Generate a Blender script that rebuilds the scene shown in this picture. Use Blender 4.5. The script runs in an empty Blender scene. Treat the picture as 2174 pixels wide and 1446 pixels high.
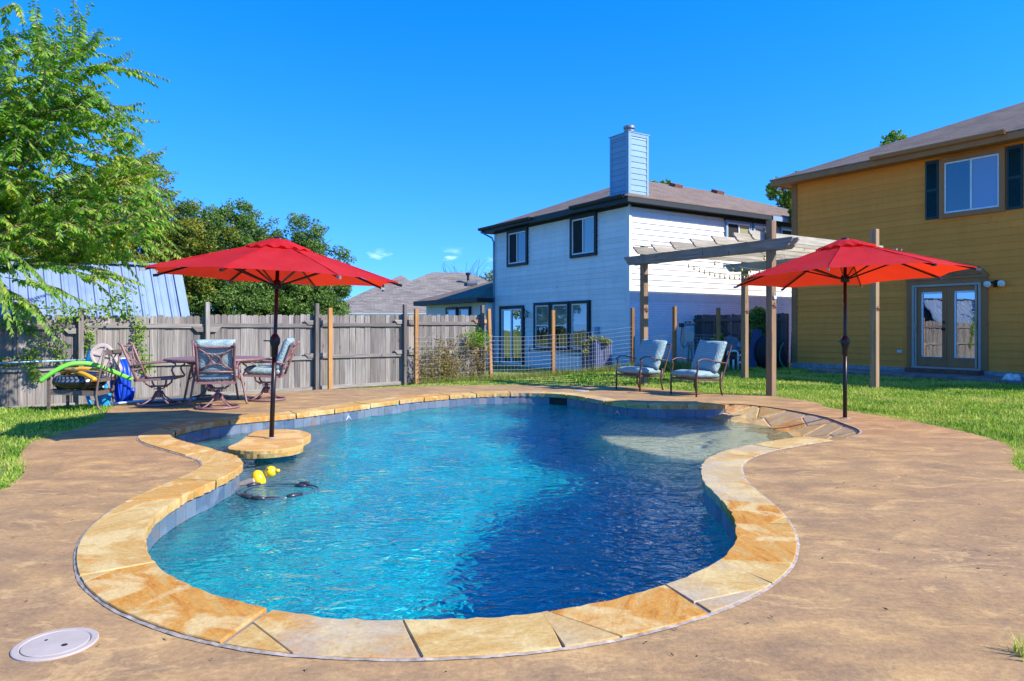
import bpy, bmesh, math, random
import numpy as np
from mathutils import Vector, Matrix
R = math.radians
SC = bpy.context.scene
COL = SC.collection
rng = random.Random(7)
NR = np.random.default_rng(11)

# ------------------------------------------------------------------ camera
cam = bpy.data.cameras.new('camera')
CAM = bpy.data.objects.new('camera', cam)
COL.objects.link(CAM)
CAM.location = (0, 0, 1.2)
CAM.rotation_euler = (R(90), 0, 0)
cam.sensor_width = 36.0
cam.lens = 24.84
cam.shift_y = -26.0 / 2174.0
cam.clip_start = 0.05
cam.clip_end = 2000
SC.camera = CAM

# ------------------------------------------------------------------ sky and sun
SUN_DIR = Vector((0.92, -0.39, 0.0)).normalized()      # horizontal direction towards the sun
SUN_EL = R(37)
SUN_AZ = math.atan2(SUN_DIR.x, SUN_DIR.y)
world = bpy.data.worlds.new('World')
SC.world = world
world.use_nodes = True
wn, wl = world.node_tree.nodes, world.node_tree.links
wn.clear()
wo = wn.new('ShaderNodeOutputWorld')
wb = wn.new('ShaderNodeBackground')
sky = wn.new('ShaderNodeTexSky')
sky.sky_type = 'NISHITA'
sky.sun_disc = False
sky.sun_elevation = SUN_EL
sky.sun_rotation = SUN_AZ
sky.altitude = 900
sky.air_density = 1.0
sky.dust_density = 0.1
sky.ozone_density = 3.0
# clear, dry air: the whole dome is looked up a little higher than it stands, so the blue runs down to the roofs
tc = wn.new('ShaderNodeTexCoord')
sep = wn.new('ShaderNodeSeparateXYZ')
wl.new(tc.outputs['Generated'], sep.inputs[0])
zz = wn.new('ShaderNodeMath'); zz.operation = 'MULTIPLY_ADD'; zz.inputs[1].default_value = 0.88; zz.inputs[2].default_value = 0.16
zm = wn.new('ShaderNodeMath'); zm.operation = 'MAXIMUM'; zm.inputs[1].default_value = 0.0
wl.new(sep.outputs['Z'], zm.inputs[0]); wl.new(zm.outputs[0], zz.inputs[0])
cmb = wn.new('ShaderNodeCombineXYZ')
wl.new(sep.outputs['X'], cmb.inputs['X']); wl.new(sep.outputs['Y'], cmb.inputs['Y']); wl.new(zz.outputs[0], cmb.inputs['Z'])
wl.new(cmb.outputs[0], sky.inputs['Vector'])
hs = wn.new('ShaderNodeHueSaturation')
hs.inputs['Hue'].default_value = 0.5
hs.inputs['Saturation'].default_value = 1.395
hs.inputs['Value'].default_value = 1.0
tint = wn.new('ShaderNodeMixRGB'); tint.blend_type = 'MULTIPLY'; tint.inputs['Fac'].default_value = 1.0
tint.inputs['Color2'].default_value = (1.06, 0.925, 1.165, 1)
wl.new(sky.outputs[0], hs.inputs['Color'])
wl.new(hs.outputs[0], tint.inputs['Color1'])
# a few thin fair-weather puffs low over the roofs
def wmath(op, a, b=None, c=None):
    n = wn.new('ShaderNodeMath'); n.operation = op
    for i, v in enumerate((a, b, c)):
        if v is None: continue
        if isinstance(v, (int, float)): n.inputs[i].default_value = v
        else: wl.new(v, n.inputs[i])
    return n.outputs[0]
mp = wn.new('ShaderNodeMapping'); mp.inputs['Scale'].default_value = (9, 9, 30)
mp.inputs['Location'].default_value = (0.75, 0.0, 0.4)
wl.new(tc.outputs['Generated'], mp.inputs[0])
nz = wn.new('ShaderNodeTexNoise'); nz.inputs['Scale'].default_value = 1.6; nz.inputs['Detail'].default_value = 6
wl.new(mp.outputs[0], nz.inputs['Vector'])
band = wmath('MULTIPLY', wmath('SMOOTH_MIN', wmath('MULTIPLY', wmath('SUBTRACT', sep.outputs['Z'], 0.075), 40.0), 1.0, 0.1),
             wmath('SMOOTH_MIN', wmath('MULTIPLY', wmath('SUBTRACT', 0.115, sep.outputs['Z']), 40.0), 1.0, 0.1))
bandc = wmath('MAXIMUM', wmath('MINIMUM', band, 1.0), 0.0)
cm = wn.new('ShaderNodeMapRange')
cm.inputs['From Min'].default_value = 0.60; cm.inputs['From Max'].default_value = 0.78
wl.new(nz.outputs[0], cm.inputs[0])
cfac = wmath('MULTIPLY', wmath('MULTIPLY', cm.outputs[0], bandc), 0.75)
mixc = wn.new('ShaderNodeMixRGB')
mixc.inputs['Color2'].default_value = (7.5, 8.2, 9.0, 1)
wl.new(cfac, mixc.inputs['Fac'])
wl.new(tint.outputs[0], mixc.inputs['Color1'])
wl.new(mixc.outputs[0], wb.inputs['Color'])
wb.inputs['Strength'].default_value = 0.15
wl.new(wb.outputs[0], wo.inputs['Surface'])

sl = bpy.data.lights.new('sun', 'SUN')
sl.energy = 3.4
sl.angle = R(0.5)
sl.color = (1.0, 0.93, 0.82)
SUN = bpy.data.objects.new('sun', sl)
COL.objects.link(SUN)
to_sun = Vector((SUN_DIR.x * math.cos(SUN_EL), SUN_DIR.y * math.cos(SUN_EL), math.sin(SUN_EL)))
SUN.rotation_euler = to_sun.to_track_quat('Z', 'Y').to_euler()
SUN.location = (20, -10, 20)

SC.view_settings.view_transform = 'Standard'
SC.view_settings.look = 'None'
SC.view_settings.gamma = 1
SC.view_settings.use_curve_mapping = False
SC.view_settings.exposure = 1.27
SC.render.engine = 'CYCLES'
SC.cycles.use_denoising = True
SC.cycles.max_bounces = 10
SC.cycles.transparent_max_bounces = 16
SC.cycles.caustics_refractive = True
SC.cycles.caustics_reflective = False
SC.cycles.sample_clamp_indirect = 6.0

# ------------------------------------------------------------------ helpers
class NT:
    """small wrapper for building node materials"""
    def __init__(self, name):
        self.m = bpy.data.materials.new(name)
        self.m.use_nodes = True
        self.t = self.m.node_tree
        self.n, self.l = self.t.nodes, self.t.links
        self.b = self.n['Principled BSDF']
        self.out = self.n['Material Output']
    def new(self, t, **kw):
        o = self.n.new(t)
        for k, v in kw.items(): setattr(o, k, v)
        return o
    def set(self, node, key, v):
        s = node.inputs[key]
        if hasattr(v, 'is_output') or isinstance(v, bpy.types.NodeSocket): self.l.new(v, s)
        elif isinstance(v, (tuple, list)) and len(v) == 3 and s.type == 'RGBA': s.default_value = (*v, 1)
        else: s.default_value = v
    def co(self, kind='Object', scale=(1, 1, 1), rot=(0, 0, 0), loc=(0, 0, 0), src=None):
        m = self.new('ShaderNodeMapping')
        if src is None:
            if kind == 'World':
                g = self.new('ShaderNodeNewGeometry'); src = g.outputs['Position']
            else:
                src = self.new('ShaderNodeTexCoord').outputs[kind]
        self.l.new(src, m.inputs[0])
        m.inputs['Scale'].default_value = scale
        m.inputs['Rotation'].default_value = rot
        m.inputs['Location'].default_value = loc
        return m.outputs[0]
    def noise(self, vec, scale=5, detail=5, rough=0.55, dist=0.0):
        n = self.new('ShaderNodeTexNoise')
        self.l.new(vec, n.inputs['Vector'])
        n.inputs['Scale'].default_value = scale; n.inputs['Detail'].default_value = detail
        n.inputs['Roughness'].default_value = rough; n.inputs['Distortion'].default_value = dist
        return n.outputs['Fac']
    def voro(self, vec, scale=5, feature='F1', rnd=1.0):
        n = self.new('ShaderNodeTexVoronoi', feature=feature)
        self.l.new(vec, n.inputs['Vector']); n.inputs['Scale'].default_value = scale
        n.inputs['Randomness'].default_value = rnd
        return n
    def ramp(self, fac, stops, interp='LINEAR'):
        r = self.new('ShaderNodeValToRGB')
        self.l.new(fac, r.inputs[0])
        e = r.color_ramp.elements
        r.color_ramp.interpolation = interp
        while len(e) < len(stops): e.new(0.5)
        for i, (p, c) in enumerate(stops):
            e[i].position = p
            e[i].color = (*c, 1) if len(c) == 3 else c
        return r.outputs[0]
    def mix(self, fac, a, b, mode='MIX'):
        m = self.new('ShaderNodeMixRGB', blend_type=mode)
        for k, v in (('Fac', fac), ('Color1', a), ('Color2', b)): self.set(m, k, v if not (isinstance(v, tuple) and len(v) == 3) else (*v, 1))
        return m.outputs[0]
    def math(self, op, a, b=None, c=None):
        n = self.new('ShaderNodeMath', operation=op)
        for i, v in enumerate((a, b, c)):
            if v is None: continue
            if isinstance(v, (int, float)): n.inputs[i].default_value = v
            else: self.l.new(v, n.inputs[i])
        return n.outputs[0]
    def maprange(self, v, a, b, c=0.0, d=1.0):
        n = self.new('ShaderNodeMapRange')
        self.l.new(v, n.inputs[0])
        for i, x in enumerate((a, b, c, d)): n.inputs[i + 1].default_value = x
        return n.outputs[0]
    def rand(self):
        return self.new('ShaderNodeObjectInfo').outputs['Random']
    def bump(self, height, strength=0.3, dist=0.02, normal=None):
        b = self.new('ShaderNodeBump')
        self.l.new(height, b.inputs['Height'])
        b.inputs['Strength'].default_value = strength
        b.inputs['Distance'].default_value = dist
        if normal is not None: self.l.new(normal, b.inputs['Normal'])
        self.l.new(b.outputs[0], self.b.inputs['Normal'])
        return b.outputs[0]
    def done(self, color=None, rough=0.6, metal=0.0, spec=0.4):
        if color is not None: self.set(self.b, 'Base Color', color)
        self.set(self.b, 'Roughness', rough)
        self.set(self.b, 'Metallic', metal)
        self.set(self.b, 'Specular IOR Level', spec)
        return self.m

class MB:
    """mesh builder: collects verts / faces, then links one mesh object"""
    def __init__(self): self.v = []; self.f = []; self.mi = []; self.cur = 0
    def add(self, vs, fs):
        o = len(self.v)
        self.v.extend([tuple(x) for x in vs])
        for q in fs:
            self.f.append(tuple(o + i for i in q)); self.mi.append(self.cur)
        return self
    def box(self, c, s, rot=None):
        x, y, z = s[0] / 2, s[1] / 2, s[2] / 2
        vs = [Vector((a, b, d)) for a in (-x, x) for b in (-y, y) for d in (-z, z)]
        if rot is not None: vs = [rot @ v for v in vs]
        cc = Vector(c)
        self.add([v + cc for v in vs], [(0, 1, 3, 2), (4, 6, 7, 5), (0, 4, 5, 1), (2, 3, 7, 6), (0, 2, 6, 4), (1, 5, 7, 3)])
        return self
    def bar(self, a, b, w, h, up=(0, 0, 1)):
        """rectangular bar from a to b, w across, h along up"""
        a, b = Vector(a), Vector(b)
        d = (b - a).normalized(); u = Vector(up)
        s = d.cross(u)
        if s.length < 1e-5: s = d.cross(Vector((1, 0, 0)))
        s.normalize(); u = s.cross(d).normalized()
        vs = [p + s * (i * w / 2) + u * (j * h / 2) for p in (a, b) for i, j in ((-1, -1), (1, -1), (1, 1), (-1, 1))]
        self.add(vs, [(3, 2, 1, 0), (4, 5, 6, 7), (0, 1, 5, 4), (1, 2, 6, 5), (2, 3, 7, 6), (3, 0, 4, 7)])
        return self
    def tube(self, pts, r, n=8, cap=True, closed=False, flat=1.0):
        pts = [Vector(p) for p in pts]
        k = len(pts); rs = r if isinstance(r, (list, tuple)) else [r] * k
        rings = []; prev = None
        for i, p in enumerate(pts):
            if closed: d = pts[(i + 1) % k] - pts[i - 1]
            else: d = pts[min(i + 1, k - 1)] - pts[max(i - 1, 0)]
            if d.length < 1e-9: d = Vector((0, 0, 1))
            d.normalize()
            if prev is None:
                s = d.cross(Vector((0, 0, 1)))
                if s.length < 1e-3: s = d.cross(Vector((1, 0, 0)))
            else: s = prev - d * prev.dot(d)
            if s.length < 1e-6: s = d.cross(Vector((0.3, 1, 0.2)))
            s.normalize(); prev = s
            u = s.cross(d)
            rings.append([p + s * (math.cos(2 * math.pi * j / n) * rs[i]) + u * (math.sin(2 * math.pi * j / n) * rs[i] * flat) for j in range(n)])
        vs = [v for rg in rings for v in rg]
        fs = []
        for i in range(k if closed else k - 1):
            i2 = (i + 1) % k
            for j in range(n):
                j2 = (j + 1) % n
                fs.append((i * n + j, i * n + j2, i2 * n + j2, i2 * n + j))
        if cap and not closed:
            fs.append(tuple(range(n))[::-1]); fs.append(tuple((k - 1) * n + j for j in range(n)))
        return self.add(vs, fs)
    def lathe(self, prof, n=16, loc=(0, 0, 0), M=None, capb=True, capt=True):
        vs = []
        for r, z in prof:
            for j in range(n):
                a = 2 * math.pi * j / n
                v = Vector((r * math.cos(a), r * math.sin(a), z))
                if M is not None: v = M @ v
                vs.append(v + Vector(loc))
        fs = []
        for i in range(len(prof) - 1):
            for j in range(n):
                j2 = (j + 1) % n
                fs.append((i * n + j, i * n + j2, (i + 1) * n + j2, (i + 1) * n + j))
        if capb: fs.append(tuple(range(n))[::-1])
        if capt: fs.append(tuple((len(prof) - 1) * n + j for j in range(n)))
        return self.add(vs, fs)
    def prism(self, poly, z0, z1):
        """vertical prism of a 2-D polygon; z0 / z1 numbers or lists"""
        n = len(poly)
        a = z0 if isinstance(z0, (list, tuple)) else [z0] * n
        b = z1 if isinstance(z1, (list, tuple)) else [z1] * n
        vs = [(p[0], p[1], a[i]) for i, p in enumerate(poly)] + [(p[0], p[1], b[i]) for i, p in enumerate(poly)]
        fs = [tuple(range(n))[::-1], tuple(range(n, 2 * n))] + [(i, (i + 1) % n, n + (i + 1) % n, n + i) for i in range(n)]
        return self.add(vs, fs)
    def extrude(self, poly, o, ux, uy, d):
        """polygon in plane (o, ux, uy) extruded along vector d"""
        o, ux, uy, d = Vector(o), Vector(ux), Vector(uy), Vector(d)
        n = len(poly)
        vs = [o + ux * p[0] + uy * p[1] for p in poly]
        vs += [v + d for v in vs]
        fs = [tuple(range(n))[::-1], tuple(range(n, 2 * n))] + [(i, (i + 1) % n, n + (i + 1) % n, n + i) for i in range(n)]
        return self.add(vs, fs)
    def ball(self, c, r, nu=12, nv=8, M=None):
        rx, ry, rz = r if isinstance(r, (tuple, list)) else (r, r, r)
        vs = []; fs = []
        for i in range(nv + 1):
            t = math.pi * i / nv
            for j in range(nu):
                p = 2 * math.pi * j / nu
                v = Vector((rx * math.sin(t) * math.cos(p), ry * math.sin(t) * math.sin(p), rz * math.cos(t)))
                if M is not None: v = M @ v
                vs.append(v + Vector(c))
        for i in range(nv):
            for j in range(nu):
                j2 = (j + 1) % nu
                fs.append((i * nu + j, (i + 1) * nu + j, (i + 1) * nu + j2, i * nu + j2))
        return self.add(vs, fs)
    def mesh(self, name, smooth=False, fix=True):
        me = bpy.data.meshes.new(name)
        me.from_pydata(self.v, [], self.f)
        if any(self.mi): me.polygons.foreach_set('material_index', self.mi)
        if fix:
            b = bmesh.new(); b.from_mesh(me)
            bmesh.ops.recalc_face_normals(b, faces=b.faces)
            b.to_mesh(me); b.free()
        if smooth: me.polygons.foreach_set('use_smooth', [True] * len(me.polygons))
        me.update()
        return me
    def build(self, name, mat, parent=None, smooth=False, bevel=0.0, seg=2, fix=True, auto=None):
        me = self.mesh(name, smooth, fix)
        for m in (mat if isinstance(mat, (list, tuple)) else [mat]): me.materials.append(m)
        o = bpy.data.objects.new(name, me)
        COL.objects.link(o)
        if parent is not None: o.parent = parent
        if bevel > 0:
            md = o.modifiers.new('bevel', 'BEVEL'); md.width = bevel; md.segments = seg; md.limit_method = 'ANGLE'; md.angle_limit = R(40)
        return o

def empty(name, loc=(0, 0, 0), rz=0.0):
    o = bpy.data.objects.new(name, None)
    COL.objects.link(o)
    o.location = loc; o.rotation_euler = (0, 0, rz)
    o.empty_display_size = 0.1
    return o
def tag(o, label=None, cat=None, group=None, kind=None):
    if label: o['label'] = label
    if cat: o['category'] = cat
    if group: o['group'] = group
    if kind: o['kind'] = kind
    return o
def thing(name, label, cat, loc=(0, 0, 0), rz=0.0, group=None):
    return tag(empty(name, loc, rz), label, cat, group)
def inst(name, me, parent, loc=(0, 0, 0), rz=0.0, rot=None, scale=None):
    """an object that shares mesh data"""
    o = bpy.data.objects.new(name, me)
    COL.objects.link(o); o.parent = parent; o.location = loc
    o.rotation_euler = rot if rot is not None else (0, 0, rz)
    if scale is not None: o.scale = scale
    return o
def copy_tree(o, parent=None):
    c = o.copy(); COL.objects.link(c); c.parent = parent
    for ch in list(o.children): copy_tree(ch, c)
    return c
def smoothstep(a, b, x):
    t = np.clip((x - a) / (b - a), 0, 1)
    return t * t * (3 - 2 * t)
def catmull(pts, n=8, closed=True):
    P = np.array(pts, float); out = []; k = len(P)
    rngi = range(k) if closed else range(k - 1)
    for i in rngi:
        if closed: p0, p1, p2, p3 = P[i - 1], P[i], P[(i + 1) % k], P[(i + 2) % k]
        else: p0, p1, p2, p3 = P[max(i - 1, 0)], P[i], P[i + 1], P[min(i + 2, k - 1)]
        for j in range(n):
            t = j / n
            out.append(0.5 * ((2 * p1) + (-p0 + p2) * t + (2 * p0 - 5 * p1 + 4 * p2 - p3) * t * t + (-p0 + 3 * p1 - 3 * p2 + p3) * t ** 3))
    if not closed: out.append(P[-1])
    return np.array(out)
def resample(P, step, closed=False):
    Q = np.vstack([P, P[:1]]) if closed else P
    d = np.r_[0, np.cumsum(np.linalg.norm(np.diff(Q, axis=0), axis=1))]
    n = max(2, int(round(d[-1] / step)))
    s = np.linspace(0, d[-1], n + 1)
    out = np.stack([np.interp(s, d, Q[:, i]) for i in range(Q.shape[1])], 1)
    return out[:-1] if closed else out
def inside(P, X, Y):
    """points in polygon, vectorised"""
    c = np.zeros(X.shape, bool); n = len(P)
    for i in range(n):
        x1, y1 = P[i]; x2, y2 = P[i - 1]
        if y1 == y2: continue
        t = ((y1 > Y) != (y2 > Y)) & (X < (x2 - x1) * (Y - y1) / (y2 - y1) + x1)
        c ^= t
    return c
def dist_poly(P, X, Y, closed=True):
    d = np.full(X.shape, 1e9); n = len(P)
    for i in range(n if closed else n - 1):
        a = P[i]; b = P[(i + 1) % n]; ab = b - a; L = ab @ ab + 1e-12
        t = np.clip(((X - a[0]) * ab[0] + (Y - a[1]) * ab[1]) / L, 0, 1)
        d = np.minimum(d, np.hypot(X - a[0] - t * ab[0], Y - a[1] - t * ab[1]))
    return d
def np_mesh(name, V, F, mats, parent=None, smooth=True, loops=4):
    """fast mesh from arrays; F is (n, loops)"""
    me = bpy.data.meshes.new(name)
    V = np.asarray(V, np.float32); F = np.asarray(F, np.int32)
    me.vertices.add(len(V)); me.vertices.foreach_set('co', V.ravel())
    me.loops.add(F.size); me.loops.foreach_set('vertex_index', F.ravel())
    me.polygons.add(len(F)); me.polygons.foreach_set('loop_start', np.arange(0, F.size, F.shape[1], dtype=np.int32))
    me.polygons.foreach_set('use_smooth', np.full(len(F), smooth))
    me.update(calc_edges=True); me.validate()
    for m in (mats if isinstance(mats, (list, tuple)) else [mats]): me.materials.append(m)
    o = bpy.data.objects.new(name, me); COL.objects.link(o)
    if parent is not None: o.parent = parent
    return o
# plan directions: both houses and the pergola stand square to these two
A = Vector((-0.547, 0.837, 0.0)).normalized()
B = Vector((0.837, 0.547, 0.0)).normalized()
UP = Vector((0, 0, 1))
FDIR = Vector((0.77, 0.635, 0)).normalized()       # run of the back fence
FN = Vector((0.635, -0.77, 0)).normalized()        # its normal, towards the pool
FO = Vector((-9.07, 13.10, 0))
def ground_z(x, y):
    """the yard drops a little towards the back fence"""
    d = (np.asarray(x) - FO.x) * FN.x + (np.asarray(y) - FO.y) * FN.y
    return -0.035 - 0.325 * (1 - smoothstep(0.2, 2.9, d))
def gz(x, y): return float(ground_z(x, y))
# ------------------------------------------------------------------ materials: stone, concrete, plaster, water
def mat_concrete():
    t = NT('stained_concrete')
    w = t.co('World')
    big = t.noise(t.co('World', (0.55, 0.9, 1)), 1.0, 6, 0.6, 0.6)
    mid = t.noise(t.co('World', (1.0, 1.9, 1), (0, 0, R(14))), 1.7, 9, 0.68, 0.4)
    fine = t.noise(w, 38, 7, 0.75)
    spk = t.noise(w, 150, 3, 0.6)
    c = t.ramp(mid, [(0.30, (0.235, 0.148, 0.082)), (0.43, (0.37, 0.225, 0.105)), (0.55, (0.48, 0.295, 0.125)), (0.68, (0.65, 0.415, 0.17))])
    c2 = t.mix(t.ramp(big, [(0.35, (0, 0, 0)), (0.7, (0.75, 0.75, 0.75))]), c, (0.385, 0.243, 0.128))
    mot = t.noise(t.co('World', (1, 1.3, 1)), 2.6, 8, 0.7, 0.9)
    c2 = t.mix(t.ramp(mot, [(0.42, (0, 0, 0)), (0.62, (0.55, 0.55, 0.55))]), c2, (0.23, 0.155, 0.095))
    sharp = t.noise(t.co('World', (0.8, 1.6, 1), (0, 0, R(-9))), 2.3, 13, 0.78, 1.1)
    c2 = t.mix(t.ramp(sharp, [(0.55, (0, 0, 0)), (0.60, (0.42, 0.42, 0.42))]), c2, (0.66, 0.43, 0.185))
    c2 = t.mix(t.ramp(t.noise(t.co('World', (1.1, 0.9, 1), (0, 0, R(31))), 1.7, 13, 0.78, 0.8), [(0.57, (0, 0, 0)), (0.63, (0.40, 0.40, 0.40))]), c2, (0.20, 0.135, 0.085))
    c3 = t.mix(0.5, c2, t.ramp(fine, [(0.3, (0.45, 0.44, 0.43)), (0.7, (1.4, 1.37, 1.3))]), 'MULTIPLY')
    c3 = t.mix(t.ramp(spk, [(0.66, (0, 0, 0)), (0.74, (0.5, 0.5, 0.5))]), c3, (0.55, 0.40, 0.26))
    b = t.bump(t.math('ADD', t.math('MULTIPLY', fine, 0.6), t.math('MULTIPLY', mid, 0.9)), 0.35, 0.012)
    return t.done(c3, t.maprange(fine, 0.3, 0.7, 0.65, 0.9), spec=0.10)
def mat_coping(name='coping_sandstone', wet=0.0):
    t = NT(name)
    r = t.rand()
    gen = t.new('ShaderNodeTexCoord').outputs['Object']
    off = t.new('ShaderNodeCombineXYZ')
    t.l.new(t.math('MULTIPLY', r, 37.0), off.inputs[0]); t.l.new(t.math('MULTIPLY', r, 91.0), off.inputs[1])
    add = t.new('ShaderNodeVectorMath', operation='ADD')
    t.l.new(gen, add.inputs[0]); t.l.new(off.outputs[0], add.inputs[1])
    rotv = t.new('ShaderNodeVectorRotate', rotation_type='Z_AXIS')
    t.l.new(add.outputs[0], rotv.inputs[0]); t.l.new(t.math('MULTIPLY', r, 20.0), rotv.inputs['Angle'])
    v = rotv.outputs[0]
    st = t.noise(t.co(src=v, scale=(1.0, 4.0, 2.0)), 2.2, 9, 0.68, 1.2)
    bl = t.noise(v, 3.2, 6, 0.6, 0.8)
    fi = t.noise(v, 46, 6, 0.7)
    oc_ = t.new('ShaderNodeSeparateColor'); t.l.new(t.new('ShaderNodeObjectInfo').outputs['Color'], oc_.inputs[0])
    amt = oc_.outputs[0]
    vein = t.noise(t.co(src=v, scale=(1.5, 7.0, 2.0)), 3.0, 10, 0.75, 2.2)
    fac = t.math('ADD', t.math('ADD', t.math('MULTIPLY', st, 0.62), t.math('MULTIPLY', vein, 0.38)), t.math('MULTIPLY', t.math('SUBTRACT', amt, 0.5), 0.24))
    c = t.ramp(fac, [(0.28, (0.58, 0.42, 0.18)), (0.41, (0.54, 0.36, 0.13)), (0.50, (0.50, 0.30, 0.095)), (0.59, (0.54, 0.255, 0.05)), (0.69, (0.42, 0.16, 0.03)), (0.82, (0.25, 0.12, 0.05))])
    c = t.mix(t.math('MULTIPLY', t.ramp(bl, [(0.50, (0, 0, 0)), (0.60, (0.9, 0.9, 0.9))]), 0.85), c, (0.64, 0.49, 0.23))
    gr_ = t.math('MULTIPLY', t.ramp(t.math('FRACT', t.math('MULTIPLY', r, 5.3)), [(0.72, (0, 0, 0)), (0.8, (0.6, 0.6, 0.6))]), t.ramp(t.noise(v, 2.1, 5, .6), [(0.42, (0, 0, 0)), (0.6, (1, 1, 1))]))
    c = t.mix(gr_, c, (0.40, 0.37, 0.31))
    spk_ = t.noise(v, 19, 6, 0.75)
    c = t.mix(t.ramp(spk_, [(0.60, (0, 0, 0)), (0.70, (0.5, 0.5, 0.5))]), c, (0.25, 0.14, 0.055))
    c = t.mix(0.5, c, t.ramp(fi, [(0.3, (0.6, 0.58, 0.55)), (0.7, (1.22, 1.2, 1.15))]), 'MULTIPLY')
    t.bump(t.math('ADD', t.math('MULTIPLY', fi, 0.4), st), 0.4, 0.012)
    return t.done(c, 0.78 - 0.4 * wet, spec=0.12 + 0.5 * wet)
def mat_tile():
    t = NT('slate_tile')
    r = t.rand()
    w = t.co('World')
    n = t.noise(w, 7, 7, 0.65, 1.5)
    c = t.mix(r, (0.06, 0.11, 0.18), (0.15, 0.20, 0.25))
    c = t.mix(t.ramp(n, [(0.52, (0, 0, 0)), (0.66, (0.75, 0.75, 0.75))]), c, (0.24, 0.15, 0.11))
    c = t.mix(t.ramp(t.noise(w, 4, 5), [(0.55, (0, 0, 0)), (0.7, (0.6, 0.6, 0.6))]), c, (0.24, 0.30, 0.36))
    t.bump(n, 0.25, 0.004)
    return t.done(c, 0.35, spec=0.5)
def mat_plaster():
    """pebble plaster: blue mottled to paint in rippled light, with sandy pebble on the beach entry and grey on the bench"""
    t = NT('pool_plaster')
    g = t.new('ShaderNodeNewGeometry').outputs['Position']
    sx = t.new('ShaderNodeSeparateXYZ'); t.l.new(g, sx.inputs[0])
    pv = t.voro(t.co('World'), 55)
    n = t.noise(t.co('World'), 2.0, 5, 0.6)
    n2 = t.noise(t.co('World', (1, 1, 1)), 8.0, 5, 0.65, 1.6)
    blue = t.ramp(t.math('ADD', t.math('MULTIPLY', n, 0.45), t.math('MULTIPLY', n2, 0.55)), [(0.38, (0.0, 0.11, 0.20)), (0.47, (0.0, 0.32, 0.44)), (0.54, (0.0, 0.55, 0.59)), (0.62, (0.003, 0.90, 0.78))])  # bright and dark patches paint caustic light into the floor colour
    sand = t.mix(pv.outputs['Color'], (0.66, 0.46, 0.22), (0.90, 0.74, 0.44))
    grey = t.mix(n, (0.16, 0.22, 0.25), (0.25, 0.28, 0.27))
    a = t.new('ShaderNodeAttribute', attribute_name='zone')
    sp = t.new('ShaderNodeSeparateColor'); t.l.new(a.outputs['Color'], sp.inputs[0])
    c = t.mix(sp.outputs[0], blue, sand)
    c = t.mix(sp.outputs[1], c, grey)
    t.bump(pv.outputs['Distance'], 0.3, 0.006)
    return t.done(c, 0.6)
def mat_water():
    t = NT('pool_water')
    t.n.remove(t.b)
    gl = t.new('ShaderNodeBsdfGlass'); gl.inputs['IOR'].default_value = 1.33; gl.inputs['Roughness'].default_value = 0.0
    gl.inputs['Color'].default_value = (0.82, 0.97, 1.0, 1)
    w = t.co('World')
    n1 = t.noise(t.co('World', (0.9, 1.4, 1), (0, 0, R(14))), 6.5, 1.6, 0.45, 1.1)
    n2 = t.noise(t.co('World', (0.9, 1.4, 1), (0, 0, R(-20))), 17.0, 1.0, 0.5, 0.8)
    b = t.new('ShaderNodeBump'); b.inputs['Strength'].default_value = 1.0; b.inputs['Distance'].default_value = 0.034
    t.l.new(t.math('ADD', n1, t.math('MULTIPLY', n2, 0.26)), b.inputs['Height'])
    t.l.new(b.outputs[0], gl.inputs['Normal'])
    t.l.new(gl.outputs[0], t.out.inputs['Surface'])
    return t.m
M = {}
M['concrete'] = mat_concrete(); M['coping'] = mat_coping(); M['tile'] = mat_tile()
M['plaster'] = mat_plaster(); M['water'] = mat_water()
def mat_simple(name, col, rough=0.6, metal=0.0, spec=0.4, nscale=30, namt=0.25, bump=0.1, bdist=0.003):
    t = NT(name)
    n = t.noise(t.co('Object'), nscale, 5, 0.6)
    c = t.mix(namt, col, t.mix(1.0, col, t.ramp(n, [(0.3, (0.45, 0.45, 0.45)), (0.7, (1.5, 1.5, 1.5))]), 'MULTIPLY'))
    if bump: t.bump(n, bump, bdist)
    return t.done(c, t.maprange(n, 0.3, 0.7, max(0, rough - 0.06), min(1, rough + 0.06)), metal, spec)
M['mortar'] = mat_simple('mortar', (0.25, 0.20, 0.155), 0.85, nscale=60, namt=0.5, bump=0.4)
M['mastic'] = mat_simple('joint_mastic', (0.33, 0.27, 0.22), 0.75, nscale=18, namt=0.9, bump=0.6)

# ------------------------------------------------------------------ pool outline (metres)
INNER = [(-0.44, 2.88), (-0.61, 2.885), (-0.82, 2.92), (-1.05, 3.0), (-1.31, 3.14), (-1.5, 3.27), (-1.67, 3.42), (-1.81, 3.58), (-1.94, 3.77), (-2.07, 3.99), (-2.16, 4.17), (-2.24, 4.4), (-2.3, 4.65), (-2.335, 4.95), (-2.33, 5.26), (-2.31, 5.55), (-2.31, 5.9), (-2.37, 6.22), (-2.49, 6.48), (-2.63, 6.67), (-2.9, 6.92), (-3.27, 7.26), (-3.6, 7.58), (-3.8, 7.86), (-3.89, 8.13), (-3.89, 8.48), (-3.82, 8.82), (-3.69, 9.09), (-3.49, 9.33), (-3.24, 9.57), (-3.0, 9.83), (-2.6, 10.42), (-2.09, 11.25), (-1.5, 12.14), (-0.74, 12.76), (0.0, 13.02), (0.62, 12.93), (1.0, 12.62), (1.26, 12.16), (1.5, 11.6), (1.72, 11.22), (2.05, 11.0), (2.73, 10.95), (3.31, 10.98)]
BEACH = [(3.31, 10.98), (3.44, 11.2), (3.75, 11.05), (4.03, 10.53), (4.18, 9.94), (4.235, 9.47), (4.17, 8.8), (4.1, 8.33), (3.92, 7.98), (3.62, 7.66)]
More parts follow.
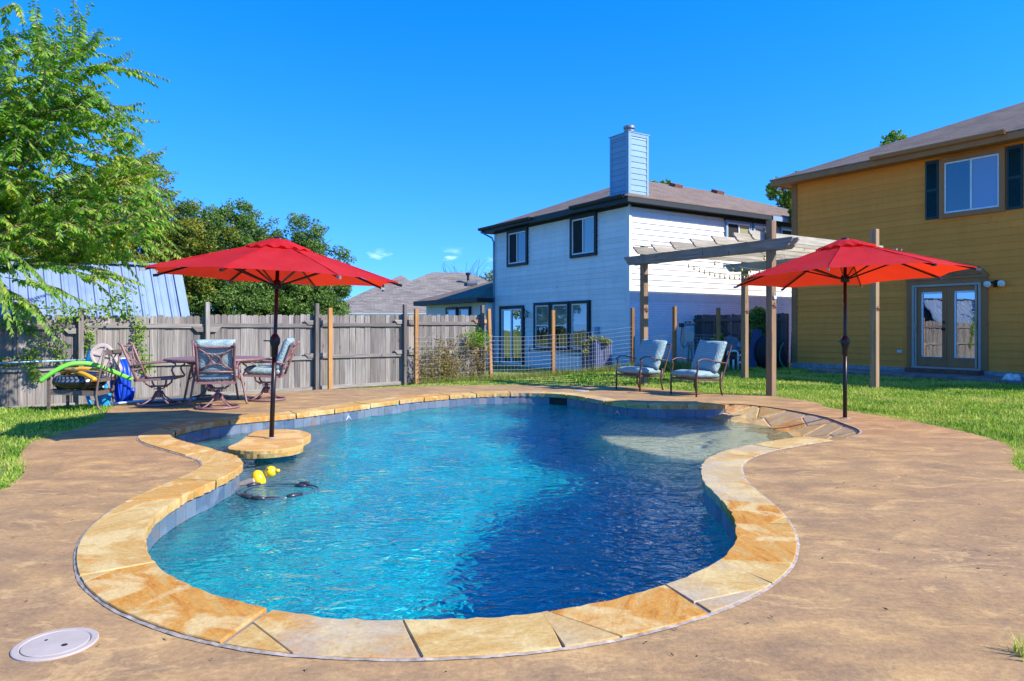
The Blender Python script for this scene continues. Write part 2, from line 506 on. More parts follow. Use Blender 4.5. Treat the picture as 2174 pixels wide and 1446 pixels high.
RIGHT = [(3.24, 7.8), (2.85, 7.54), (2.45, 7.24), (2.14, 6.95), (1.93, 6.69), (1.78, 6.45), (1.65, 6.16), (1.56, 5.84), (1.5, 5.56), (1.47, 5.28), (1.455, 4.97), (1.43, 4.68), (1.38, 4.39), (1.3, 4.1), (1.19, 3.84), (1.07, 3.63), (0.9, 3.44), (0.71, 3.275), (0.52, 3.145), (0.31, 3.03), (0.13, 2.955), (-0.07, 2.91), (-0.27, 2.885)]
WZ = -0.19
coping_open = catmull(RIGHT + INNER, 6, closed=False)           # beach end -> round the pool -> beach end
coping_in = resample(coping_open, 0.05)
NCI = len(coping_in)
tan = np.gradient(coping_in, axis=0); tan /= np.linalg.norm(tan, axis=1)[:, None]
nrm = np.stack([tan[:, 1], -tan[:, 0]], 1) * -1.0               # outward
ctr = np.array([-0.5, 6.5])
if np.mean(np.sum(nrm * (coping_in - ctr), 1)) < 0: nrm = -nrm
wid = 0.33 + 0.14 * smoothstep(9.6, 11.0, coping_in[:, 1]) * smoothstep(0.5, -1.0, coping_in[:, 0])
coping_out = coping_in + nrm * wid[:, None]
for _ in range(14):   # relax the offset curve in tight bends
    coping_out[1:-1] = 0.5 * coping_out[1:-1] + 0.25 * (coping_out[:-2] + coping_out[2:])
beach_c = catmull(BEACH, 6, closed=False)
POOL = np.vstack([coping_in, beach_c[1:-1]])                      # closed water outline
POOL_OUT = np.vstack([coping_out, beach_c[1:]])                # closed hole in the deck
SHELF = np.array([3.6, 9.4])
def pool_depth(X, Y):
    """height of the pool floor"""
    t = dist_poly(beach_c[8:-3], X, Y, closed=False)
    zs = np.interp(t, [0, 0.5, 1.1, 1.9, 2.8], [-0.012, -0.19, -0.27, -0.33, -0.40])
    r = np.hypot(X - SHELF[0], Y - SHELF[1])
    k = smoothstep(2.42, 2.66, r)
    deep = -1.35 - 0.35 * smoothstep(10.5, 6.0, Y)
    cove = 1 - smoothstep(0.0, 0.35, (X + 2.55) - 0.25 * np.sin(Y))
    cove = cove * smoothstep(6.0, 6.7, Y)
    deep = deep * (1 - cove) + (-0.62) * cove
    k2 = k
    return zs * (1 - k2) + deep * k2, 1 - k, cove * k
# ------------------------------------------------------------------ pool: basin, water, coping, tiles
pool = empty('pool_basin'); tag(pool, kind='structure')
def build_basin():
    xs = np.arange(-4.3, 4.6, 0.06); ys = np.arange(2.6, 13.5, 0.06)
    X, Y = np.meshgrid(xs, ys)
    Z, zb, zc = pool_depth(X, Y)
    ins = inside(POOL, X, Y) | (dist_poly(POOL, X, Y) < 0.10)
    V = np.stack([X, Y, Z], -1).reshape(-1, 3)
    nx = len(xs); idx = np.arange(X.size).reshape(X.shape)
    q = np.stack([idx[:-1, :-1], idx[:-1, 1:], idx[1:, 1:], idx[1:, :-1]], -1).reshape(-1, 4)
    # on the beach side keep only cells inside the outline
    keep = ins.reshape(-1)[q].all(1)
    cxy = V[q].mean(1)
    near_b = (dist_poly(beach_c, cxy[:, 0], cxy[:, 1], False) < 0.3) & ~inside(POOL, cxy[:, 0], cxy[:, 1])
    q = q[keep & ~near_b]
    o = np_mesh('basin_floor', V, q, M['plaster'], pool)
    ca = o.data.color_attributes.new('zone', 'FLOAT_COLOR', 'POINT')
    col = np.zeros((V.shape[0], 4), np.float32); col[:, 0] = zb.ravel(); col[:, 1] = zc.ravel(); col[:, 3] = 1
    if len(o.data.vertices) == V.shape[0]: ca.data.foreach_set('color', col.ravel())
    # wall below the tile band
    P = coping_in + nrm * 0.035
    n = len(P); lv = [-0.03, -0.36, -0.8, -1.9]
    Vw = np.vstack([np.c_[P, np.full(n, z)] for z in lv])
    fw = [(k * n + i, k * n + i + 1, (k + 1) * n + i + 1, (k + 1) * n + i) for k in range(len(lv) - 1) for i in range(n - 1)]
    w = np_mesh('basin_wall', Vw, fw, M['plaster'], pool)
    ca = w.data.color_attributes.new('zone', 'FLOAT_COLOR', 'POINT')
    colw = np.zeros((len(Vw), 4), np.float32); colw[:, 3] = 1
    tb = dist_poly(beach_c, Vw[:, 0], Vw[:, 1], False)
    colw[:, 0] = 1 - smoothstep(1.0, 1.6, tb)
    colw[:, 1] = (1 - smoothstep(-2.6, -2.2, Vw[:, 0])) * (Vw[:, 2] > -0.75) 
    ca.data.foreach_set('color', colw.ravel())
build_basin()
def build_water():
    xs = np.arange(-4.05, 4.4, 0.025); ys = np.arange(2.7, 13.2, 0.025)
    X, Y = np.meshgrid(xs, ys)
    r = np.random.default_rng(5)
    Z = np.zeros_like(X)
    for lam, amp, k in ((1.1, 0.0024, 5), (0.55, 0.0023, 9), (0.33, 0.0012, 12), (0.2, 0.0003, 10)):
        for _ in range(k):
            a = r.normal(2.0, 0.9); l = lam * r.uniform(0.75, 1.3); ph = r.uniform(0, 6.28)
            kx, ky = math.cos(a) * 2 * math.pi / l, math.sin(a) * 2 * math.pi / l
            wob = 0.5 * np.sin(1.3 * X + r.uniform(0, 6)) + 0.5 * np.sin(1.1 * Y + r.uniform(0, 6))
            Z += amp * np.sin(kx * X + ky * Y + ph + 1.6 * wob) * (0.6 + 0.4 * np.sin(0.9 * X - 0.7 * Y + ph * 2)) / math.sqrt(k) * 2.0
    V = np.stack([X, Y, WZ + Z], -1).reshape(-1, 3)
    idx = np.arange(X.size).reshape(X.shape)
    q = np.stack([idx[:-1, :-1], idx[:-1, 1:], idx[1:, 1:], idx[1:, :-1]], -1).reshape(-1, 4)
    ok = (inside(POOL, X, Y) | (dist_poly(POOL, X, Y) < 0.05)).reshape(-1)
    q = q[ok[q].all(1)]
    o = np_mesh('water', V, q, M['water'])
    tag(o, kind='structure')
    return o
WATER = build_water()
def jit(a, s): return a + rng.uniform(-s, s)
# joints between coping stones: (inner x, y, outer x, y), from the beach entry round the pool
def gp(u, v): y = 1800.0 / (v - 697.0); return ((u - 1087.0) * y / 1500.0, y)
JOINTS = [(3.24, 7.80, 3.60, 7.66), (2.45, 7.24, 2.63, 6.98), (1.95, 6.70, 2.22, 6.55), (1.49, 5.55, 1.82, 5.50), (1.45, 4.90, 1.79, 4.80),
          (1.36, 4.30, 1.70, 4.27), (1.08, 3.64, 1.43, 3.60), (1.07, 3.63, 1.22, 3.30), (0.71, 3.275, 0.84, 2.97), (0.17, 2.96, 0.40, 2.72),
          (0.15, 2.955, 0.20, 2.65), (-0.44, 2.88, -0.33, 2.57), (-1.05, 3.0, -1.10, 2.67), (-1.81, 3.58, -2.08, 3.38), (-2.07, 3.99, -2.36, 3.84),
          (-2.335, 4.95, -2.67, 4.85), (-2.31, 5.54, -2.66, 5.60), (-2.39, 6.27, -2.72, 6.24), (-2.93, 6.95, -3.05, 6.62), (-3.78, 7.84, -4.06, 7.66),
          (-3.89, 8.20, -4.22, 8.45), (-3.64, 9.16, -3.98, 9.40), (-3.24, 9.57, -3.52, 9.92), (-3.00, 9.83, -3.30, 10.2), (-2.60, 10.42, -2.98, 10.72),
          (-2.2, 11.05, -2.55, 11.35), (-1.85, 11.62, -2.2, 11.95), (-1.5, 12.14, -1.8, 12.5), (-1.1, 12.5, -1.35, 12.9), (-0.62, 12.82, -0.75, 13.2), (-0.05, 13.02, -0.05, 13.4),
          (0.5, 12.97, 0.6, 13.3), (0.95, 12.68, 1.2, 12.9), (1.26, 12.16, 1.58, 12.3), (1.5, 11.6, 1.8, 11.75), (1.8, 11.14, 1.98, 11.4),
          (2.1, 10.99, 2.15, 11.32), (2.73, 10.95, 2.75, 11.28), (3.31, 10.98, 3.36, 11.3)]
# a corner of some stones is a separate off-cut: stone index -> (share of the joint kept, share of the outer edge cut off)
OFFCUT = {4: (0.62, 0.35), 7: (0.66, 0.8), 11: (0.40, 0.42), 12: (0.55, 0.12), 14: (0.5, 0.5), 17: (0.45, 0.5)}
def nearest(P, x, y): return int(np.argmin((P[:, 0] - x) ** 2 + (P[:, 1] - y) ** 2))
def coping_stone(poly, zt, n_in):
    """flagstone slab with a chipped pool edge; the first n_in points lie on the pool edge"""
    c = np.mean(poly, 0)
    P = []
    for i, p in enumerate(poly):
        q = np.array(p)
        if i < n_in: q = q + (c - q) / np.linalg.norm(c - q) * rng.uniform(-0.010, 0.012)
        P.append(q - c)
    n = len(P)
    b = MB()
    top = [(p[0], p[1], rng.uniform(-0.0015, 0.0015)) for p in P]
    mid = [(p[0] * 1.0, p[1] * 1.0, -0.012 + rng.uniform(-0.004, 0.004)) for p in P]
    sh = [(p[0] * 0.985, p[1] * 0.985, 0.0035 + rng.uniform(-0.001, 0.001)) for p in P]
    bot = []
    for i, p in enumerate(P):
        k = 1 - (rng.uniform(0.0, 0.012) / max(0.1, np.linalg.norm(p)) if i < n_in else 0)
        bot.append((p[0] * k, p[1] * k, -0.062))
    b.add(sh + top + mid + bot, [tuple(range(n))])
    f = []
    for r_ in range(3):
        for i in range(n): f.append((r_ * n + i, r_ * n + (i + 1) % n, (r_ + 1) * n + (i + 1) % n, (r_ + 1) * n + i))
    f.append(tuple(range(3 * n, 4 * n))[::-1])
    b.f.extend(f); b.mi.extend([0] * len(f))
    o = b.build('coping_stone', M['coping'], pool)
    o.location = (c[0], c[1], zt)
    return o
gap = 0.013
TONE = [.2, .3, .15, .25, .9, .78, .35, .25, .85, .3, .15, .6, .88, .4, .2, .65, .4, .3, .5, .25, .85]
ji = [(nearest(coping_in, a, b_), nearest(coping_out, c, d)) for a, b_, c, d in JOINTS]
ji[0] = (0, 0); ji[-1] = (NCI - 1, NCI - 1)
for k in range(len(ji) - 1):
    (i0, o0), (i1, o1) = ji[k], ji[k + 1]
    def sub(P, a, b_, g):
        a, b_ = min(a, b_), max(a, b_)
        if b_ - a < 1:
            p = P[a].copy(); return np.array([p, p + (P[min(a + 1, NCI - 1)] - P[max(a - 1, 0)]) * 0.25])
        S = P[a:b_ + 1].copy()
        d0 = S[1] - S[0]; d1 = S[-2] - S[-1]
        S[0] += d0 / np.linalg.norm(d0) * g; S[-1] += d1 / np.linalg.norm(d1) * g
        return S
    I = sub(coping_in, i0, i1, gap / 2); O = sub(coping_out, o0, o1, gap / 2)
    zt = 0.007 + rng.uniform(-0.003, 0.005)
    tone = TONE[k] if k < len(TONE) else rng.uniform(0.25, 0.85)
    if k in OFFCUT and len(O) > 3:
        fr, fo = OFFCUT[k]
        m = max(1, min(len(O) - 2, int(len(O) * (1 - fo))))
        E = I[-1] + (O[-1] - I[-1]) * fr
        main = list(I) + [E] + list(O[:m + 1][::-1])
        coping_stone(main, zt, len(I)).color = (tone, 0, 0, 1)
        cp = [E, O[-1]] + list(O[m:-1][::-1])
        cc = np.mean(cp, 0)
        cp = [cc + (np.array(p) - cc) * 0.94 for p in cp]
        coping_stone(cp, zt - 0.001, 0).color = (0.35, 0, 0, 1)
    else:
        coping_stone(list(I) + list(O[::-1]), zt, len(I)).color = (tone, 0, 0, 1)
# mortar bed under the joints and the mastic line against the deck
a = coping_in + nrm * 0.03
np_mesh('mortar_bed', np.vstack([np.c_[a, np.full(NCI, 0.0045)], np.c_[coping_out, np.full(NCI, 0.0045)]]), [(i, i + 1, NCI + i + 1, NCI + i) for i in range(NCI - 1)], M['mortar'], pool)
J = resample(np.vstack([coping_out, beach_c[::-1][1:-4]]) if False else coping_out, 0.03)
Jt = np.gradient(J, axis=0); Jt /= np.linalg.norm(Jt, axis=1)[:, None]; Jn = np.stack([Jt[:, 1], -Jt[:, 0]], 1)
sm_n = lambda n: np.convolve(NR.random(n + 8), np.ones(9) / 9, 'valid')
w0 = 0.006 + 0.016 * sm_n(len(J)); w1 = 0.004 + 0.022 * sm_n(len(J))
zj = 0.006 + 0.003 * NR.random(len(J))
nJ = len(J)
np_mesh('expansion_joint', np.vstack([np.c_[J - Jn * w0[:, None], zj - 0.004], np.c_[J, zj], np.c_[J + Jn * w1[:, None], zj - 0.004]]),
        [(i + r_ * nJ, i + 1 + r_ * nJ, nJ + i + 1 + r_ * nJ, nJ + i + r_ * nJ) for i in range(nJ - 1) for r_ in (0, 1)], M['mastic'], pool, smooth=False)
Jb = resample(beach_c[3:], 0.03); nb = len(Jb)
Jbt = np.gradient(Jb, axis=0); Jbt /= np.linalg.norm(Jbt, axis=1)[:, None]; Jbn = np.stack([Jbt[:, 1], -Jbt[:, 0]], 1)
np_mesh('expansion_joint', np.vstack([np.c_[Jb - Jbn * (0.008 + 0.005 * NR.random(nb))[:, None], np.full(nb, 0.004)], np.c_[Jb + Jbn * (0.011 + 0.006 * NR.random(nb))[:, None], np.full(nb, 0.006)]]),
        [(i, i + 1, nb + i + 1, nb + i) for i in range(nb - 1)], M['mastic'], pool, smooth=False)  # black discs, the dark of the holes put into their colour
# waterline tiles
TP = resample(coping_in + nrm * 0.034, 0.152)
tb_ = MB().box((0, 0, 0), (0.1485, 0.012, 0.150)); tme = tb_.mesh('waterline_tile'); tme.materials.append(M['tile'])
hb = MB().box((0, 0, 0), (0.1485, 0.012, 0.150)); 
for i in range(len(TP) - 1):
    p, q = TP[i], TP[i + 1]; c = (p + q) / 2; d = q - p
    j = nearest(coping_in, *c); n_in = -nrm[j]
    if float(n_in @ (np.array([0, 0]) - c)) < -0.35 * np.linalg.norm(c): continue
    L = np.linalg.norm(d)
    o = inst('waterline_tile', tme, pool, (c[0] + n_in[0] * (0.004 + 0.002 * rng.random()), c[1] + n_in[1] * 0.004, -0.140), math.atan2(d[1], d[0]))
    o.scale = (L / 0.152, 1, 1)
    o2 = inst('waterline_tile', tme, pool, (c[0] + n_in[0] * 0.004, c[1] + n_in[1] * 0.004, -0.2915), math.atan2(d[1], d[0])) if False else None
# skimmer mouth in the far wall: solid black box painting the opening's dark
j = nearest(coping_in, 0.82, 12.8); p = coping_in[j]; n_in = -nrm[j]; ang = math.atan2(tan[j][1], tan[j][0])
M['black'] = mat_simple('painted_dark_hole', (0.012, 0.012, 0.014), 0.7, bump=0)
sk = MB().box((0, 0, 0), (0.42, 0.05, 0.13)).build('skimmer_mouth', M['black'], pool)
sk.location = (p[0] - n_in[0] * 0.025, p[1] - n_in[1] * 0.025, -0.13); sk.rotation_euler = (0, 0, ang)
# white fish-scale marks inlaid in two of the tiles
M['white_line'] = mat_simple('white_inlay', (0.75, 0.78, 0.8), 0.5, bump=0)
for (x, y) in ((-2.45, 10.65), (1.66, 11.3)):
    j = nearest(coping_in, x, y); p = coping_in[j] + nrm[j] * 0.022; t_ = tan[j]
    b = MB()
    for k in range(3):
        w = 0.055 - 0.016 * k; zz = -0.185 + 0.014 * k
        l_ = [(-w, zz), (0, zz + w * 1.3), (w, zz)]
        b.tube([(p[0] + t_[0] * a_, p[1] + t_[1] * a_, z) for a_, z in l_], 0.003, 5)
    b.build('tile_inlay', M['white_line'], pool)
# flagstones of the beach entry
M['beach_stone'] = mat_coping('beach_flagstone', 0.35)
bs = resample(beach_c, 0.02); bl = len(bs)
bt = np.gradient(bs, axis=0); bt /= np.linalg.norm(bt, axis=1)[:, None]; bn = np.stack([-bt[:, 1], bt[:, 0]], 1)
if np.mean(np.sum(bn * (np.array([3.0, 9.5]) - bs), 1)) < 0: bn = -bn
bsm = bn.copy()
for _ in range(60): bsm[1:-1] = (bsm[:-2] + bsm[1:-1] * 2 + bsm[2:]) / 4
bsm /= np.linalg.norm(bsm, axis=1)[:, None]
def beach_pt(s, t):
    i = min(bl - 1, max(0, int(s * (bl - 1))))
    return bs[i] + bsm[i] * t
def beach_stone(poly):
    """flagstone that follows the slope of the beach entry"""
    c = np.mean(poly, 0); P = [np.array(p) for p in poly]
    Q = []
    for i in range(len(P)):
        a_, b_ = P[i], P[(i + 1) % len(P)]
        for k in range(3): Q.append(a_ + (b_ - a_) * k / 3 + NR.normal(0, 0.004, 2) * (k > 0))
    Q = np.array(Q); X, Y = Q[:, 0], Q[:, 1]
    Z = pool_depth(X, Y)[0]; zc = float(pool_depth(c[:1], c[1:])[0][0])
    lift = 0.006 + rng.uniform(-0.002, 0.002)
    n = len(Q); V = []
    for k, dz in ((0.95, lift + 0.003), (1.0, lift - 0.002), (1.0, -0.03)):
        for i in range(n): V.append(((X[i] - c[0]) * k, (Y[i] - c[1]) * k, Z[i] + dz + (zc - Z[i]) * (1 - k)))
    V.append((0, 0, zc + lift + 0.003))
    b = MB(); b.add(V, [(i, (i + 1) % n, 3 * n) for i in range(n)] + [(r_ * n + i, r_ * n + (i + 1) % n, (r_ + 1) * n + (i + 1) % n, (r_ + 1) * n + i) for r_ in range(2) for i in range(n)])
    o = b.build('beach_flagstone', M['beach_stone'], pool)
    o.location = (c[0], c[1], 0); o.color = (rng.uniform(0.05, 0.8), 0, 0, 1)
# irregular paving: each stone is the patch nearest to its own centre
cand = NR.uniform((2.6, 7.6), (4.25, 11.25), (4000, 2)); PC = POOL[::3]
cd_ = dist_poly(beach_c, cand[:, 0], cand[:, 1], False)
ok_ = inside(PC, cand[:, 0], cand[:, 1]) & (cd_ > 0.03) & (cd_ < 1.25); cand, cd_ = cand[ok_], cd_[ok_]
seeds, sdist = [], []
for p, d in zip(cand, cd_):
    if all((p[0] - q_[0]) ** 2 + (p[1] - q_[1]) ** 2 > 0.13 for q_ in seeds): seeds.append(p); sdist.append(d)
def clip(poly, p0, n_):
    out = []
    for i in range(len(poly)):
        a_, b_ = poly[i], poly[(i + 1) % len(poly)]; da, db = (a_ - p0) @ n_, (b_ - p0) @ n_
        if da <= 0: out.append(a_)
        if (da < 0) != (db < 0): out.append(a_ + (b_ - a_) * (da / (da - db)))
    return out
bfull = resample(POOL, 0.02, True)
for i, p in enumerate(seeds):
    if sdist[i] > 0.98: continue
    poly = [p + np.array(d) * 0.42 for d in ((-1, -1), (1, -1), (1, 1), (-1, 1))]
    for j, q_ in enumerate(seeds):
        if j == i or np.linalg.norm(q_ - p) > 1.0: continue
        d = (q_ - p) / np.linalg.norm(q_ - p); poly = clip(poly, (p + q_) / 2 - d * 0.007, d)
        if len(poly) < 3: break
    if len(poly) < 3: continue
    # split long edges, then pull what lies outside back to the edge of the pool
    fine_ = []
    for k in range(len(poly)):
        a_, b_ = poly[k], poly[(k + 1) % len(poly)]; m = max(1, int(np.linalg.norm(b_ - a_) / 0.10))
        fine_ += [a_ + (b_ - a_) * t / m for t in range(m)]
    fix_ = []; fa = np.array(fine_)
    DD = dist_poly(PC, fa[:, 0], fa[:, 1]); II = inside(PC, fa[:, 0], fa[:, 1])
    for v, dd, ins_ in zip(fine_, DD, II):
        if not ins_ or dd < 0.012:
            e = bfull[nearest(bfull, v[0], v[1])]; v = e + (p - e) / np.linalg.norm(p - e) * 0.014
        fix_.append(v)
    beach_stone(np.array(fix_))
# light through the ripples
SUN.data.cycles.is_caustics_light = True
WATER.cycles.is_caustics_caster = True
for o in pool.children: 
    if o.name.startswith(('basin', 'beach')): o.cycles.is_caustics_receiver = True

# ------------------------------------------------------------------ deck
DECK = [(-3.8, 5.25), (-3.86, 5.45), (-4.1, 5.94), (-4.6, 6.6), (-5.05, 7.4), (-5.18, 8.26), (-5.42, 9.33), (-5.9, 10.3), (-6.12, 10.85), (-6.1, 11.5), (-5.6, 12.1), (-4.85, 12.95), (-4.3, 13.4), (-3.6, 13.9), (-2.2, 14.5), (-0.85, 14.85), (0.61, 14.9), (1.66, 14.8), (2.55, 14.6), (3.18, 13.85), (3.56, 13.2), (3.9, 12.88), (4.5, 12.62), (4.8, 11.95), (4.93, 11.4), (4.8, 10.8), (4.9, 10.3), (5.0, 9.84), (5.22, 8.85), (5.25, 8.0), (5.1, 7.26), (4.76, 6.72), (4.46, 6.3), (4.28, 5.9), (4.05, 5.1), (4.1, 4.0), (4.7, 2.8), (5.0, 1.2), (5.0, -1.5), (0.0, -1.9), (-5.2, -1.5), (-5.2, 2.8), (-4.6, 4.0), (-4.0, 4.8)]
DECKC = resample(catmull(DECK, 6), 0.10, True)
DECKC += NR.normal(0, 0.008, DECKC.shape)
bm = bmesh.new()
def loop2(P, z=0.0):
    vs = [bm.verts.new((p[0], p[1], z)) for p in P]
    return vs, [bm.edges.new((vs[i], vs[(i + 1) % len(vs)])) for i in range(len(vs))]
v1, e1 = loop2(DECKC); v2, e2 = loop2(POOL_OUT)
bmesh.ops.triangle_fill(bm, use_beauty=True, edges=e1 + e2)
for vs in (v1, v2):
    low = [bm.verts.new((v.co.x, v.co.y, -0.14)) for v in vs]
    for i in range(len(vs)):
        k = (i + 1) % len(vs); bm.faces.new((vs[i], vs[k], low[k], low[i]))
bmesh.ops.recalc_face_normals(bm, faces=bm.faces)
dm = bpy.data.meshes.new('pool_deck'); bm.to_mesh(dm); bm.free()
if sum(p.normal.z * p.area for p in dm.polygons) < 0: dm.flip_normals()
dm.materials.append(M['concrete'])
deck = bpy.data.objects.new('pool_deck', dm); COL.objects.link(deck); tag(deck, kind='structure')

# hairline cracks in the concrete
M['crack'] = mat_simple('crack_dirt', (0.05, 0.035, 0.025), 0.95, bump=0)
for pts in ([(1.68, 4.1), (1.95, 3.98), (2.3, 3.9), (2.62, 3.75), (3.0, 3.66), (3.5, 3.5)], [(-2.75, 3.3), (-3.1, 3.42), (-3.5, 3.4), (-4.2, 3.6)], [(2.9, 6.6), (3.5, 6.35), (4.1, 6.2)]):
    P = resample(catmull(pts, 8, False), 0.012); n = len(P); P = P + NR.normal(0, 0.0022, P.shape)
    t_ = np.gradient(P, axis=0); t_ /= np.linalg.norm(t_, axis=1)[:, None] + 1e-9; q_ = np.stack([-t_[:, 1], t_[:, 0]], 1)
    w = np.clip(NR.normal(0.0006, 0.0010, n), 0.0001, 0.0026)[:, None]
    np_mesh('crack', np.vstack([np.c_[P - q_ * w, np.full(n, 0.0025)], np.c_[P + q_ * w, np.full(n, 0.0025)]]), [(i, i + 1, n + i + 1, n + i) for i in range(n - 1)], M['crack'], deck, smooth=False)
# ------------------------------------------------------------------ lawn
def mat_soil():
    t = NT('lawn_ground')
    w = t.co('World')
    n = t.noise(w, 0.7, 6, 0.6, 0.5); f = t.noise(w, 45, 5, 0.7); m = t.noise(w, 5, 5, 0.6)
    c = t.ramp(n, [(0.3, (0.12, 0.19, 0.03)), (0.55, (0.22, 0.27, 0.06)), (0.75, (0.34, 0.29, 0.10))])
    c = t.mix(t.ramp(m, [(0.55, (0, 0, 0)), (0.75, (0.6, 0.6, 0.6))]), c, (0.22, 0.19, 0.07))
    c = t.mix(0.6, c, t.ramp(f, [(0.3, (0.35, 0.35, 0.35)), (0.7, (1.5, 1.5, 1.5))]), 'MULTIPLY')
    t.bump(f, 0.8, 0.03)
    return t.done(c, 0.9, spec=0.1)
M['soil'] = mat_soil()
def leaf_mat(name, cols, trans=0.35, rough=0.5, spec=0.3, namp=0.9, nsc=0.9):
    """leaf-like two-sided material: colour varies from leaf to leaf"""
    t = NT(name)
    ri = t.new('ShaderNodeNewGeometry').outputs['Random Per Island']
    w = t.noise(t.co('World'), nsc, 5, 0.55)
    f = t.math('ADD', t.math('MULTIPLY', ri, 0.75), t.math('MULTIPLY', t.math('SUBTRACT', w, 0.5), namp))
    f = t.math('ADD', f, 0.1 if namp < 1 else 0.11)
    k = len(cols)
    c = t.ramp(f, [(i / max(1, k - 1), cols[i]) for i in range(k)])
    t.set(t.b, 'Base Color', c); t.set(t.b, 'Roughness', rough); t.set(t.b, 'Specular IOR Level', spec)
    tr = t.new('ShaderNodeBsdfTranslucent')
    t.l.new(t.mix(1.0, c, (1.25, 1.35, 0.6), 'MULTIPLY'), tr.inputs[0])
    ms = t.new('ShaderNodeMixShader'); ms.inputs[0].default_value = trans
    t.l.new(t.b.outputs[0], ms.inputs[1]); t.l.new(tr.outputs[0], ms.inputs[2])
    t.l.new(ms.outputs[0], t.out.inputs['Surface'])
    return t.m
M['grass'] = leaf_mat('grass_blades', [(0.08, 0.19, 0.02), (0.18, 0.33, 0.035), (0.34, 0.47, 0.06), (0.48, 0.53, 0.11), (0.62, 0.49, 0.20)], 0.3, 0.6, 0.2, 2.4, 0.8)
fx = np.r_[-420, -250, -140, -80, -50, -30, -20, np.arange(-14, 20.01, 0.25), 26, 35, 55, 90, 150, 260, 420]
fy = np.r_[-200, -60, -20, -8, np.arange(-3, 32.01, 0.25), 38, 46, 60, 85, 130, 220, 420]
X, Y = np.meshgrid(fx, fy)
lump = 0.010 * np.sin(X * 2.1 + 0.7 * np.sin(Y * 1.3)) * np.sin(Y * 1.7 + 0.4)
Z = ground_z(X, Y) + lump
V = np.stack([X, Y, Z], -1).reshape(-1, 3)
idx = np.arange(X.size).reshape(X.shape)
q = np.stack([idx[:-1, :-1], idx[:-1, 1:], idx[1:, 1:], idx[1:, :-1]], -1).reshape(-1, 4)
DK = DECKC[::3]
cxy = V[q].mean(1)
hit = inside(DK, V[:, 0], V[:, 1]) & (dist_poly(DK, V[:, 0], V[:, 1]) > 0.3)
q = q[~hit[q].all(1)]
lawn = np_mesh('lawn', V, q, M['soil']); tag(lawn, kind='structure')
def grass(name, X, Y, H, W, label, mat, lean=0.5, base=None, kpt=3):
    """blades of grass, each a bent three-sided sliver"""
    n = len(X)
    X = np.repeat(X, kpt) + NR.normal(0, 0.014, n * kpt); Y = np.repeat(Y, kpt) + NR.normal(0, 0.014, n * kpt)
    H = np.repeat(H, kpt) * NR.uniform(0.55, 1.25, n * kpt); W = np.repeat(W, kpt)
    Z = (ground_z(X, Y) if base is None else np.full(n * kpt, base)) - 0.005
    a = NR.uniform(0, 6.283, n * kpt); l = NR.uniform(0.1, lean, n * kpt) * H
    b = NR.uniform(0, 6.283, n * kpt)
    wx, wy = np.cos(b) * W / 2, np.sin(b) * W / 2
    p0 = np.stack([X - wx, Y - wy, Z], 1); p1 = np.stack([X + wx, Y + wy, Z], 1)
    m = np.stack([X + np.cos(a) * l * 0.35, Y + np.sin(a) * l * 0.35, Z + H * 0.6], 1)
    mw = np.stack([wx, wy, wx * 0], 1) * 0.7
    tp = np.stack([X + np.cos(a) * l, Y + np.sin(a) * l, Z + H], 1)
    V = np.stack([p0, p1, m + mw, m - mw, tp], 1).reshape(-1, 3)
    o = np.arange(n * kpt) * 5
    F = np.concatenate([np.stack([o, o + 1, o + 2], 1), np.stack([o, o + 2, o + 3], 1), np.stack([o + 3, o + 2, o + 4], 1)])
    g = np_mesh(name, V, F, mat, smooth=False)
    return tag(g, label, 'grass', kind='stuff')
def scatter(n, x0, x1, y0, y1):
    return NR.uniform(x0, x1, n), NR.uniform(y0, y1, n)
# the brown house, its slab and the equipment pad keep grass off
HC = np.array([8.58, 21.6]); A2 = np.array([A.x, A.y]); B2 = np.array([B.x, B.y])
def ok_grass(x, y):
    lx = (x - HC[0]) * B2[0] + (y - HC[1]) * B2[1]; ly = (x - HC[0]) * A2[0] + (y - HC[1]) * A2[1]
    house = (lx > -0.08) | ((lx > -1.45) & (ly < -1.3))
    r_ = ~inside(DK, x, y) | (dist_poly(DK, x, y) < 0.03)
    vis = (np.abs(x) < y * 0.80 + 0.6) & (y > 1.5)
    d = (x - FO.x) * FN.x + (y - FO.y) * FN.y
    wx = (x - 3.88) * B2[0] + (y - 23.49) * B2[1]; wy = (x - 3.88) * A2[0] + (y - 23.49) * A2[1]
    wh = (wx > -0.05) & (wy > -0.05)
    return r_ & vis & ~house & ~wh & ((d > 0.1) | (x > -0.6))
gx, gy = scatter(240000, -8.5, 14, 4.5, 24)
dens = np.clip((10.0 / gy) ** 0.9, 0.25, 1.0)
patch = 0.55 + 0.45 * np.sin(gx * 1.7 + 1.3 * np.sin(gy * 1.1)) * np.sin(gy * 2.3 + gx * 0.6)
m = ok_grass(gx, gy) & (NR.random(len(gx)) < dens * (0.65 + 0.35 * patch))
gx, gy = gx[m], gy[m]
grass('grass', gx, gy, NR.uniform(0.025, 0.055, len(gx)) * (0.8 + 0.03 * gy) * np.where((gx < 1.5) & (gy > 11), 0.45, 1.0), 0.006 + 0.0007 * gy, 'short green lawn grass with drier yellow patches', M['grass'], 0.9)

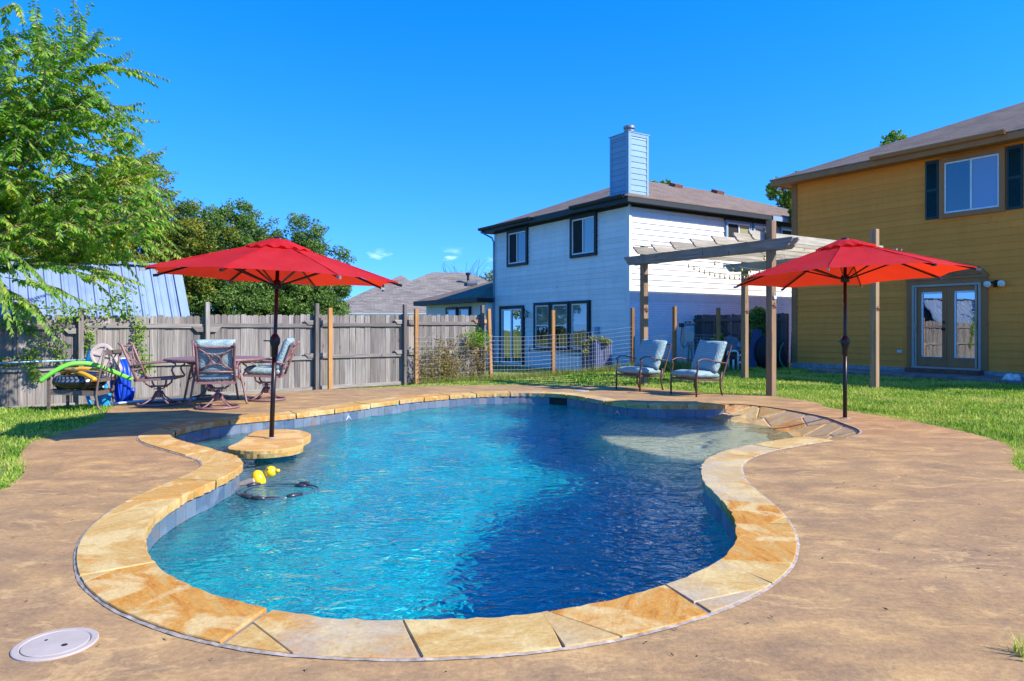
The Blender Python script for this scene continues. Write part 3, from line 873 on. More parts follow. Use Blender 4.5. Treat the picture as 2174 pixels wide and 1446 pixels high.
# longer tufts leaning over the edge of the deck
ed = resample(DECKC, 0.02, True); n_ = len(ed)
et = np.gradient(ed, axis=0); et /= np.linalg.norm(et, axis=1)[:, None] + 1e-9; en = np.stack([et[:, 1], -et[:, 0]], 1)
if inside(DK, ed[:1, 0] + en[:1, 0] * 0.3, ed[:1, 1] + en[:1, 1] * 0.3)[0]: en = -en
ex = np.concatenate([ed + en * NR.uniform(-0.02, 0.09, (n_, 1)) for _ in range(4)])
clump = 0.5 + 0.5 * np.sin(ex[:, 0] * 5.1 + 2 * np.sin(ex[:, 1] * 3.7)) * np.sin(ex[:, 1] * 6.3)
m = (np.abs(ex[:, 0]) < ex[:, 1] * 0.8 + 0.6) & (ex[:, 1] > 4) & (NR.random(len(ex)) < 0.25 + 0.75 * clump) & ~((ex[:, 0] < 2.4) & (ex[:, 1] > 11.5))
ex = ex[m]
grass('grass', ex[:, 0], ex[:, 1], NR.uniform(0.03, 0.075, len(ex)), np.full(len(ex), 0.008), 'ragged longer grass hanging over the deck edge', M['grass'], 1.3)
# ------------------------------------------------------------------ houses
def mat_paint(name, col, streak=(0.5, 0.6, 0.7), amt=0.5, rough=0.55, spec=0.35):
    t = NT(name)
    w = t.co('World', (1.2, 1.2, 0.35)); r = t.rand()
    n = t.noise(w, 2.2, 6, 0.62); f = t.noise(t.co('World', (3, 3, 40)), 3, 5, 0.65)
    c = t.mix(t.ramp(n, [(0.42, (0, 0, 0)), (0.75, (amt, amt, amt))]), col, tuple(a * b for a, b in zip(col, streak)))
    dr = t.noise(t.co('World', (7, 7, 0.5)), 1.0, 6, 0.7, 0.3)
    c = t.mix(t.ramp(dr, [(0.52, (0, 0, 0)), (0.75, (0.2, 0.2, 0.2))]), c, tuple(x * 0.62 for x in col))
    c = t.mix(0.22, c, t.ramp(f, [(0.3, (0.6, 0.6, 0.6)), (0.7, (1.3, 1.3, 1.3))]), 'MULTIPLY')
    c = t.mix(1.0, c, t.ramp(r, [(0, (0.93, 0.93, 0.93)), (1, (1.05, 1.05, 1.05))]), 'MULTIPLY')
    t.bump(f, 0.25, 0.004)
    return t.done(c, rough, spec=spec)
M['white_siding'] = mat_paint('white_siding', (0.76, 0.76, 0.74), (0.80, 0.84, 0.88), 0.8)
M['brown_siding'] = mat_paint('ochre_siding', (0.95, 0.315, 0.06), (0.88, 0.85, 0.8), 0.6, 0.9, 0.08)
M['brown_trim'] = mat_paint('brown_trim', (0.44, 0.19, 0.08), (0.75, 0.75, 0.75), 0.7, 0.85, 0.1)
M['dark_trim'] = mat_paint('dark_trim', (0.016, 0.024, 0.03), (0.6, 0.6, 0.6), 0.6)
M['blue_grey'] = mat_paint('blue_grey_siding', (0.20, 0.34, 0.47), (0.8, 0.85, 0.9), 0.6)
M['vinyl'] = mat_simple('white_vinyl', (0.72, 0.74, 0.75), 0.35, nscale=8, namt=0.15, bump=0)
M['green_shutter'] = mat_simple('dark_green_shutter', (0.006, 0.03, 0.028), 0.45, nscale=12, namt=0.3, bump=0.05)
M['slab_grey'] = mat_simple('foundation_concrete', (0.30, 0.29, 0.28), 0.85, nscale=9, namt=0.6, bump=0.4, bdist=0.01)
M['rust_metal'] = mat_simple('rusty_metal', (0.19, 0.075, 0.045), 0.7, nscale=14, namt=0.6)
M['grey_metal'] = mat_simple('grey_metal', (0.28, 0.27, 0.26), 0.45, 0.6, nscale=10, namt=0.3)
M['gutter'] = mat_simple('gutter_metal', (0.55, 0.62, 0.66), 0.45, nscale=6, namt=0.3)
M['black_metal'] = mat_simple('black_metal', (0.018, 0.017, 0.018), 0.38, 0.2, nscale=20, namt=0.3)
def mat_shingle(name, cols, ax, row=0.14, tab=0.32):
    t = NT(name)
    pos = t.new('ShaderNodeNewGeometry').outputs['Position']
    s = t.new('ShaderNodeSeparateXYZ'); t.l.new(pos, s.inputs[0])
    u = t.math('ADD', t.math('MULTIPLY', s.outputs[0], ax[0]), t.math('MULTIPLY', s.outputs[1], ax[1]))
    c_ = t.new('ShaderNodeCombineXYZ'); t.l.new(u, c_.inputs[0]); t.l.new(t.math('MULTIPLY', s.outputs[2], 2.6), c_.inputs[1])
    b = t.new('ShaderNodeTexBrick'); t.l.new(c_.outputs[0], b.inputs['Vector'])
    b.inputs['Scale'].default_value = 1.0; b.inputs['Brick Width'].default_value = tab; b.inputs['Row Height'].default_value = row
    b.inputs['Mortar Size'].default_value = 0.006; b.inputs['Bias'].default_value = 0.0
    b.inputs['Color1'].default_value = (*cols[0], 1); b.inputs['Color2'].default_value = (*cols[1], 1); b.inputs['Mortar'].default_value = (*[x * 0.4 for x in cols[0]], 1)
    n = t.noise(t.co('World'), 1.3, 6, 0.6); f = t.noise(t.co('World'), 55, 4, 0.7)
    c = t.mix(t.ramp(n, [(0.4, (0, 0, 0)), (0.75, (0.7, 0.7, 0.7))]), b.outputs['Color'], cols[2])
    c = t.mix(0.5, c, t.ramp(f, [(0.3, (0.55, 0.55, 0.55)), (0.7, (1.4, 1.4, 1.4))]), 'MULTIPLY')
    t.bump(t.math('ADD', b.outputs['Fac'], t.math('MULTIPLY', f, -0.4)), 0.5, -0.012)
    return t.done(c, 0.9, spec=0.2)
SH_W = mat_shingle('brown_shingles', [(0.16, 0.115, 0.085), (0.23, 0.17, 0.125), (0.25, 0.19, 0.15)], (0.837 + 0.547, 0.547 - 0.837))
SH_B = mat_shingle('taupe_shingles', [(0.13, 0.10, 0.078), (0.19, 0.15, 0.115), (0.21, 0.17, 0.135)], (0.837 + 0.547, 0.547 - 0.837))
SH_G = mat_shingle('grey_shingles', [(0.15, 0.13, 0.11), (0.29, 0.255, 0.22), (0.23, 0.205, 0.18)], (1.0, 0.2), 0.16, 0.5)
def mat_glass(name, base, rough=0.02, slat=0.0, spec=1.0, ior=1.7):
    t = NT(name)
    c = base
    if slat:
        w = t.new('ShaderNodeTexWave', wave_type='BANDS', bands_direction='Z'); t.l.new(t.co('World'), w.inputs[0]); w.inputs['Scale'].default_value = slat
        w.inputs['Distortion'].default_value = 0.25
        c = t.mix(w.outputs['Fac'], tuple(x * 0.45 for x in base), base)
    n = t.noise(t.co('World'), 2.5, 2, 0.5)
    t.bump(n, 0.04, 0.02)
    t.set(t.b, 'IOR', ior)
    return t.done(c, rough, spec=spec)
M['glass_dark'] = mat_glass('dark_window_glass', (0.012, 0.016, 0.02))
M['glass_blind'] = mat_glass('window_with_blinds', (0.20, 0.25, 0.22), slat=9.0)
M['glass_curtain'] = mat_glass('window_with_curtain', (0.20, 0.25, 0.38), ior=1.5)
M['screen'] = mat_simple('insect_screen', (0.008, 0.011, 0.013), 0.8, bump=0, namt=0.1)
M['glass_warm'] = mat_glass('warm_window_glass', (0.32, 0.31, 0.17), ior=1.45)  # opaque glossy pane with a warm yellow base colour
M['door_glass'] = mat_glass('door_glass', (0.010, 0.011, 0.012), rough=0.01, ior=2.6)
def mat_painted_brick():
    t = NT('white_painted_brick')
    pos = t.new('ShaderNodeTexCoord').outputs['Object']
    s = t.new('ShaderNodeSeparateXYZ'); t.l.new(pos, s.inputs[0])
    c_ = t.new('ShaderNodeCombineXYZ'); t.l.new(s.outputs[0], c_.inputs[0]); t.l.new(s.outputs[2], c_.inputs[1])
    b = t.new('ShaderNodeTexBrick'); t.l.new(c_.outputs[0], b.inputs['Vector'])
    b.inputs['Scale'].default_value = 1.0; b.inputs['Brick Width'].default_value = 0.215; b.inputs['Row Height'].default_value = 0.075; b.inputs['Mortar Size'].default_value = 0.007
    b.inputs['Color1'].default_value = (0.72, 0.75, 0.78, 1); b.inputs['Color2'].default_value = (0.80, 0.82, 0.83, 1); b.inputs['Mortar'].default_value = (0.55, 0.57, 0.62, 1)
    n = t.noise(t.co('Object'), 1.2, 6, 0.6)
    c = t.mix(t.ramp(n, [(0.45, (0, 0, 0)), (0.75, (0.6, 0.6, 0.6))]), b.outputs['Color'], (0.55, 0.60, 0.70))
    t.bump(b.outputs['Fac'], 0.6, -0.01)
    return t.done(c, 0.7, spec=0.3)
M['white_brick'] = mat_painted_brick()

class Face:
    """a wall plane in a house's local frame: along t, up z, outwards n"""
    def __init__(s, parent, o, d, n): s.p, s.o, s.d, s.n = parent, Vector(o), Vector(d), Vector(n)
    def P(s, t, z, off=0.0): return s.o + s.d * t + s.n * off + UP * z
    def slab(s, b, t0, t1, z0, z1, o0, o1):
        v = [s.P(t, z, o) for o in (o0, o1) for t, z in ((t0, z0), (t1, z0), (t1, z1), (t0, z1))]
        b.add(v, [(0, 1, 2, 3), (7, 6, 5, 4), (0, 4, 5, 1), (1, 5, 6, 2), (2, 6, 7, 3), (3, 7, 4, 0)])
        return b
    def part(s, name, mat, t0, t1, z0, z1, o0, o1, parent=None, bevel=0.0):
        return s.slab(MB(), t0, t1, z0, z1, o0, o1).build(name, mat, parent or s.p, bevel=bevel)
    def boards(s, mat, t0, t1, z0, z1, ex, name='siding_board', skip=(), lap=0.026):
        """lap siding, one object per board; spans given in skip are left open"""
        k = int((z1 - z0) / ex)
        for i in range(k + 1):
            za = z0 + i * ex; zb = min(za + ex + 0.02, z1)
            if zb - za < 0.04: break
            spans = [(t0, t1)]
            for (a, b_, c, d) in skip:
                if za + 0.02 > c and zb - 0.02 < d:
                    spans = [x for sp in spans for x in ((sp[0], min(sp[1], a)), (max(sp[0], b_), sp[1])) if x[1] - x[0] > 0.02]
            if ex < 0.175 and spans[0][1] - spans[0][0] > 5:      # long walls: boards butt-jointed somewhere along their run
                cut_ = [sp for sp in spans]; spans = []
                for (a, b_) in cut_:
                    c_ = rng.uniform(a + 0.6, b_ - 0.6) if b_ - a > 2.5 else b_
                    spans += [(a, c_ - 0.0015), (c_ + 0.0015, b_)] if c_ < b_ else [(a, b_)]
            for (a, b_) in spans:
                v = [s.P(t, z, o) for t in (a, b_) for z, o in ((za, 0.0), (za, lap), (zb, lap * 0.3), (zb, 0.0))]
                bb = MB().add(v, [(0, 1, 2, 3), (7, 6, 5, 4), (0, 4, 5, 1), (1, 5, 6, 2), (2, 6, 7, 3), (3, 7, 4, 0)])
                bb.build(name, mat, s.p)
    def window(s, t0, t1, z0, z1, trim, tw, panes, frame=None, sash='v', split=None, fw=0.045, off=0.062, top=None):
        """trim surround, frame, and panes; panes is a list of materials from t0 to t1"""
        fr = frame or M['vinyl']
        b = MB()
        o1 = off + 0.035
        s.slab(b, t0 - tw, t1 + tw, z1, z1 + (top or tw), 0.0, o1); s.slab(b, t0 - tw, t1 + tw, z0 - tw, z0, 0.0, o1)
        s.slab(b, t0 - tw, t0, z0, z1, 0.0, o1); s.slab(b, t1, t1 + tw, z0, z1, 0.0, o1)
        w = b.build('window', trim, s.p)
        b = MB(); o0, o1 = off - 0.02, off + 0.012
        s.slab(b, t0, t1, z1 - fw, z1, o0, o1); s.slab(b, t0, t1, z0, z0 + fw, o0, o1)
        s.slab(b, t0, t0 + fw, z0 + fw, z1 - fw, o0, o1); s.slab(b, t1 - fw, t1, z0 + fw, z1 - fw, o0, o1)
        n = len(panes)
        if sash == 'v':
            st = [t0 + fw + (t1 - t0 - 2 * fw) * i / n for i in range(n + 1)] if split is None else [t0 + fw] + list(split) + [t1 - fw]
            for x in st[1:-1]: s.slab(b, x - fw / 2, x + fw / 2, z0 + fw, z1 - fw, o0, o1 + 0.004)
            cells = [(st[i], st[i + 1], z0 + fw, z1 - fw) for i in range(n)]
        else:
            zm = (z0 + z1) / 2 if split is None else split
            s.slab(b, t0 + fw, t1 - fw, zm - fw / 2, zm + fw / 2, o0, o1 + 0.004)
            cells = [(t0 + fw, t1 - fw, zm, z1 - fw), (t0 + fw, t1 - fw, z0 + fw, zm)]
        b.build('frame', fr, w)
        for i, (a, c, d, e) in enumerate(cells):
            s.part('pane', panes[i], a, c, d, e, off - 0.03, off - 0.012, w)
        return w
HRZ = math.atan2(0.547, 0.837)
def hip_roof(parent, x0, x1, y0, y1, ze, pitch, mat, fascia, fh=0.18, soffit=None, name='roof'):
    """hip roof over an eave rectangle; returns the ridge height"""
    half = min(x1 - x0, y1 - y0) / 2; zr = ze + half * pitch
    if (x1 - x0) >= (y1 - y0): r0, r1 = (x0 + half, (y0 + y1) / 2), (x1 - half, (y0 + y1) / 2)
    else: r0, r1 = ((x0 + x1) / 2, y0 + half), ((x0 + x1) / 2, y1 - half)
    V = [(x0, y0, ze), (x1, y0, ze), (x1, y1, ze), (x0, y1, ze), (*r0, zr), (*r1, zr)]
    V += [(a, b_, c - 0.03) for a, b_, c in V]
    F = [(0, 1, 5, 4), (2, 3, 4, 5), (1, 2, 5), (3, 0, 4)] if (x1 - x0) >= (y1 - y0) else [(0, 1, 4), (1, 2, 5, 4), (2, 3, 5), (3, 0, 4, 5)]
    F = F + [(6, 7, 8, 9), (0, 6, 7, 1), (1, 7, 8, 2), (2, 8, 9, 3), (3, 9, 6, 0)]
    rf = MB().add(V, F).build(name, mat, parent)
    b = MB(); w = 0.03; zb = ze - fh
    for (a0, a1, c0, c1) in ((x0 + w, x1 - w, y0 + 0.012, y0 + 0.012 + w), (x0 + w, x1 - w, y1 - 0.012 - w, y1 - 0.012), (x0 + 0.012, x0 + 0.012 + w, y0 + 0.012, y1 - 0.012), (x1 - 0.012 - w, x1 - 0.012, y0 + 0.012, y1 - 0.012)):
        b.box(((a0 + a1) / 2, (c0 + c1) / 2, (ze - 0.032 + zb) / 2), (a1 - a0, c1 - c0, ze - 0.032 - zb))
    b.build('fascia', fascia, rf)
    MB().box(((x0 + x1) / 2, (y0 + y1) / 2, zb + 0.03), (x1 - x0 - 0.1, y1 - y0 - 0.1, 0.02)).build('soffit', soffit or fascia, rf)
    return rf, zr

# ---- white house -------------------------------------------------
wh = thing('white_house', 'white two storey sided house with black trim and blue grey chimney', 'house', (3.88, 23.49, -0.108), HRZ)
wh.scale = (1.09, 1.09, 1.09)
WBASE = -0.36
MB().box((6.0, 3.885, 2.35), (11.94, 7.71, 5.4)).build('wall', M['white_siding'], wh)
L = Face(wh, (0.02, 0, 0), (0, 1, 0), (-1, 0, 0)); Rf = Face(wh, (0, 0.02, 0), (1, 0, 0), (0, -1, 0))
L.boards(M['white_siding'], 0.10, 7.66, -0.15, 4.97, 0.1745, skip=[(5.62, 7.40, -0.3, 2.06), (1.76, 5.05, 0.42, 2.13)])
Rf.boards(M['white_siding'], 0.11, 12.0, 2.36, 4.97, 0.1745, lap=0.042)
b = MB(); L.slab(b, -0.045, 0.10, -0.3, 4.98, 0.0, 0.036); Rf.slab(b, 0.0, 0.10, 2.35, 4.98, 0.0, 0.05); b.build('corner_trim', M['white_siding'], wh)
L.part('corner_trim', M['white_siding'], 7.66, 7.77, -0.36, 4.98, 0, 0.036)
Rf.part('brick_wall', M['white_brick'], 0.0, 12.0, -0.36, 2.06, 0.0, 0.03)
Rf.part('brick_ledge', M['white_siding'], 0.0, 12.0, 2.335, 2.355, 0.0, 0.06)
sb = MB()                                            # soldier course: upright bricks, a few pixels each
x = 0.004
while x < 12: 
    Rf.slab(sb, x, x + 0.065, 2.063, 2.333, 0.0, 0.035 + rng.uniform(0, 0.006)); x += 0.074
so = sb.build('soldier_course', M['white_siding'], wh); so['kind'] = 'stuff'
L.part('frieze', M['dark_trim'], 0.0, 7.77, 4.92, 5.0, 0.0, 0.05)
Rf.part('frieze', M['dark_trim'], 0.0, 4.30, 4.92, 5.0, 0.0, 0.05)
Rf.part('frieze', M['dark_trim'], 4.30, 12.0, 4.84, 5.0, 0.0, 0.052)
rf, zr = hip_roof(wh, -0.42, 12.4, -0.42, 8.19, 5.16, 0.40, SH_W, M['dark_trim'])
# pale repainted stretch of fascia
MB().box((9.0, -0.432, 5.045), (5.3, 0.02, 0.16)).build('fascia_board', M['blue_grey'], wh)
# gutters on the back eave with a downpipe at the far corner
def gutter(parent, p0, p1, out, mat, name='gutter', w=0.11, h=0.10):
    p0, p1, out = Vector(p0), Vector(p1), Vector(out)
    prof = [(0, 0), (0, -h), (w * 0.65, -h), (w, -h * 0.35), (w, 0.0), (w - 0.012, 0), (w - 0.012, -h * 0.35), (w * 0.6, -h + 0.012), (0.012, -h + 0.012), (0.012, 0)]
    return MB().extrude(prof, p0, out, UP, p1 - p0).build(name, mat, parent)
gutter(wh, (-0.425, 4.6, 5.17), (-0.425, 8.19, 5.17), (-1, 0, 0), M['dark_trim'])
gutter(wh, (-0.425, -0.3, 5.2), (-0.425, 2.3, 5.2), (-1, 0, 0), M['dark_trim'])
MB().tube([(-0.47, 8.05, 5.07), (-0.45, 7.98, 4.98), (-0.10, 7.80, 4.78), (-0.06, 7.74, 4.6), (-0.06, 7.74, -0.3)], 0.035, 8).build('downpipe', M['blue_grey'], wh, smooth=True)
L.window(5.50, 6.68, 3.65, 4.82, M['dark_trim'], 0.10, [M['glass_dark'], M['screen']], top=0.14)
L.window(1.57, 2.74, 3.66, 4.84, M['dark_trim'], 0.10, [M['glass_blind'], M['screen']], top=0.14)
w3 = L.window(1.93, 2.76, 0.52, 2.02, M['dark_trim'], 0.10, [M['glass_blind'], M['glass_dark']], sash='h', split=1.30, frame=M['vinyl'])
L.window(3.0, 3.83, 0.52, 2.02, M['dark_trim'], 0.10, [M['glass_blind'], M['glass_dark']], sash='h', split=1.30)
L.window(4.06, 4.88, 0.52, 2.02, M['dark_trim'], 0.10, [M['glass_blind'], M['glass_dark']], sash='h', split=1.30)
# sliding door
b = MB(); L.slab(b, 5.66, 7.36, 1.94, 2.06, 0, 0.07); L.slab(b, 5.66, 5.80, -0.16, 1.94, 0, 0.07); L.slab(b, 7.22, 7.36, -0.16, 1.94, 0, 0.07)
sd = b.build('sliding_door', M['dark_trim'], wh)
b = MB(); L.slab(b, 5.80, 7.22, 1.88, 1.94, 0.0, 0.05); L.slab(b, 5.80, 7.22, -0.16, -0.08, 0, 0.05); L.slab(b, 5.80, 5.86, -0.08, 1.88, 0, 0.05); L.slab(b, 7.16, 7.22, -0.08, 1.88, 0, 0.05); L.slab(b, 6.48, 6.56, -0.08, 1.88, 0, 0.056)
b.build('frame', M['vinyl'], sd)
L.part('pane', M['door_glass'], 5.86, 6.48, -0.08, 1.88, -0.02, 0.02, sd); L.part('pane', M['door_glass'], 6.56, 7.16, -0.08, 1.88, -0.02, 0.012, sd)
# wall lamp, sockets
b = MB().lathe([(0.0, 0), (0.06, 0.0), (0.075, 0.05), (0.055, 0.14), (0.05, 0.16)], 10, L.P(5.37, 1.60, 0.14)); b.box(L.P(5.37, 1.78, 0.06), (0.14, 0.05, 0.05)); b.ball(L.P(5.37, 1.83, 0.13), 0.045, 8, 6)
b.build('wall_lamp', M['grey_metal'], wh, smooth=True)
L.part('electric_socket', M['grey_metal'], 5.30, 5.38, 0.36, 0.50, 0.03, 0.06); L.part('meter_box', M['blue_grey'], 1.36, 1.54, 1.02, 1.24, 0.03, 0.10)
b = MB(); L.slab(b, 3.7, 3.76, 2.62, 2.70, 0.02, 0.05); L.slab(b, 3.62, 3.68, 2.6, 2.66, 0.02, 0.05); b.build('hook', M['vinyl'], wh)
# upper windows on the sunny side
Rf.window(4.42, 5.60, 3.92, 4.80, M['blue_grey'], 0.07, [M['screen'], M['glass_warm']], split=[5.02])
Rf.window(5.84, 7.05, 3.92, 4.80, M['blue_grey'], 0.07, [M['glass_warm'], M['glass_warm']], split=[6.44])
Rf.window(7.35, 8.55, 3.92, 4.80, M['blue_grey'], 0.07, [M['screen'], M['glass_warm']])
# chimney
ch = MB().box((0.445, 0.465, 6.15), (0.81, 0.83, 2.1)).build('chimney', M['blue_grey'], wh)
for ff in (Face(ch, (0.04, 0.05, 0), (0, 1, 0), (-1, 0, 0)), Face(ch, (0.04, 0.05, 0), (1, 0, 0), (0, -1, 0))):
    W_ = 0.83 if ff.d.y else 0.81
    ff.boards(M['blue_grey'], 0.08, W_ - 0.08, 5.25, 7.10, 0.178)
    bb = MB(); ff.slab(bb, -0.03 if ff.d.x else 0.0, 0.08, 5.15, 7.2, 0.0, 0.034); ff.slab(bb, W_ - 0.08, W_, 5.15, 7.2, 0, 0.034); ff.slab(bb, 0.08, W_ - 0.08, 7.1, 7.2, 0, 0.03); bb.build('corner_trim', M['blue_grey'], ch)
MB().box((0.445, 0.465, 7.215), (0.90, 0.92, 0.03)).build('chimney_top', M['blue_grey'], ch)
MB().lathe([(0.13, 7.22), (0.13, 7.36), (0.17, 7.36), (0.17, 7.40), (0.13, 7.41), (0.13, 7.46), (0.18, 7.46), (0.18, 7.53), (0.15, 7.55)], 20, (0.445, 0.465, 0)).build('flue_cap', M['grey_metal'], ch, smooth=False)
# roof furniture
MB().lathe([(0.14, 5.9), (0.09, 6.02), (0.08, 6.1), (0.08, 6.72), (0.12, 6.73), (0.12, 6.78), (0.09, 6.79), (0.12, 6.82), (0.12, 6.86)], 12, (2.35, 2.05, -0.02)).build('flue_pipe', M['rust_metal'], wh)
for xx in (5.6, 8.0):
    zz_ = 5.16 + (3.45 + 0.42) * 0.40
    MB().box((xx, 3.42, zz_ + 0.05), (0.42, 0.34, 0.12), Matrix.Rotation(0.36, 3, 'X')).build('roof_vent', M['rust_metal'], wh)
# single storey wing at the far end
wg = Face(wh, (-0.35, 0, 0), (0, 1, 0), (-1, 0, 0))
MB().box((1.8, 10.5, 0.95), (4.3, 5.3, 2.6)).build('wing_wall', M['white_siding'], wh)
wr, _ = hip_roof(wh, -0.85, 4.4, 7.70, 13.5, 2.42, 0.34, SH_W, M['dark_trim'], 0.2, name='wing_roof')
wg2 = Face(wh, (-0.35, 0, 0), (0, 1, 0), (-1, 0, 0))
wg2.window(10.2, 11.0, 0.7, 2.0, M['dark_trim'], 0.09, [M['glass_dark'], M['glass_blind']], sash='h')
wg2.window(9.1, 9.9, 0.7, 2.0, M['dark_trim'], 0.09, [M['glass_dark'], M['glass_blind']], sash='h')

# ---- ochre house -------------------------------------------------
bh = thing('ochre_house', 'ochre lap sided two storey house with french doors and green shutters', 'house', (8.58, 21.6, 0), HRZ)
MB().box((4.5, -6.0, 2.9), (8.96, 11.98, 5.5)).build('wall', M['brown_siding'], bh)
MB().box((4.49, -6.0, -0.12), (9.03, 12.06, 0.56)).build('foundation', M['slab_grey'], bh)
K = Face(bh, (0.02, 0, 0), (0, -1, 0), (-1, 0, 0))
K.boards(M['brown_siding'], 0.16, 12.0, 0.16, 5.62, 0.171, skip=[(3.46, 5.38, 0.1, 2.45), (4.26, 5.76, 4.0, 5.5)])
b = MB(); K.slab(b, 0.0, 0.16, 0.15, 5.62, 0.0, 0.036); b.build('corner_trim', M['brown_trim'], bh)
Face(bh, (0, 0.0, 0), (1, 0, 0), (0, 1, 0)).part('corner_trim', M['brown_trim'], -0.016, 0.14, 0.15, 5.62, -0.01, 0.03)
rfb, _ = hip_roof(bh, -0.47, 9.45, -12.5, 0.47, 5.75, 0.40, SH_B, M['brown_trim'], 0.19)
gutter(bh, (-0.475, -2.75, 5.80), (-0.475, -5.95, 5.80), (-1, 0, 0), M['brown_trim'])
K.window(4.40, 5.64, 4.10, 5.38, M['brown_trim'], 0.12, [M['glass_dark'], M['glass_curtain']], fw=0.04, top=0.13)
def shutter(t0, t1, z0, z1):
    sh = K.part('shutter', M['green_shutter'], t0, t1, z0, z1, 0.02, 0.045)
    b = MB(); zm = (z0 + z1) / 2
    for a, c, d, e in ((t0, t0 + 0.045, z0, z1), (t1 - 0.045, t1, z0, z1), (t0 + 0.045, t1 - 0.045, z0, z0 + 0.06), (t0 + 0.045, t1 - 0.045, z1 - 0.08, z1), (t0 + 0.045, t1 - 0.045, zm - 0.03, zm + 0.03)): K.slab(b, a, c, d, e, 0.045, 0.062)
    b.build('rail', M['green_shutter'], sh)
    b = MB()
    for lo, hi in ((z0 + 0.06, zm - 0.03), (zm + 0.03, z1 - 0.08)):
        z = lo
        while z < hi - 0.02:
            v = [K.P(t, zz_, o) for t in (t0 + 0.045, t1 - 0.045) for zz_, o in ((z, 0.045), (z + 0.004, 0.058), (z + 0.032, 0.046))]
            b.add(v, [(0, 1, 2), (5, 4, 3), (0, 3, 4, 1), (1, 4, 5, 2), (2, 5, 3, 0)]); z += 0.034
    b.build('louvre_panel', M['green_shutter'], sh)
shutter(3.93, 4.25, 4.0, 5.50); shutter(5.79, 6.12, 4.0, 5.50)
# french doors
b = MB(); K.slab(b, 3.46, 3.60, 0.17, 2.44, 0, 0.06); K.slab(b, 5.24, 5.38, 0.17, 2.44, 0, 0.06); K.slab(b, 3.60, 5.24, 2.32, 2.44, 0, 0.06)
fd = b.build('door_surround', M['brown_trim'], bh)
b = MB(); K.slab(b, 3.60, 3.655, 0.2, 2.32, 0, 0.085); K.slab(b, 5.185, 5.24, 0.2, 2.32, 0, 0.085); K.slab(b, 3.655, 5.185, 2.27, 2.32, 0, 0.085); K.slab(b, 3.60, 5.24, 0.17, 0.215, 0, 0.11)
K.slab(b, 3.67, 3.71, 0.22, 2.26, 0.04, 0.075); K.slab(b, 5.11, 5.15, 0.22, 2.26, 0.04, 0.075); K.slab(b, 3.672, 3.70, 1.15, 1.33, 0.075, 0.10); K.slab(b, 5.12, 5.148, 1.15, 1.33, 0.075, 0.10)
b.build('screen_frame', mat_simple('taupe_screen_frame', (0.40, 0.35, 0.28), 0.5, nscale=8, namt=0.2, bump=0), fd)
for t0, t1, g0, g1 in ((3.72, 4.415, 3.83, 4.33), (4.425, 5.10, 4.63, 5.09)):
    b = MB(); K.slab(b, t0, g0, 0.23, 2.26, 0.0, 0.04); K.slab(b, g1, t1, 0.23, 2.26, 0.0, 0.04); K.slab(b, g0, g1, 0.23, 0.46, 0, 0.04); K.slab(b, g0, g1, 2.13, 2.26, 0, 0.04)
    d = b.build('door', M['brown_trim'], bh)
    b = MB(); K.slab(b, g0, g0 + 0.035, 0.46, 2.13, 0.02, 0.046); K.slab(b, g0, g1, 2.085, 2.13, 0.02, 0.046); K.slab(b, g0, g1, 0.46, 0.475, 0.02, 0.046); b.build('glazing_bead', M['vinyl'], d)
    K.part('pane', M['door_glass'], g0 + 0.035, g1, 0.475, 2.085, 0.0, 0.022, d)
    if t0 < 4:
        b = MB(); b.ball(K.P(4.375, 1.18, 0.09), 0.042, 10, 8); b.box(K.P(4.375, 1.18, 0.055), (0.05, 0.05, 0.05)); b.lathe([(0.035, 0), (0.03, 0.02)], 10, K.P(4.375, 1.36, 0.04), Matrix.Rotation(-math.pi / 2, 4, 'Y')); b.build('handle', M['black_metal'], d, smooth=True)
K.part('door_post', M['brown_trim'], 4.405, 4.44, 0.22, 2.27, 0.036, 0.055)
# fanlight moulding over the doors
b = MB(); cx_, r0_ = 4.42, 0.96
b_arc = [(cx_ + r0_ * math.cos(a), 2.45 + 0.40 * math.sin(a)) for a in np.linspace(0, math.pi, 25)]
arc_in = [(cx_ + (r0_ - 0.1) * math.cos(a), 2.45 + 0.32 * math.sin(a)) for a in np.linspace(0, math.pi, 25)]
for i in range(24):
    v = [K.P(*p, o) for o in (0.02, 0.075) for p in (b_arc[i], b_arc[i + 1], arc_in[i + 1], arc_in[i])]
    b.add(v, [(0, 1, 2, 3), (7, 6, 5, 4), (0, 4, 5, 1), (2, 6, 7, 3)])
K.slab(b, cx_ - 0.98, cx_ + 0.98, 2.445, 2.50, 0.0, 0.085)
fl = b.build('fanlight', M['brown_trim'], bh)
b = MB()
v = [K.P(*p, 0.035) for p in arc_in]; b.add(v, [tuple(range(25))])
for i in range(1, 10):
    a = math.pi * i / 10
    p0 = K.P(cx_ + 0.12 * math.cos(a), 2.52 + 0.05 * math.sin(a), 0.045); p1 = K.P(cx_ + (r0_ - 0.1) * math.cos(a), 2.45 + 0.32 * math.sin(a), 0.045); b.bar(p0, p1, 0.018, 0.03, tuple(K.n))
b.build('fan_ribs', M['brown_trim'], fl)
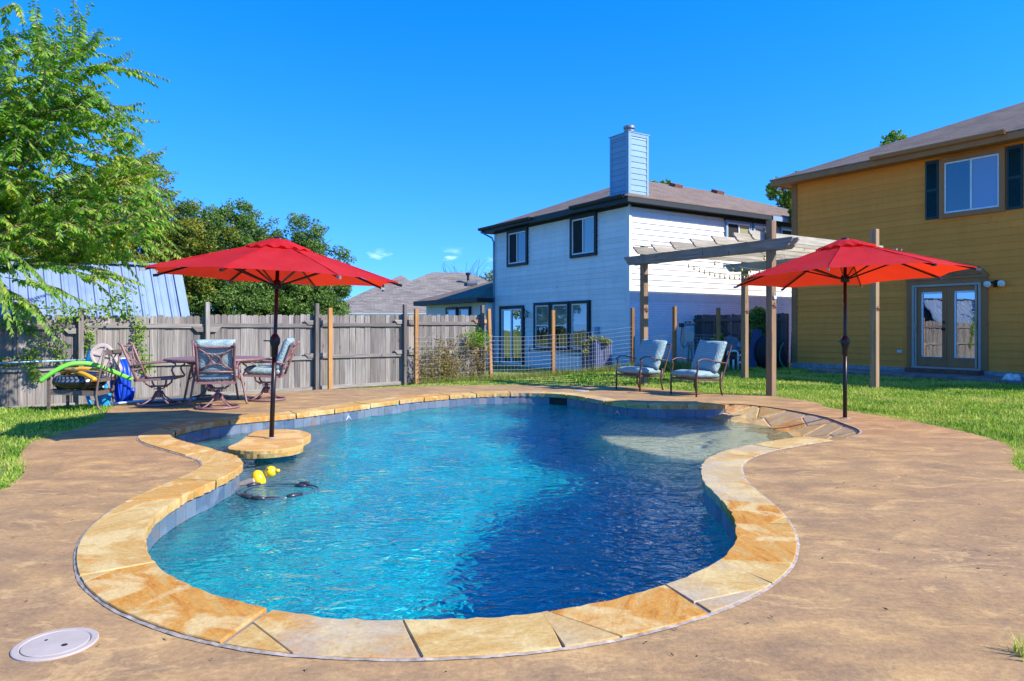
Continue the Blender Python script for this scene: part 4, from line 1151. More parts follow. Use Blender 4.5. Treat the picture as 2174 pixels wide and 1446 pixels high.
# twin flood light
b = MB().ball(K.P(5.56, 2.30, 0.06), 0.06, 10, 8); b.bar(K.P(5.45, 2.30, 0.09), K.P(5.68, 2.30, 0.09), 0.04, 0.04); b.ball(K.P(5.56, 2.22, 0.10), 0.045, 8, 6)
fld = b.build('flood_light', M['black_metal'], bh, smooth=True)
M['lamp_glass'] = mat_simple('lamp_lens', (0.75, 0.74, 0.66), 0.2, namt=0.2, bump=0)
for t in (5.42, 5.72):
    MB().lathe([(0.03, 0), (0.075, 0.07), (0.085, 0.11), (0.05, 0.125)], 14, K.P(t, 2.29, 0.07), Matrix.Rotation(-1.9, 4, 'Y')).build('lamp_lens', M['lamp_glass'], fld, smooth=True)
K.part('electric_socket', M['gutter'], 3.20, 3.32, 0.55, 0.62, 0.02, 0.06)
b = MB().box(K.P(-0.28, 5.47, 0.28), (0.06, 0.1, 0.1)); b.lathe([(0.03, 0), (0.035, 0.05)], 10, K.P(-0.28, 5.44, 0.32), Matrix.Rotation(-math.pi / 2, 4, 'Y')); b.build('camera_box', M['vinyl'], bh)
MB().lathe([(0.03, 6.2), (0.03, 7.05)], 10, (3.1, -3.0, 0)).build('vent_pipe', M['rust_metal'], bh)
# door step and patio slab
stp = MB().box((-0.16, -4.42, 0.115), (0.30, 1.75, 0.11)).build('door_step', M['rust_metal'], bh)
M['old_slab'] = mat_simple('weathered_slab', (0.21, 0.18, 0.15), 0.85, nscale=3.0, namt=0.8, bump=0.3, bdist=0.01)
ps = MB().box((-0.70, -4.6, 0.01), (1.36, 6.3, 0.10)).build('patio_slab', M['old_slab'], bevel=0.01)
ps.location = (8.58, 21.6, 0); ps.rotation_euler = (0, 0, HRZ); tag(ps, kind='structure')

# ---- grey hipped house beyond the fence --------------------------
gh = thing('grey_roofed_house', 'single storey house with mottled grey hipped shingle roof beyond the fence', 'house', (-4.2, 46.0, -0.35), R(3))
MB().box((0, 5.0, 1.2), (12.6, 10.0, 2.6)).build('wall', mat_simple('tan_brick', (0.42, 0.34, 0.27), 0.8, nscale=20), gh)
hip_roof(gh, -7.6, 7.5, -0.5, 12.0, 2.52, 0.50, SH_G, M['gutter'], 0.2)
gutter(gh, (-7.55, -0.51, 2.52), (7.4, -0.51, 2.52), (0, -1, 0), M['gutter'], w=0.14, h=0.16)
for (x, y, z, hh) in ((1.3, 3.9, 4.75, 0.55), (-5.0, 6.5, 4.0, 0.9)):
    b = MB().lathe([(0.09, 0), (0.09, hh), (0.17, hh), (0.17, hh + 0.18)], 10, (x, y, z)); b.build('roof_vent', M['black_metal'], gh)
MB().box((1.6, 3.6, 4.72), (0.7, 0.5, 0.2), Matrix.Rotation(0.46, 3, 'X')).build('roof_vent', M['grey_metal'], gh)
gh2 = thing('far_house', 'far shingle roof peeping over the grey hipped roof', 'house', (-9.4, 55.0, -0.35), R(-4))
MB().box((0, 5, 1.2), (9, 9, 2.6)).build('wall', M['slab_grey'], gh2)
hip_roof(gh2, -6, 5.2, -0.5, 11.0, 2.6, 0.62, SH_G, M['gutter'], 0.2)
# ------------------------------------------------------------------ fences and shed
def mat_wood(name, cols, axis='z', rough=0.8, knots=True, worldco=True):
    t = NT(name)
    r = t.rand()
    sc = {'z': (26, 26, 1.1), 'h': (1.6, 1.6, 42), 'x': (1.4, 30, 30)}[axis]
    off = t.new('ShaderNodeCombineXYZ')
    for i, k in enumerate((13.0, 7.0, 29.0)): t.l.new(t.math('MULTIPLY', r, k), off.inputs[i])
    add = t.new('ShaderNodeVectorMath', operation='ADD')
    t.l.new(t.co('World' if worldco else 'Object'), add.inputs[0]); t.l.new(off.outputs[0], add.inputs[1])
    g = t.noise(t.co(src=add.outputs[0], scale=sc), 1.0, 8, 0.68, 0.8)
    b_ = t.noise(t.co(src=add.outputs[0], scale=(3, 3, 1.2)), 1.0, 4, 0.6)
    c = t.ramp(g, [(0.25, cols[0]), (0.5, cols[1]), (0.75, cols[2])])
    c = t.mix(t.ramp(b_, [(0.45, (0, 0, 0)), (0.75, (0.55, 0.55, 0.55))]), c, cols[3])
    c = t.mix(1.0, c, t.ramp(r, [(0.0, (0.62, 0.61, 0.62)), (0.5, (0.98, 0.98, 0.98)), (1.0, (1.30, 1.29, 1.28))]), 'MULTIPLY')
    if knots:
        k = t.voro(t.co(src=add.outputs[0], scale=(6, 6, 1.7)), 1.0)
        c = t.mix(t.ramp(k.outputs['Distance'], [(0.05, (0.75, 0.75, 0.75)), (0.11, (0, 0, 0))]), c, tuple(x * 0.35 for x in cols[0]))
    t.bump(g, 0.5, 0.006)
    return t.done(c, rough, spec=0.2)
GW = [(0.085, 0.074, 0.066), (0.22, 0.20, 0.183), (0.39, 0.365, 0.34), (0.21, 0.165, 0.13)]
M['picket'] = mat_wood('weathered_picket', GW, 'z')
M['rail'] = mat_wood('weathered_rail', GW, 'h')
CW = [(0.22, 0.10, 0.035), (0.42, 0.21, 0.075), (0.52, 0.28, 0.11), (0.30, 0.15, 0.06)]
M['cedar'] = mat_wood('cedar_post', CW, 'z')
M['cedar_h'] = mat_wood('cedar_block', [(0.3, 0.16, 0.10), (0.45, 0.26, 0.17), (0.52, 0.32, 0.22), (0.4, 0.22, 0.14)], 'h')
DKW = [(0.05, 0.042, 0.04), (0.10, 0.085, 0.08), (0.15, 0.13, 0.12), (0.09, 0.07, 0.06)]
M['dark_picket'] = mat_wood('old_dark_picket', DKW, 'z'); M['dark_rail'] = mat_wood('old_dark_rail', DKW, 'h')
FRZ = math.atan2(FDIR.y, FDIR.x)
def picket_mesh(h, w, ear=0.028, th=0.016):
    e = ear
    poly = [(-w / 2, 0), (w / 2, 0), (w / 2, h - e), (w / 2 - e, h), (-w / 2 + e, h), (-w / 2, h - e)]
    return MB().extrude(poly, (0, -th / 2, 0), (1, 0, 0), (0, 0, 1), (0, th, 0)).mesh('picket')
fence = thing('wooden_fence', 'weathered grey picket privacy fence with rails along the back of the yard', 'fence', (FO.x, FO.y, 0), FRZ)
pms = []
for w in (0.134, 0.138, 0.142, 0.128):
    me = picket_mesh(1.84, w); me.materials.append(M['picket']); pms.append((me, w))
s = -2.6; zt0 = -0.40
POSTS = [-1.5, 0.917, 3.25, 5.72, 8.12, 10.62]
while s < 10.75:
    me, w = rng.choice(pms)
    z = -0.405 + 0.010 * s + rng.uniform(-0.022, 0.018) + 0.03 * (s > 3.25)
    o = inst('picket', me, fence, (s + w / 2, 0.03 + rng.uniform(-0.004, 0.004), z))
    o.rotation_euler = (rng.uniform(-0.008, 0.008), rng.uniform(-0.007, 0.007), rng.uniform(-0.02, 0.02))
    s += w + rng.choice((0.002, 0.003, 0.004, 0.006, 0.010))
ends = [-2.6] + POSTS
for i in range(len(ends) - 1):
    a, c = ends[i], ends[i + 1]
    dz = 0.012 * (a + c) / 2
    for k, z in enumerate((1.215, 0.44, -0.29)):
        yy = -0.005
        o = MB().box((0, 0, 0), (c - a - 0.004, 0.04, 0.088)).build('rail', M['rail'], fence, bevel=0.004)
        o.location = ((a + c) / 2, yy, z + dz + rng.uniform(-0.012, 0.012)); o.rotation_euler = (0, rng.uniform(-0.004, 0.004), 0)
for s in POSTS:
    old = s < 5
    o = MB().box((0, 0, 0.62), (0.09, 0.09, 2.10)).build('post', M['picket'], fence, bevel=0.006)
    o.location = (s, -0.072, 0.02 + 0.012 * s - (0.1 if s < 3 else -0.03))
    for z in (1.14 + 0.012 * s, 0.365 + 0.012 * s) if old or True else ():
        for sg in (-1, 1):
            poly = [(0.046 * sg, 0.05), (0.30 * sg, 0.05), (0.20 * sg, -0.055), (0.046 * sg, -0.055)]
            MB().extrude(poly, (s, -0.05, z + (0.13 if s > 5 else 0)), (1, 0, 0), (0, 0, 1), (0, 0.03, 0)).build('kicker_block', M['rail'] if s < 10 else M['cedar_h'], fence)
    if s > 5:
        for sg in (-1, 1):
            poly = [(0.046 * sg, 0.05), (0.24 * sg, 0.05), (0.34 * sg, -0.045), (0.046 * sg, -0.045)]
            MB().extrude(poly, (s, -0.05, -0.33), (1, 0, 0), (0, 0, 1), (0, 0.03, 0)).build('kicker_block', M['cedar_h'], fence)
# gate fence between the two houses
gf0 = Vector((8.60, 21.95, 0)); gfz = math.atan2(A.y, A.x)
gate = thing('gate_fence', 'dark old board fence with braced gate between white and ochre houses', 'fence', gf0, gfz)
gme = picket_mesh(1.72, 0.135); gme.materials.append(M['dark_picket'])
s = 0.02
while s < 4.1:
    o = inst('picket', gme, gate, (s + 0.07, -0.02, -0.05 + rng.uniform(-0.02, 0.02))); o.rotation_euler = (0, rng.uniform(-0.01, 0.01), 0); s += 0.139
for z in (1.48, 0.78, 0.14): MB().box((2.05, 0.02, z), (4.05, 0.04, 0.09)).build('rail', M['dark_rail'], gate)
for x in (0.05, 1.30, 1.42, 2.86): MB().box((x, 0.065, 0.80), (0.09, 0.09, 1.72)).build('post', M['dark_picket'], gate)
MB().bar((1.5, 0.055, 0.3), (2.75, 0.055, 1.42), 0.03, 0.09, (0, 1, 0)).build('brace', M['dark_rail'], gate)
MB().bar((0.15, 0.055, 0.22), (1.22, 0.055, 1.36), 0.03, 0.09, (0, 1, 0)).build('brace', M['dark_rail'], gate)
# wire fence on new cedar posts
wf = thing('wire_fence', 'welded wire garden fence on new cedar posts before the white house', 'fence', (0, 0, 0))
def on_fence(s, d): p = FO + FDIR * s + FN * d; return (p.x, p.y)
WP = [(*on_fence(5.95, 0.30), 1.68, 0), (*on_fence(8.32, 0.30), 1.70, 0), (*on_fence(10.75, 0.30), 1.74, 0.035), (1.19, 20.5, 1.72, 0), (3.54, 20.75, 1.80, 0.0), (4.67, 20.3, 1.83, 0), (6.0, 20.55, 1.80, 0)]
for (x, y, zt, ln) in WP:
    zb = gz(x, y) - 0.12
    o = MB().box((0, 0, (zt - zb) / 2), (0.092, 0.092, zt - zb)).build('post', M['cedar'], wf, bevel=0.005)
    o.location = (x, y, zb); o.rotation_euler = (0, -ln, rng.uniform(-0.15, 0.15) + 0.5)
M['wire'] = mat_simple('galvanised_wire', (0.55, 0.55, 0.54), 0.45, 0.5, bump=0, namt=0.2)
for i in range(1, len(WP) - 1):
    a, c = Vector((WP[i][0], WP[i][1], 0)) - Vector((0.02, 0.05, 0)), Vector((WP[i + 1][0], WP[i + 1][1], 0)) - Vector((0.02, 0.05, 0))
    Lw = (c - a).length; d = (c - a) / Lw
    nrm_ = Vector((d.y, -d.x, 0))
    b = MB()
    za, zc = gz(a.x, a.y), gz(c.x, c.y)
    hgt = 1.28 if i < 4 else 1.0
    def wp(t, k): 
        p = a + d * (Lw * t); z = za + (zc - za) * t + 0.03 + hgt * k
        bow = 0.05 * math.sin(math.pi * t * 2 + i) * (0.4 + k) 
        p = p + nrm_ * bow; return (p.x, p.y, z + 0.02 * math.sin(5 * t + i))
    rows_ = 12
    for k in range(rows_): b.tube([wp(t, k / (rows_ - 1)) for t in np.linspace(0, 1, 7)], 0.0034, 4, cap=False)
    nv = int(Lw / 0.105)
    for j in range(nv + 1): b.tube([wp(j / nv, k) for k in (0, 0.5, 1)], 0.0021, 3, cap=False)
    b.build('wire_mesh', M['wire'], wf, fix=False)
# metal shed behind the fence
def mat_metal_roof():
    t = NT('shed_roof_metal')
    n = t.noise(t.co('World', (1, 1, 0.25)), 3.0, 6, 0.6)
    c = t.ramp(n, [(0.3, (0.15, 0.22, 0.36)), (0.6, (0.20, 0.28, 0.42)), (0.8, (0.17, 0.24, 0.37))])
    t.bump(n, 0.05, 0.004)
    return t.done(c, 0.5, 0.3, 0.4)
M['shed_metal'] = mat_metal_roof()
shed = thing('metal_shed', 'shed with ribbed pale blue grey metal roof behind the fence', 'shed', (FO.x - FN.x * 0.85, FO.y - FN.y * 0.85, 0), FRZ)
S0, S1, EY, RY, EZ, RZ_ = -3.0, 3.06, 0.0, 0.80, 1.41, 2.62
MB().box(((S0 + S1) / 2 - 0.06, 0.92, 0.5), (S1 - S0 - 0.3, 1.60, 1.75)).build('wall', M['dark_picket'], shed)
gb = MB()
for sx in (S0 + 0.1, S1 - 0.14): gb.extrude([(0.14, 1.3), (1.70, 1.3), (0.92, 2.5)], (sx, 0, 0), (0, 1, 0), (0, 0, 1), (0.02, 0, 0))
gb.build('gable', M['dark_picket'], shed)
slope = Vector((0, RY - EY, RZ_ - EZ)); sn = Vector((0, -(RZ_ - EZ), RY - EY)).normalized()
pw = (S1 - S0) / 7
for side in (0, 1):
    for k in range(7):
        b = MB(); x0 = S0 + k * pw; prof = []
        for j in range(3):
            o_ = x0 + j * pw / 3
            prof += [(o_, 0.0), (o_ + 0.02, 0.028), (o_ + 0.05, 0.028), (o_ + 0.07, 0.0), (o_ + 0.14, 0.0), (o_ + 0.15, 0.006), (o_ + 0.17, 0.006), (o_ + 0.18, 0.0)]
        prof.append((x0 + pw, 0.0))
        vs = []
        for x, hh in prof:
            for tt in (0.0, 1.0):
                p = Vector((x, EY, EZ)) + slope * tt + sn * (hh + 0.001 * (k % 2))
                if side: p = Vector((p.x, 2 * RY - p.y, p.z))
                vs.append(p)
        n = len(prof)
        b.add(vs, [(2 * i, 2 * i + 2, 2 * i + 3, 2 * i + 1) for i in range(n - 1)])
        b.build('roof_panel', M['shed_metal'], shed, fix=False)
MB().bar((S0, RY, RZ_ + 0.02), (S1 + 0.02, RY, RZ_ + 0.02), 0.22, 0.05).build('ridge_cap', M['shed_metal'], shed)
p0 = Vector((S1, EY, EZ)) + sn * 0.02; p1 = Vector((S1, RY, RZ_)) + sn * 0.02
MB().bar(p0, p1, 0.18, 0.045, tuple(sn)).build('rake_trim', M['shed_metal'], shed)

# ------------------------------------------------------------------ pergola
GP = [(0.17, 0.145, 0.115), (0.34, 0.305, 0.25), (0.50, 0.46, 0.40), (0.26, 0.235, 0.16)]
M['perg_v'] = mat_wood('pergola_post_wood', [(0.20, 0.115, 0.06), (0.38, 0.245, 0.14), (0.50, 0.35, 0.22), (0.30, 0.21, 0.11)], 'z')
M['perg_h'] = mat_wood('pergola_beam_wood', GP, 'h')
pg = thing('pergola', 'weathered timber pergola with notched rafters beside the patio chairs', 'pergola', (4.62, 12.6, 0), HRZ)
PX, PY = 3.32, 3.22
for (x, y, h_) in ((0, 0, 3.12), (0, PY, 2.98), (PX, 0, 3.22), (PX, PY, 3.0)):
    o = MB().box((0, 0, h_ / 2 - 0.05), (0.126, 0.126, h_ + 0.1)).build('post', M['perg_v'], pg, bevel=0.006); o.location = (x, y, 0)
def notched(L0, L1, h_, both=True):
    """beam outline with scalloped ends, in (along, up)"""
    e = 0.16
    p = [(L0, h_), (L0, h_ - 0.03), (L0 + 0.03, h_ * 0.62), (L0 + 0.07, h_ * 0.5), (L0 + 0.08, h_ * 0.3), (L0 + 0.15, 0.0)]
    q = [(L1 - 0.15, 0.0), (L1 - 0.08, h_ * 0.3), (L1 - 0.07, h_ * 0.5), (L1 - 0.03, h_ * 0.62), (L1, h_ - 0.03), (L1, h_)] if both else [(L1, 0), (L1, h_)]
    return p + q
for x in (-0.085, 0.085, PX - 0.085, PX + 0.085):
    MB().extrude(notched(-0.50, PY + 0.52, 0.19), (x - 0.02, 0, 2.585), (0, 1, 0), (0, 0, 1), (0.04, 0, 0)).build('beam', M['perg_h'], pg)
for i, y in enumerate((0.10, 0.44, 0.93, 1.45, 1.98, 2.50, 3.04)):
    MB().extrude(notched(-0.46, PX + 0.5, 0.15), (0, y, 2.775), (1, 0, 0), (0, 0, 1), (0, 0.04, 0)).build('rafter', M['perg_h'], pg)
star = []
for k in range(10):
    a = math.pi / 2 + math.pi * k / 5; r_ = 0.07 if k % 2 == 0 else 0.03; star.append((r_ * math.cos(a), r_ * math.sin(a)))
stars = ['rusty metal star on the nearest pergola post', 'rusty metal star on the pergola post behind the patio chairs', 'rusty metal star on the pergola post before the ochre wall', 'rusty metal star on the farthest pergola post']
for i, (x, y) in enumerate(((0, 0), (0, PY), (PX, 0), (PX, PY))):
    b = MB(); n = 10
    vs = [(p[0], 0, p[1]) for p in star] + [(0, -0.02, 0)] 
    b.add(vs, [(k, (k + 1) % n, n) for k in range(n)] + [tuple(range(n))])
    o = b.build('metal_star', M['rust_metal'])
    p = Vector((4.62, 12.6, 1.60)) + B * x + A * y - A * 0.075
    # fixed on the camera side of the post
    q_ = Vector((4.62, 12.6, 1.60)) + B * (x - 0.076) + A * y
    o.location = p if i in (0, 3) else p
    o.rotation_euler = (0, 0, HRZ); tag(o, stars[i], 'star', 'metal stars on the pergola posts')
# padlock-like tag hung under the first star
b = MB().box((0, 0, 0), (0.07, 0.012, 0.055)); b.tube([(-0.03, 0, 0.02), (-0.02, 0, 0.09), (0.02, 0, 0.09), (0.03, 0, 0.02)], 0.005, 6)
o = b.build('hanging_hook', M['gutter']); p = Vector((4.62, 12.6, 1.75)) - A * 0.085; o.location = p; o.rotation_euler = (0, 0, HRZ); tag(o, 'small pale hook plate screwed to the nearest pergola post', 'hook')
# string lights
M['cord'] = mat_simple('green_cord', (0.18, 0.22, 0.12), 0.6, bump=0); M['bulb'] = mat_simple('amber_bulb', (0.62, 0.46, 0.12), 0.15, bump=0, namt=0.1, spec=0.7)
sl_ = thing('string_lights', 'string of amber bulbs swagged under the pergola beams', 'string lights', (4.62, 12.6, 0), HRZ)
bm_ = MB().lathe([(0.008, 0.0), (0.016, -0.012), (0.021, -0.035), (0.018, -0.055), (0.004, -0.068)], 8).mesh('bulb', True); bm_.materials.append(M['bulb'])
sm_ = MB().lathe([(0.010, 0.02), (0.010, -0.005)], 8).mesh('socket'); sm_.materials.append(M['black_metal'])
runs = [((0.12, 1.6, 2.58), (PX - 0.1, 0.2, 2.60), 0.24), ((0.12, 0.3, 2.58), (PX - 0.1, 1.4, 2.58), 0.20), ((0.12, 2.2, 2.58), (PX - 0.1, 2.4, 2.58), 0.22)]
cb = MB()
for a_, c_, sag in runs:
    a_, c_ = Vector(a_), Vector(c_)
    pts = [a_ + (c_ - a_) * t - UP * (sag * 4 * t * (1 - t)) for t in np.linspace(0, 1, 25)]
    cb.tube(pts, 0.005, 5, cap=False)
    for k in range(1, 18):
        t = k / 18; p = a_ + (c_ - a_) * t - UP * (sag * 4 * t * (1 - t))
        bo = inst('bulb', bm_, sl_, (p.x, p.y, p.z - 0.02)); inst('socket', sm_, bo, (0, 0, 0))
cb.build('cord', M['cord'], sl_)

# the neighbour's board fence, seen only in the window reflections and over the main fence
nf = thing('neighbour_fence', 'neighbour side fence running back behind the main wooden fence', 'fence', FO + FDIR * 6.0 - FN * 0.2 + Vector((0, 0, 0)), math.atan2(A.y, A.x))
nme = picket_mesh(1.80, 0.29); nme.materials.append(M['picket'])
for k in range(32): inst('picket', nme, nf, (0.15 + k * 0.295, 0, -0.45))
MB().box((4.7, -0.03, 1.0), (9.4, 0.04, 0.09)).build('rail', M['rail'], nf)
# ------------------------------------------------------------------ parasols
def mat_canvas():
    t = NT('red_canvas')
    v = t.co('Object')
    n = t.noise(v, 2.5, 5, 0.6); f = t.noise(v, 160, 3, 0.6)
    c = t.mix(n, (0.50, 0.009, 0.017), (0.66, 0.020, 0.028))
    c = t.mix(t.ramp(t.noise(t.co('Object', (1, 1, 0.3)), 1.1, 5, 0.6), [(0.45, (0, 0, 0)), (0.75, (0.5, 0.5, 0.5))]), c, (0.70, 0.05, 0.055))
    t.set(t.b, 'Base Color', c); t.set(t.b, 'Roughness', 0.75); t.set(t.b, 'Specular IOR Level', 0.25)
    wr = t.noise(t.co('Object', (1, 1, 2.5)), 6, 5, 0.6, 1.6)
    t.bump(t.math('ADD', t.math('MULTIPLY', f, 0.15), wr), 0.6, 0.02)
    tr = t.new('ShaderNodeBsdfTranslucent'); tr.inputs[0].default_value = (0.90, 0.045, 0.010, 1)
    ms = t.new('ShaderNodeMixShader'); ms.inputs[0].default_value = 0.42
    t.l.new(t.b.outputs[0], ms.inputs[1]); t.l.new(tr.outputs[0], ms.inputs[2]); t.l.new(ms.outputs[0], t.out.inputs['Surface'])
    return t.m
M['canvas'] = mat_canvas()
M['pole'] = mat_simple('bronze_pole', (0.022, 0.017, 0.016), 0.35, 0.3, nscale=15, namt=0.3, bump=0.05)
def parasol(label, base, apex, rimz, R_, th0, hub_drop=0.45, crankz=0.9, tilt=(0, 0)):
    u = thing('patio_umbrella', label, 'umbrella', base, group='red patio umbrellas')
    base, apex = Vector(base), Vector(apex)
    ax = (apex - base); H = ax.length; T = ax.to_track_quat('Z', 'Y').to_matrix()
    hz = H; rise = (apex.z - rimz)
    def prof(r): return -rise * (0.12 * (r / R_) + 0.88 * (r / R_) ** 1.06)
    C = apex - base
    TM = Matrix.Rotation(tilt[0], 3, 'X') @ Matrix.Rotation(tilt[1], 3, 'Y')
    tips = []
    for k in range(8):
        a0, a1 = th0 + k * math.pi / 4, th0 + (k + 1) * math.pi / 4
        b = MB(); NU, NV = 16, 12
        vs = []
        for i in range(NV + 1):
            r = 0.10 + (R_ - 0.10) * i / NV
            for j in range(NU + 1):
                w = j / NU
                p0 = Vector((math.cos(a0) * r, math.sin(a0) * r, prof(r))); p1 = Vector((math.cos(a1) * r, math.sin(a1) * r, prof(r)))
                p = p0.lerp(p1, w); bow = 4 * w * (1 - w)
                q = Vector((p.x, p.y, 0)); 
                p -= q * (0.045 * bow * (i / NV) ** 3)               # scalloped hem
                p.z += -0.016 * bow * math.sin(math.pi * i / NV) + 0.010 * bow * (i / NV) ** 2 + 0.0035 * math.sin(14 * w + i * 0.9 + k * 2.1) * (1 - 0.4 * i / NV) + 0.003 * math.sin(5 * w - i * 1.7 + k)
                vs.append(C + TM @ p)
        for i in range(NV):
            for j in range(NU): b.f.append((i * (NU + 1) + j, i * (NU + 1) + j + 1, (i + 1) * (NU + 1) + j + 1, (i + 1) * (NU + 1) + j)); b.mi.append(0)
        b.v = [tuple(v) for v in vs]
        b.build('canopy_panel', M['canvas'], u, smooth=True, fix=False)
        d = Vector((math.cos(a0), math.sin(a0), 0))
        sp_ = [C + TM @ (d * r + UP * (prof(r) + 0.003)) for r in np.linspace(0.30, R_ - 0.01, 9)]
        MB().tube(sp_, 0.0045, 5).build('seam', M['canvas'], u, smooth=True)
        rp = [C + TM @ (d * r + UP * (prof(r) - 0.022)) for r in np.linspace(0.07, R_ + 0.012, 7)]
        b = MB()
        for i in range(6): b.bar(rp[i], rp[i + 1], 0.014, 0.022)
        rib = b.build('rib', M['pole'], u)
        MB().bar(C + TM @ (d * (R_ - 0.02) + UP * (prof(R_) - 0.018)), C + TM @ (d * (R_ + 0.035) + UP * (prof(R_) - 0.026)), 0.024, 0.03).build('rib_tip', M['grey_metal'] if k % 2 else M['pole'], rib)
        mid = C + TM @ (d * (R_ * 0.52) + UP * (prof(R_ * 0.52) - 0.03))
        hub = C * ((H - hub_drop) / H)
        MB().bar(hub + d * 0.05, mid, 0.012, 0.018).build('strut', M['pole'], u)
    # ruffled vent cap
    b = MB(); vs = []; NA = 64
    for i, (r, z) in enumerate(((0.03, 0.03), (0.12, 0.015), (0.24, -0.035), (0.33, -0.072), (0.37, -0.092))):
        for j in range(NA):
            a = 2 * math.pi * j / NA
            ruf = (0.016 * math.sin(a * 16 + 1.0) * (i >= 3)) 
            rr = r * (1 - 0.05 * (1 - abs(math.cos(4 * (a - th0)))))
            vs.append(C + TM @ Vector((math.cos(a) * rr, math.sin(a) * rr, z + ruf * (1 if i == 4 else 0.5))))
    fs = [(i * NA + j, i * NA + (j + 1) % NA, (i + 1) * NA + (j + 1) % NA, (i + 1) * NA + j) for i in range(4) for j in range(NA)]
    b.add(vs, fs); b.build('vent_cap', M['canvas'], u, smooth=True, fix=False)
    MB().lathe([(0.06, 0.02), (0.055, 0.04), (0.02, 0.055), (0.0, 0.06)], 14, C, capb=False).build('finial', M['pole'], u, smooth=True)
    def onax(z): return C * (z / H)
    MB().tube([(0, 0, -0.02), C], 0.0215, 14).build('pole', M['pole'], u, smooth=True)
    MB().tube([(0, 0, 0.0), onax(crankz - 0.06)], 0.0265, 14).build('lower_pole', M['pole'], u, smooth=True)
    MB().lathe([(0.028, -0.15), (0.036, -0.13), (0.040, -0.02), (0.058, 0.02), (0.058, 0.07), (0.040, 0.10), (0.028, 0.12)], 14, onax(crankz), T).build('crank_housing', M['pole'], u, smooth=True)
    MB().bar(onax(crankz) + Vector((0.05, -0.03, 0.04)), onax(crankz) + Vector((-0.11, -0.05, 0.045)), 0.014, 0.014).build('crank_handle', M['pole'], u)
    MB().lathe([(0.035, -0.05), (0.055, -0.04), (0.055, 0.03), (0.03, 0.06)], 14, onax(H - hub_drop), T).build('hub', M['pole'], u, smooth=True)
    MB().lathe([(0.07, 0.0), (0.07, 0.006), (0.035, 0.012)], 16).build('base_ring', M['mastic'], u)
    return u
parasol('red patio umbrella standing in the stone island table', (-2.73, 8.02, -0.045), (-2.66, 8.05, 2.19), 1.77, 1.40, R(-2), 0.50, 1.06, (0.0, 0.043))
parasol('red patio umbrella on the deck beside the lawn', (4.43, 9.40, 0.0), (4.46, 9.46, 2.36), 1.88, 1.465, R(12), 0.50, 0.98, (-0.037, -0.027))
# stone island table
TT = [(-2.98, 7.39), (-3.0, 7.75), (-3.1, 8.37), (-3.07, 8.65), (-2.87, 8.73), (-2.6, 8.65), (-2.39, 8.37), (-2.35, 8.22), (-2.34, 7.88), (-2.25, 7.61), (-2.29, 7.39), (-2.45, 7.24), (-2.64, 7.19), (-2.82, 7.24)]
st = thing('stone_table', 'thick flagstone island table standing in the pool under umbrella', 'table', (-2.66, 7.95, 0))
TP_ = resample(catmull(TT, 5), 0.035, True) - np.array([-2.66, 7.95])
b = MB(); n = len(TP_); vs = []
for z, k in ((-0.046, 0.985), (-0.052, 0.998), (-0.085, 1.0), (-0.13, 0.985)):
    for p in TP_:
        jj = 1 + (rng.uniform(-0.012, 0.008) if z < -0.05 else 0); vs.append((p[0] * k * jj, p[1] * k * jj, z))
b.add(vs, [tuple(range(n))] + [(r_ * n + i, r_ * n + (i + 1) % n, (r_ + 1) * n + (i + 1) % n, (r_ + 1) * n + i) for r_ in range(3) for i in range(n)] + [tuple(range(3 * n, 4 * n))[::-1]])
b.build('table_slab', mat_coping('island_sandstone'), st).color = (0.35, 0, 0, 1)
MB().lathe([(0.24, -0.70), (0.22, -0.13)], 18).build('pedestal', M['plaster'], st, smooth=True)

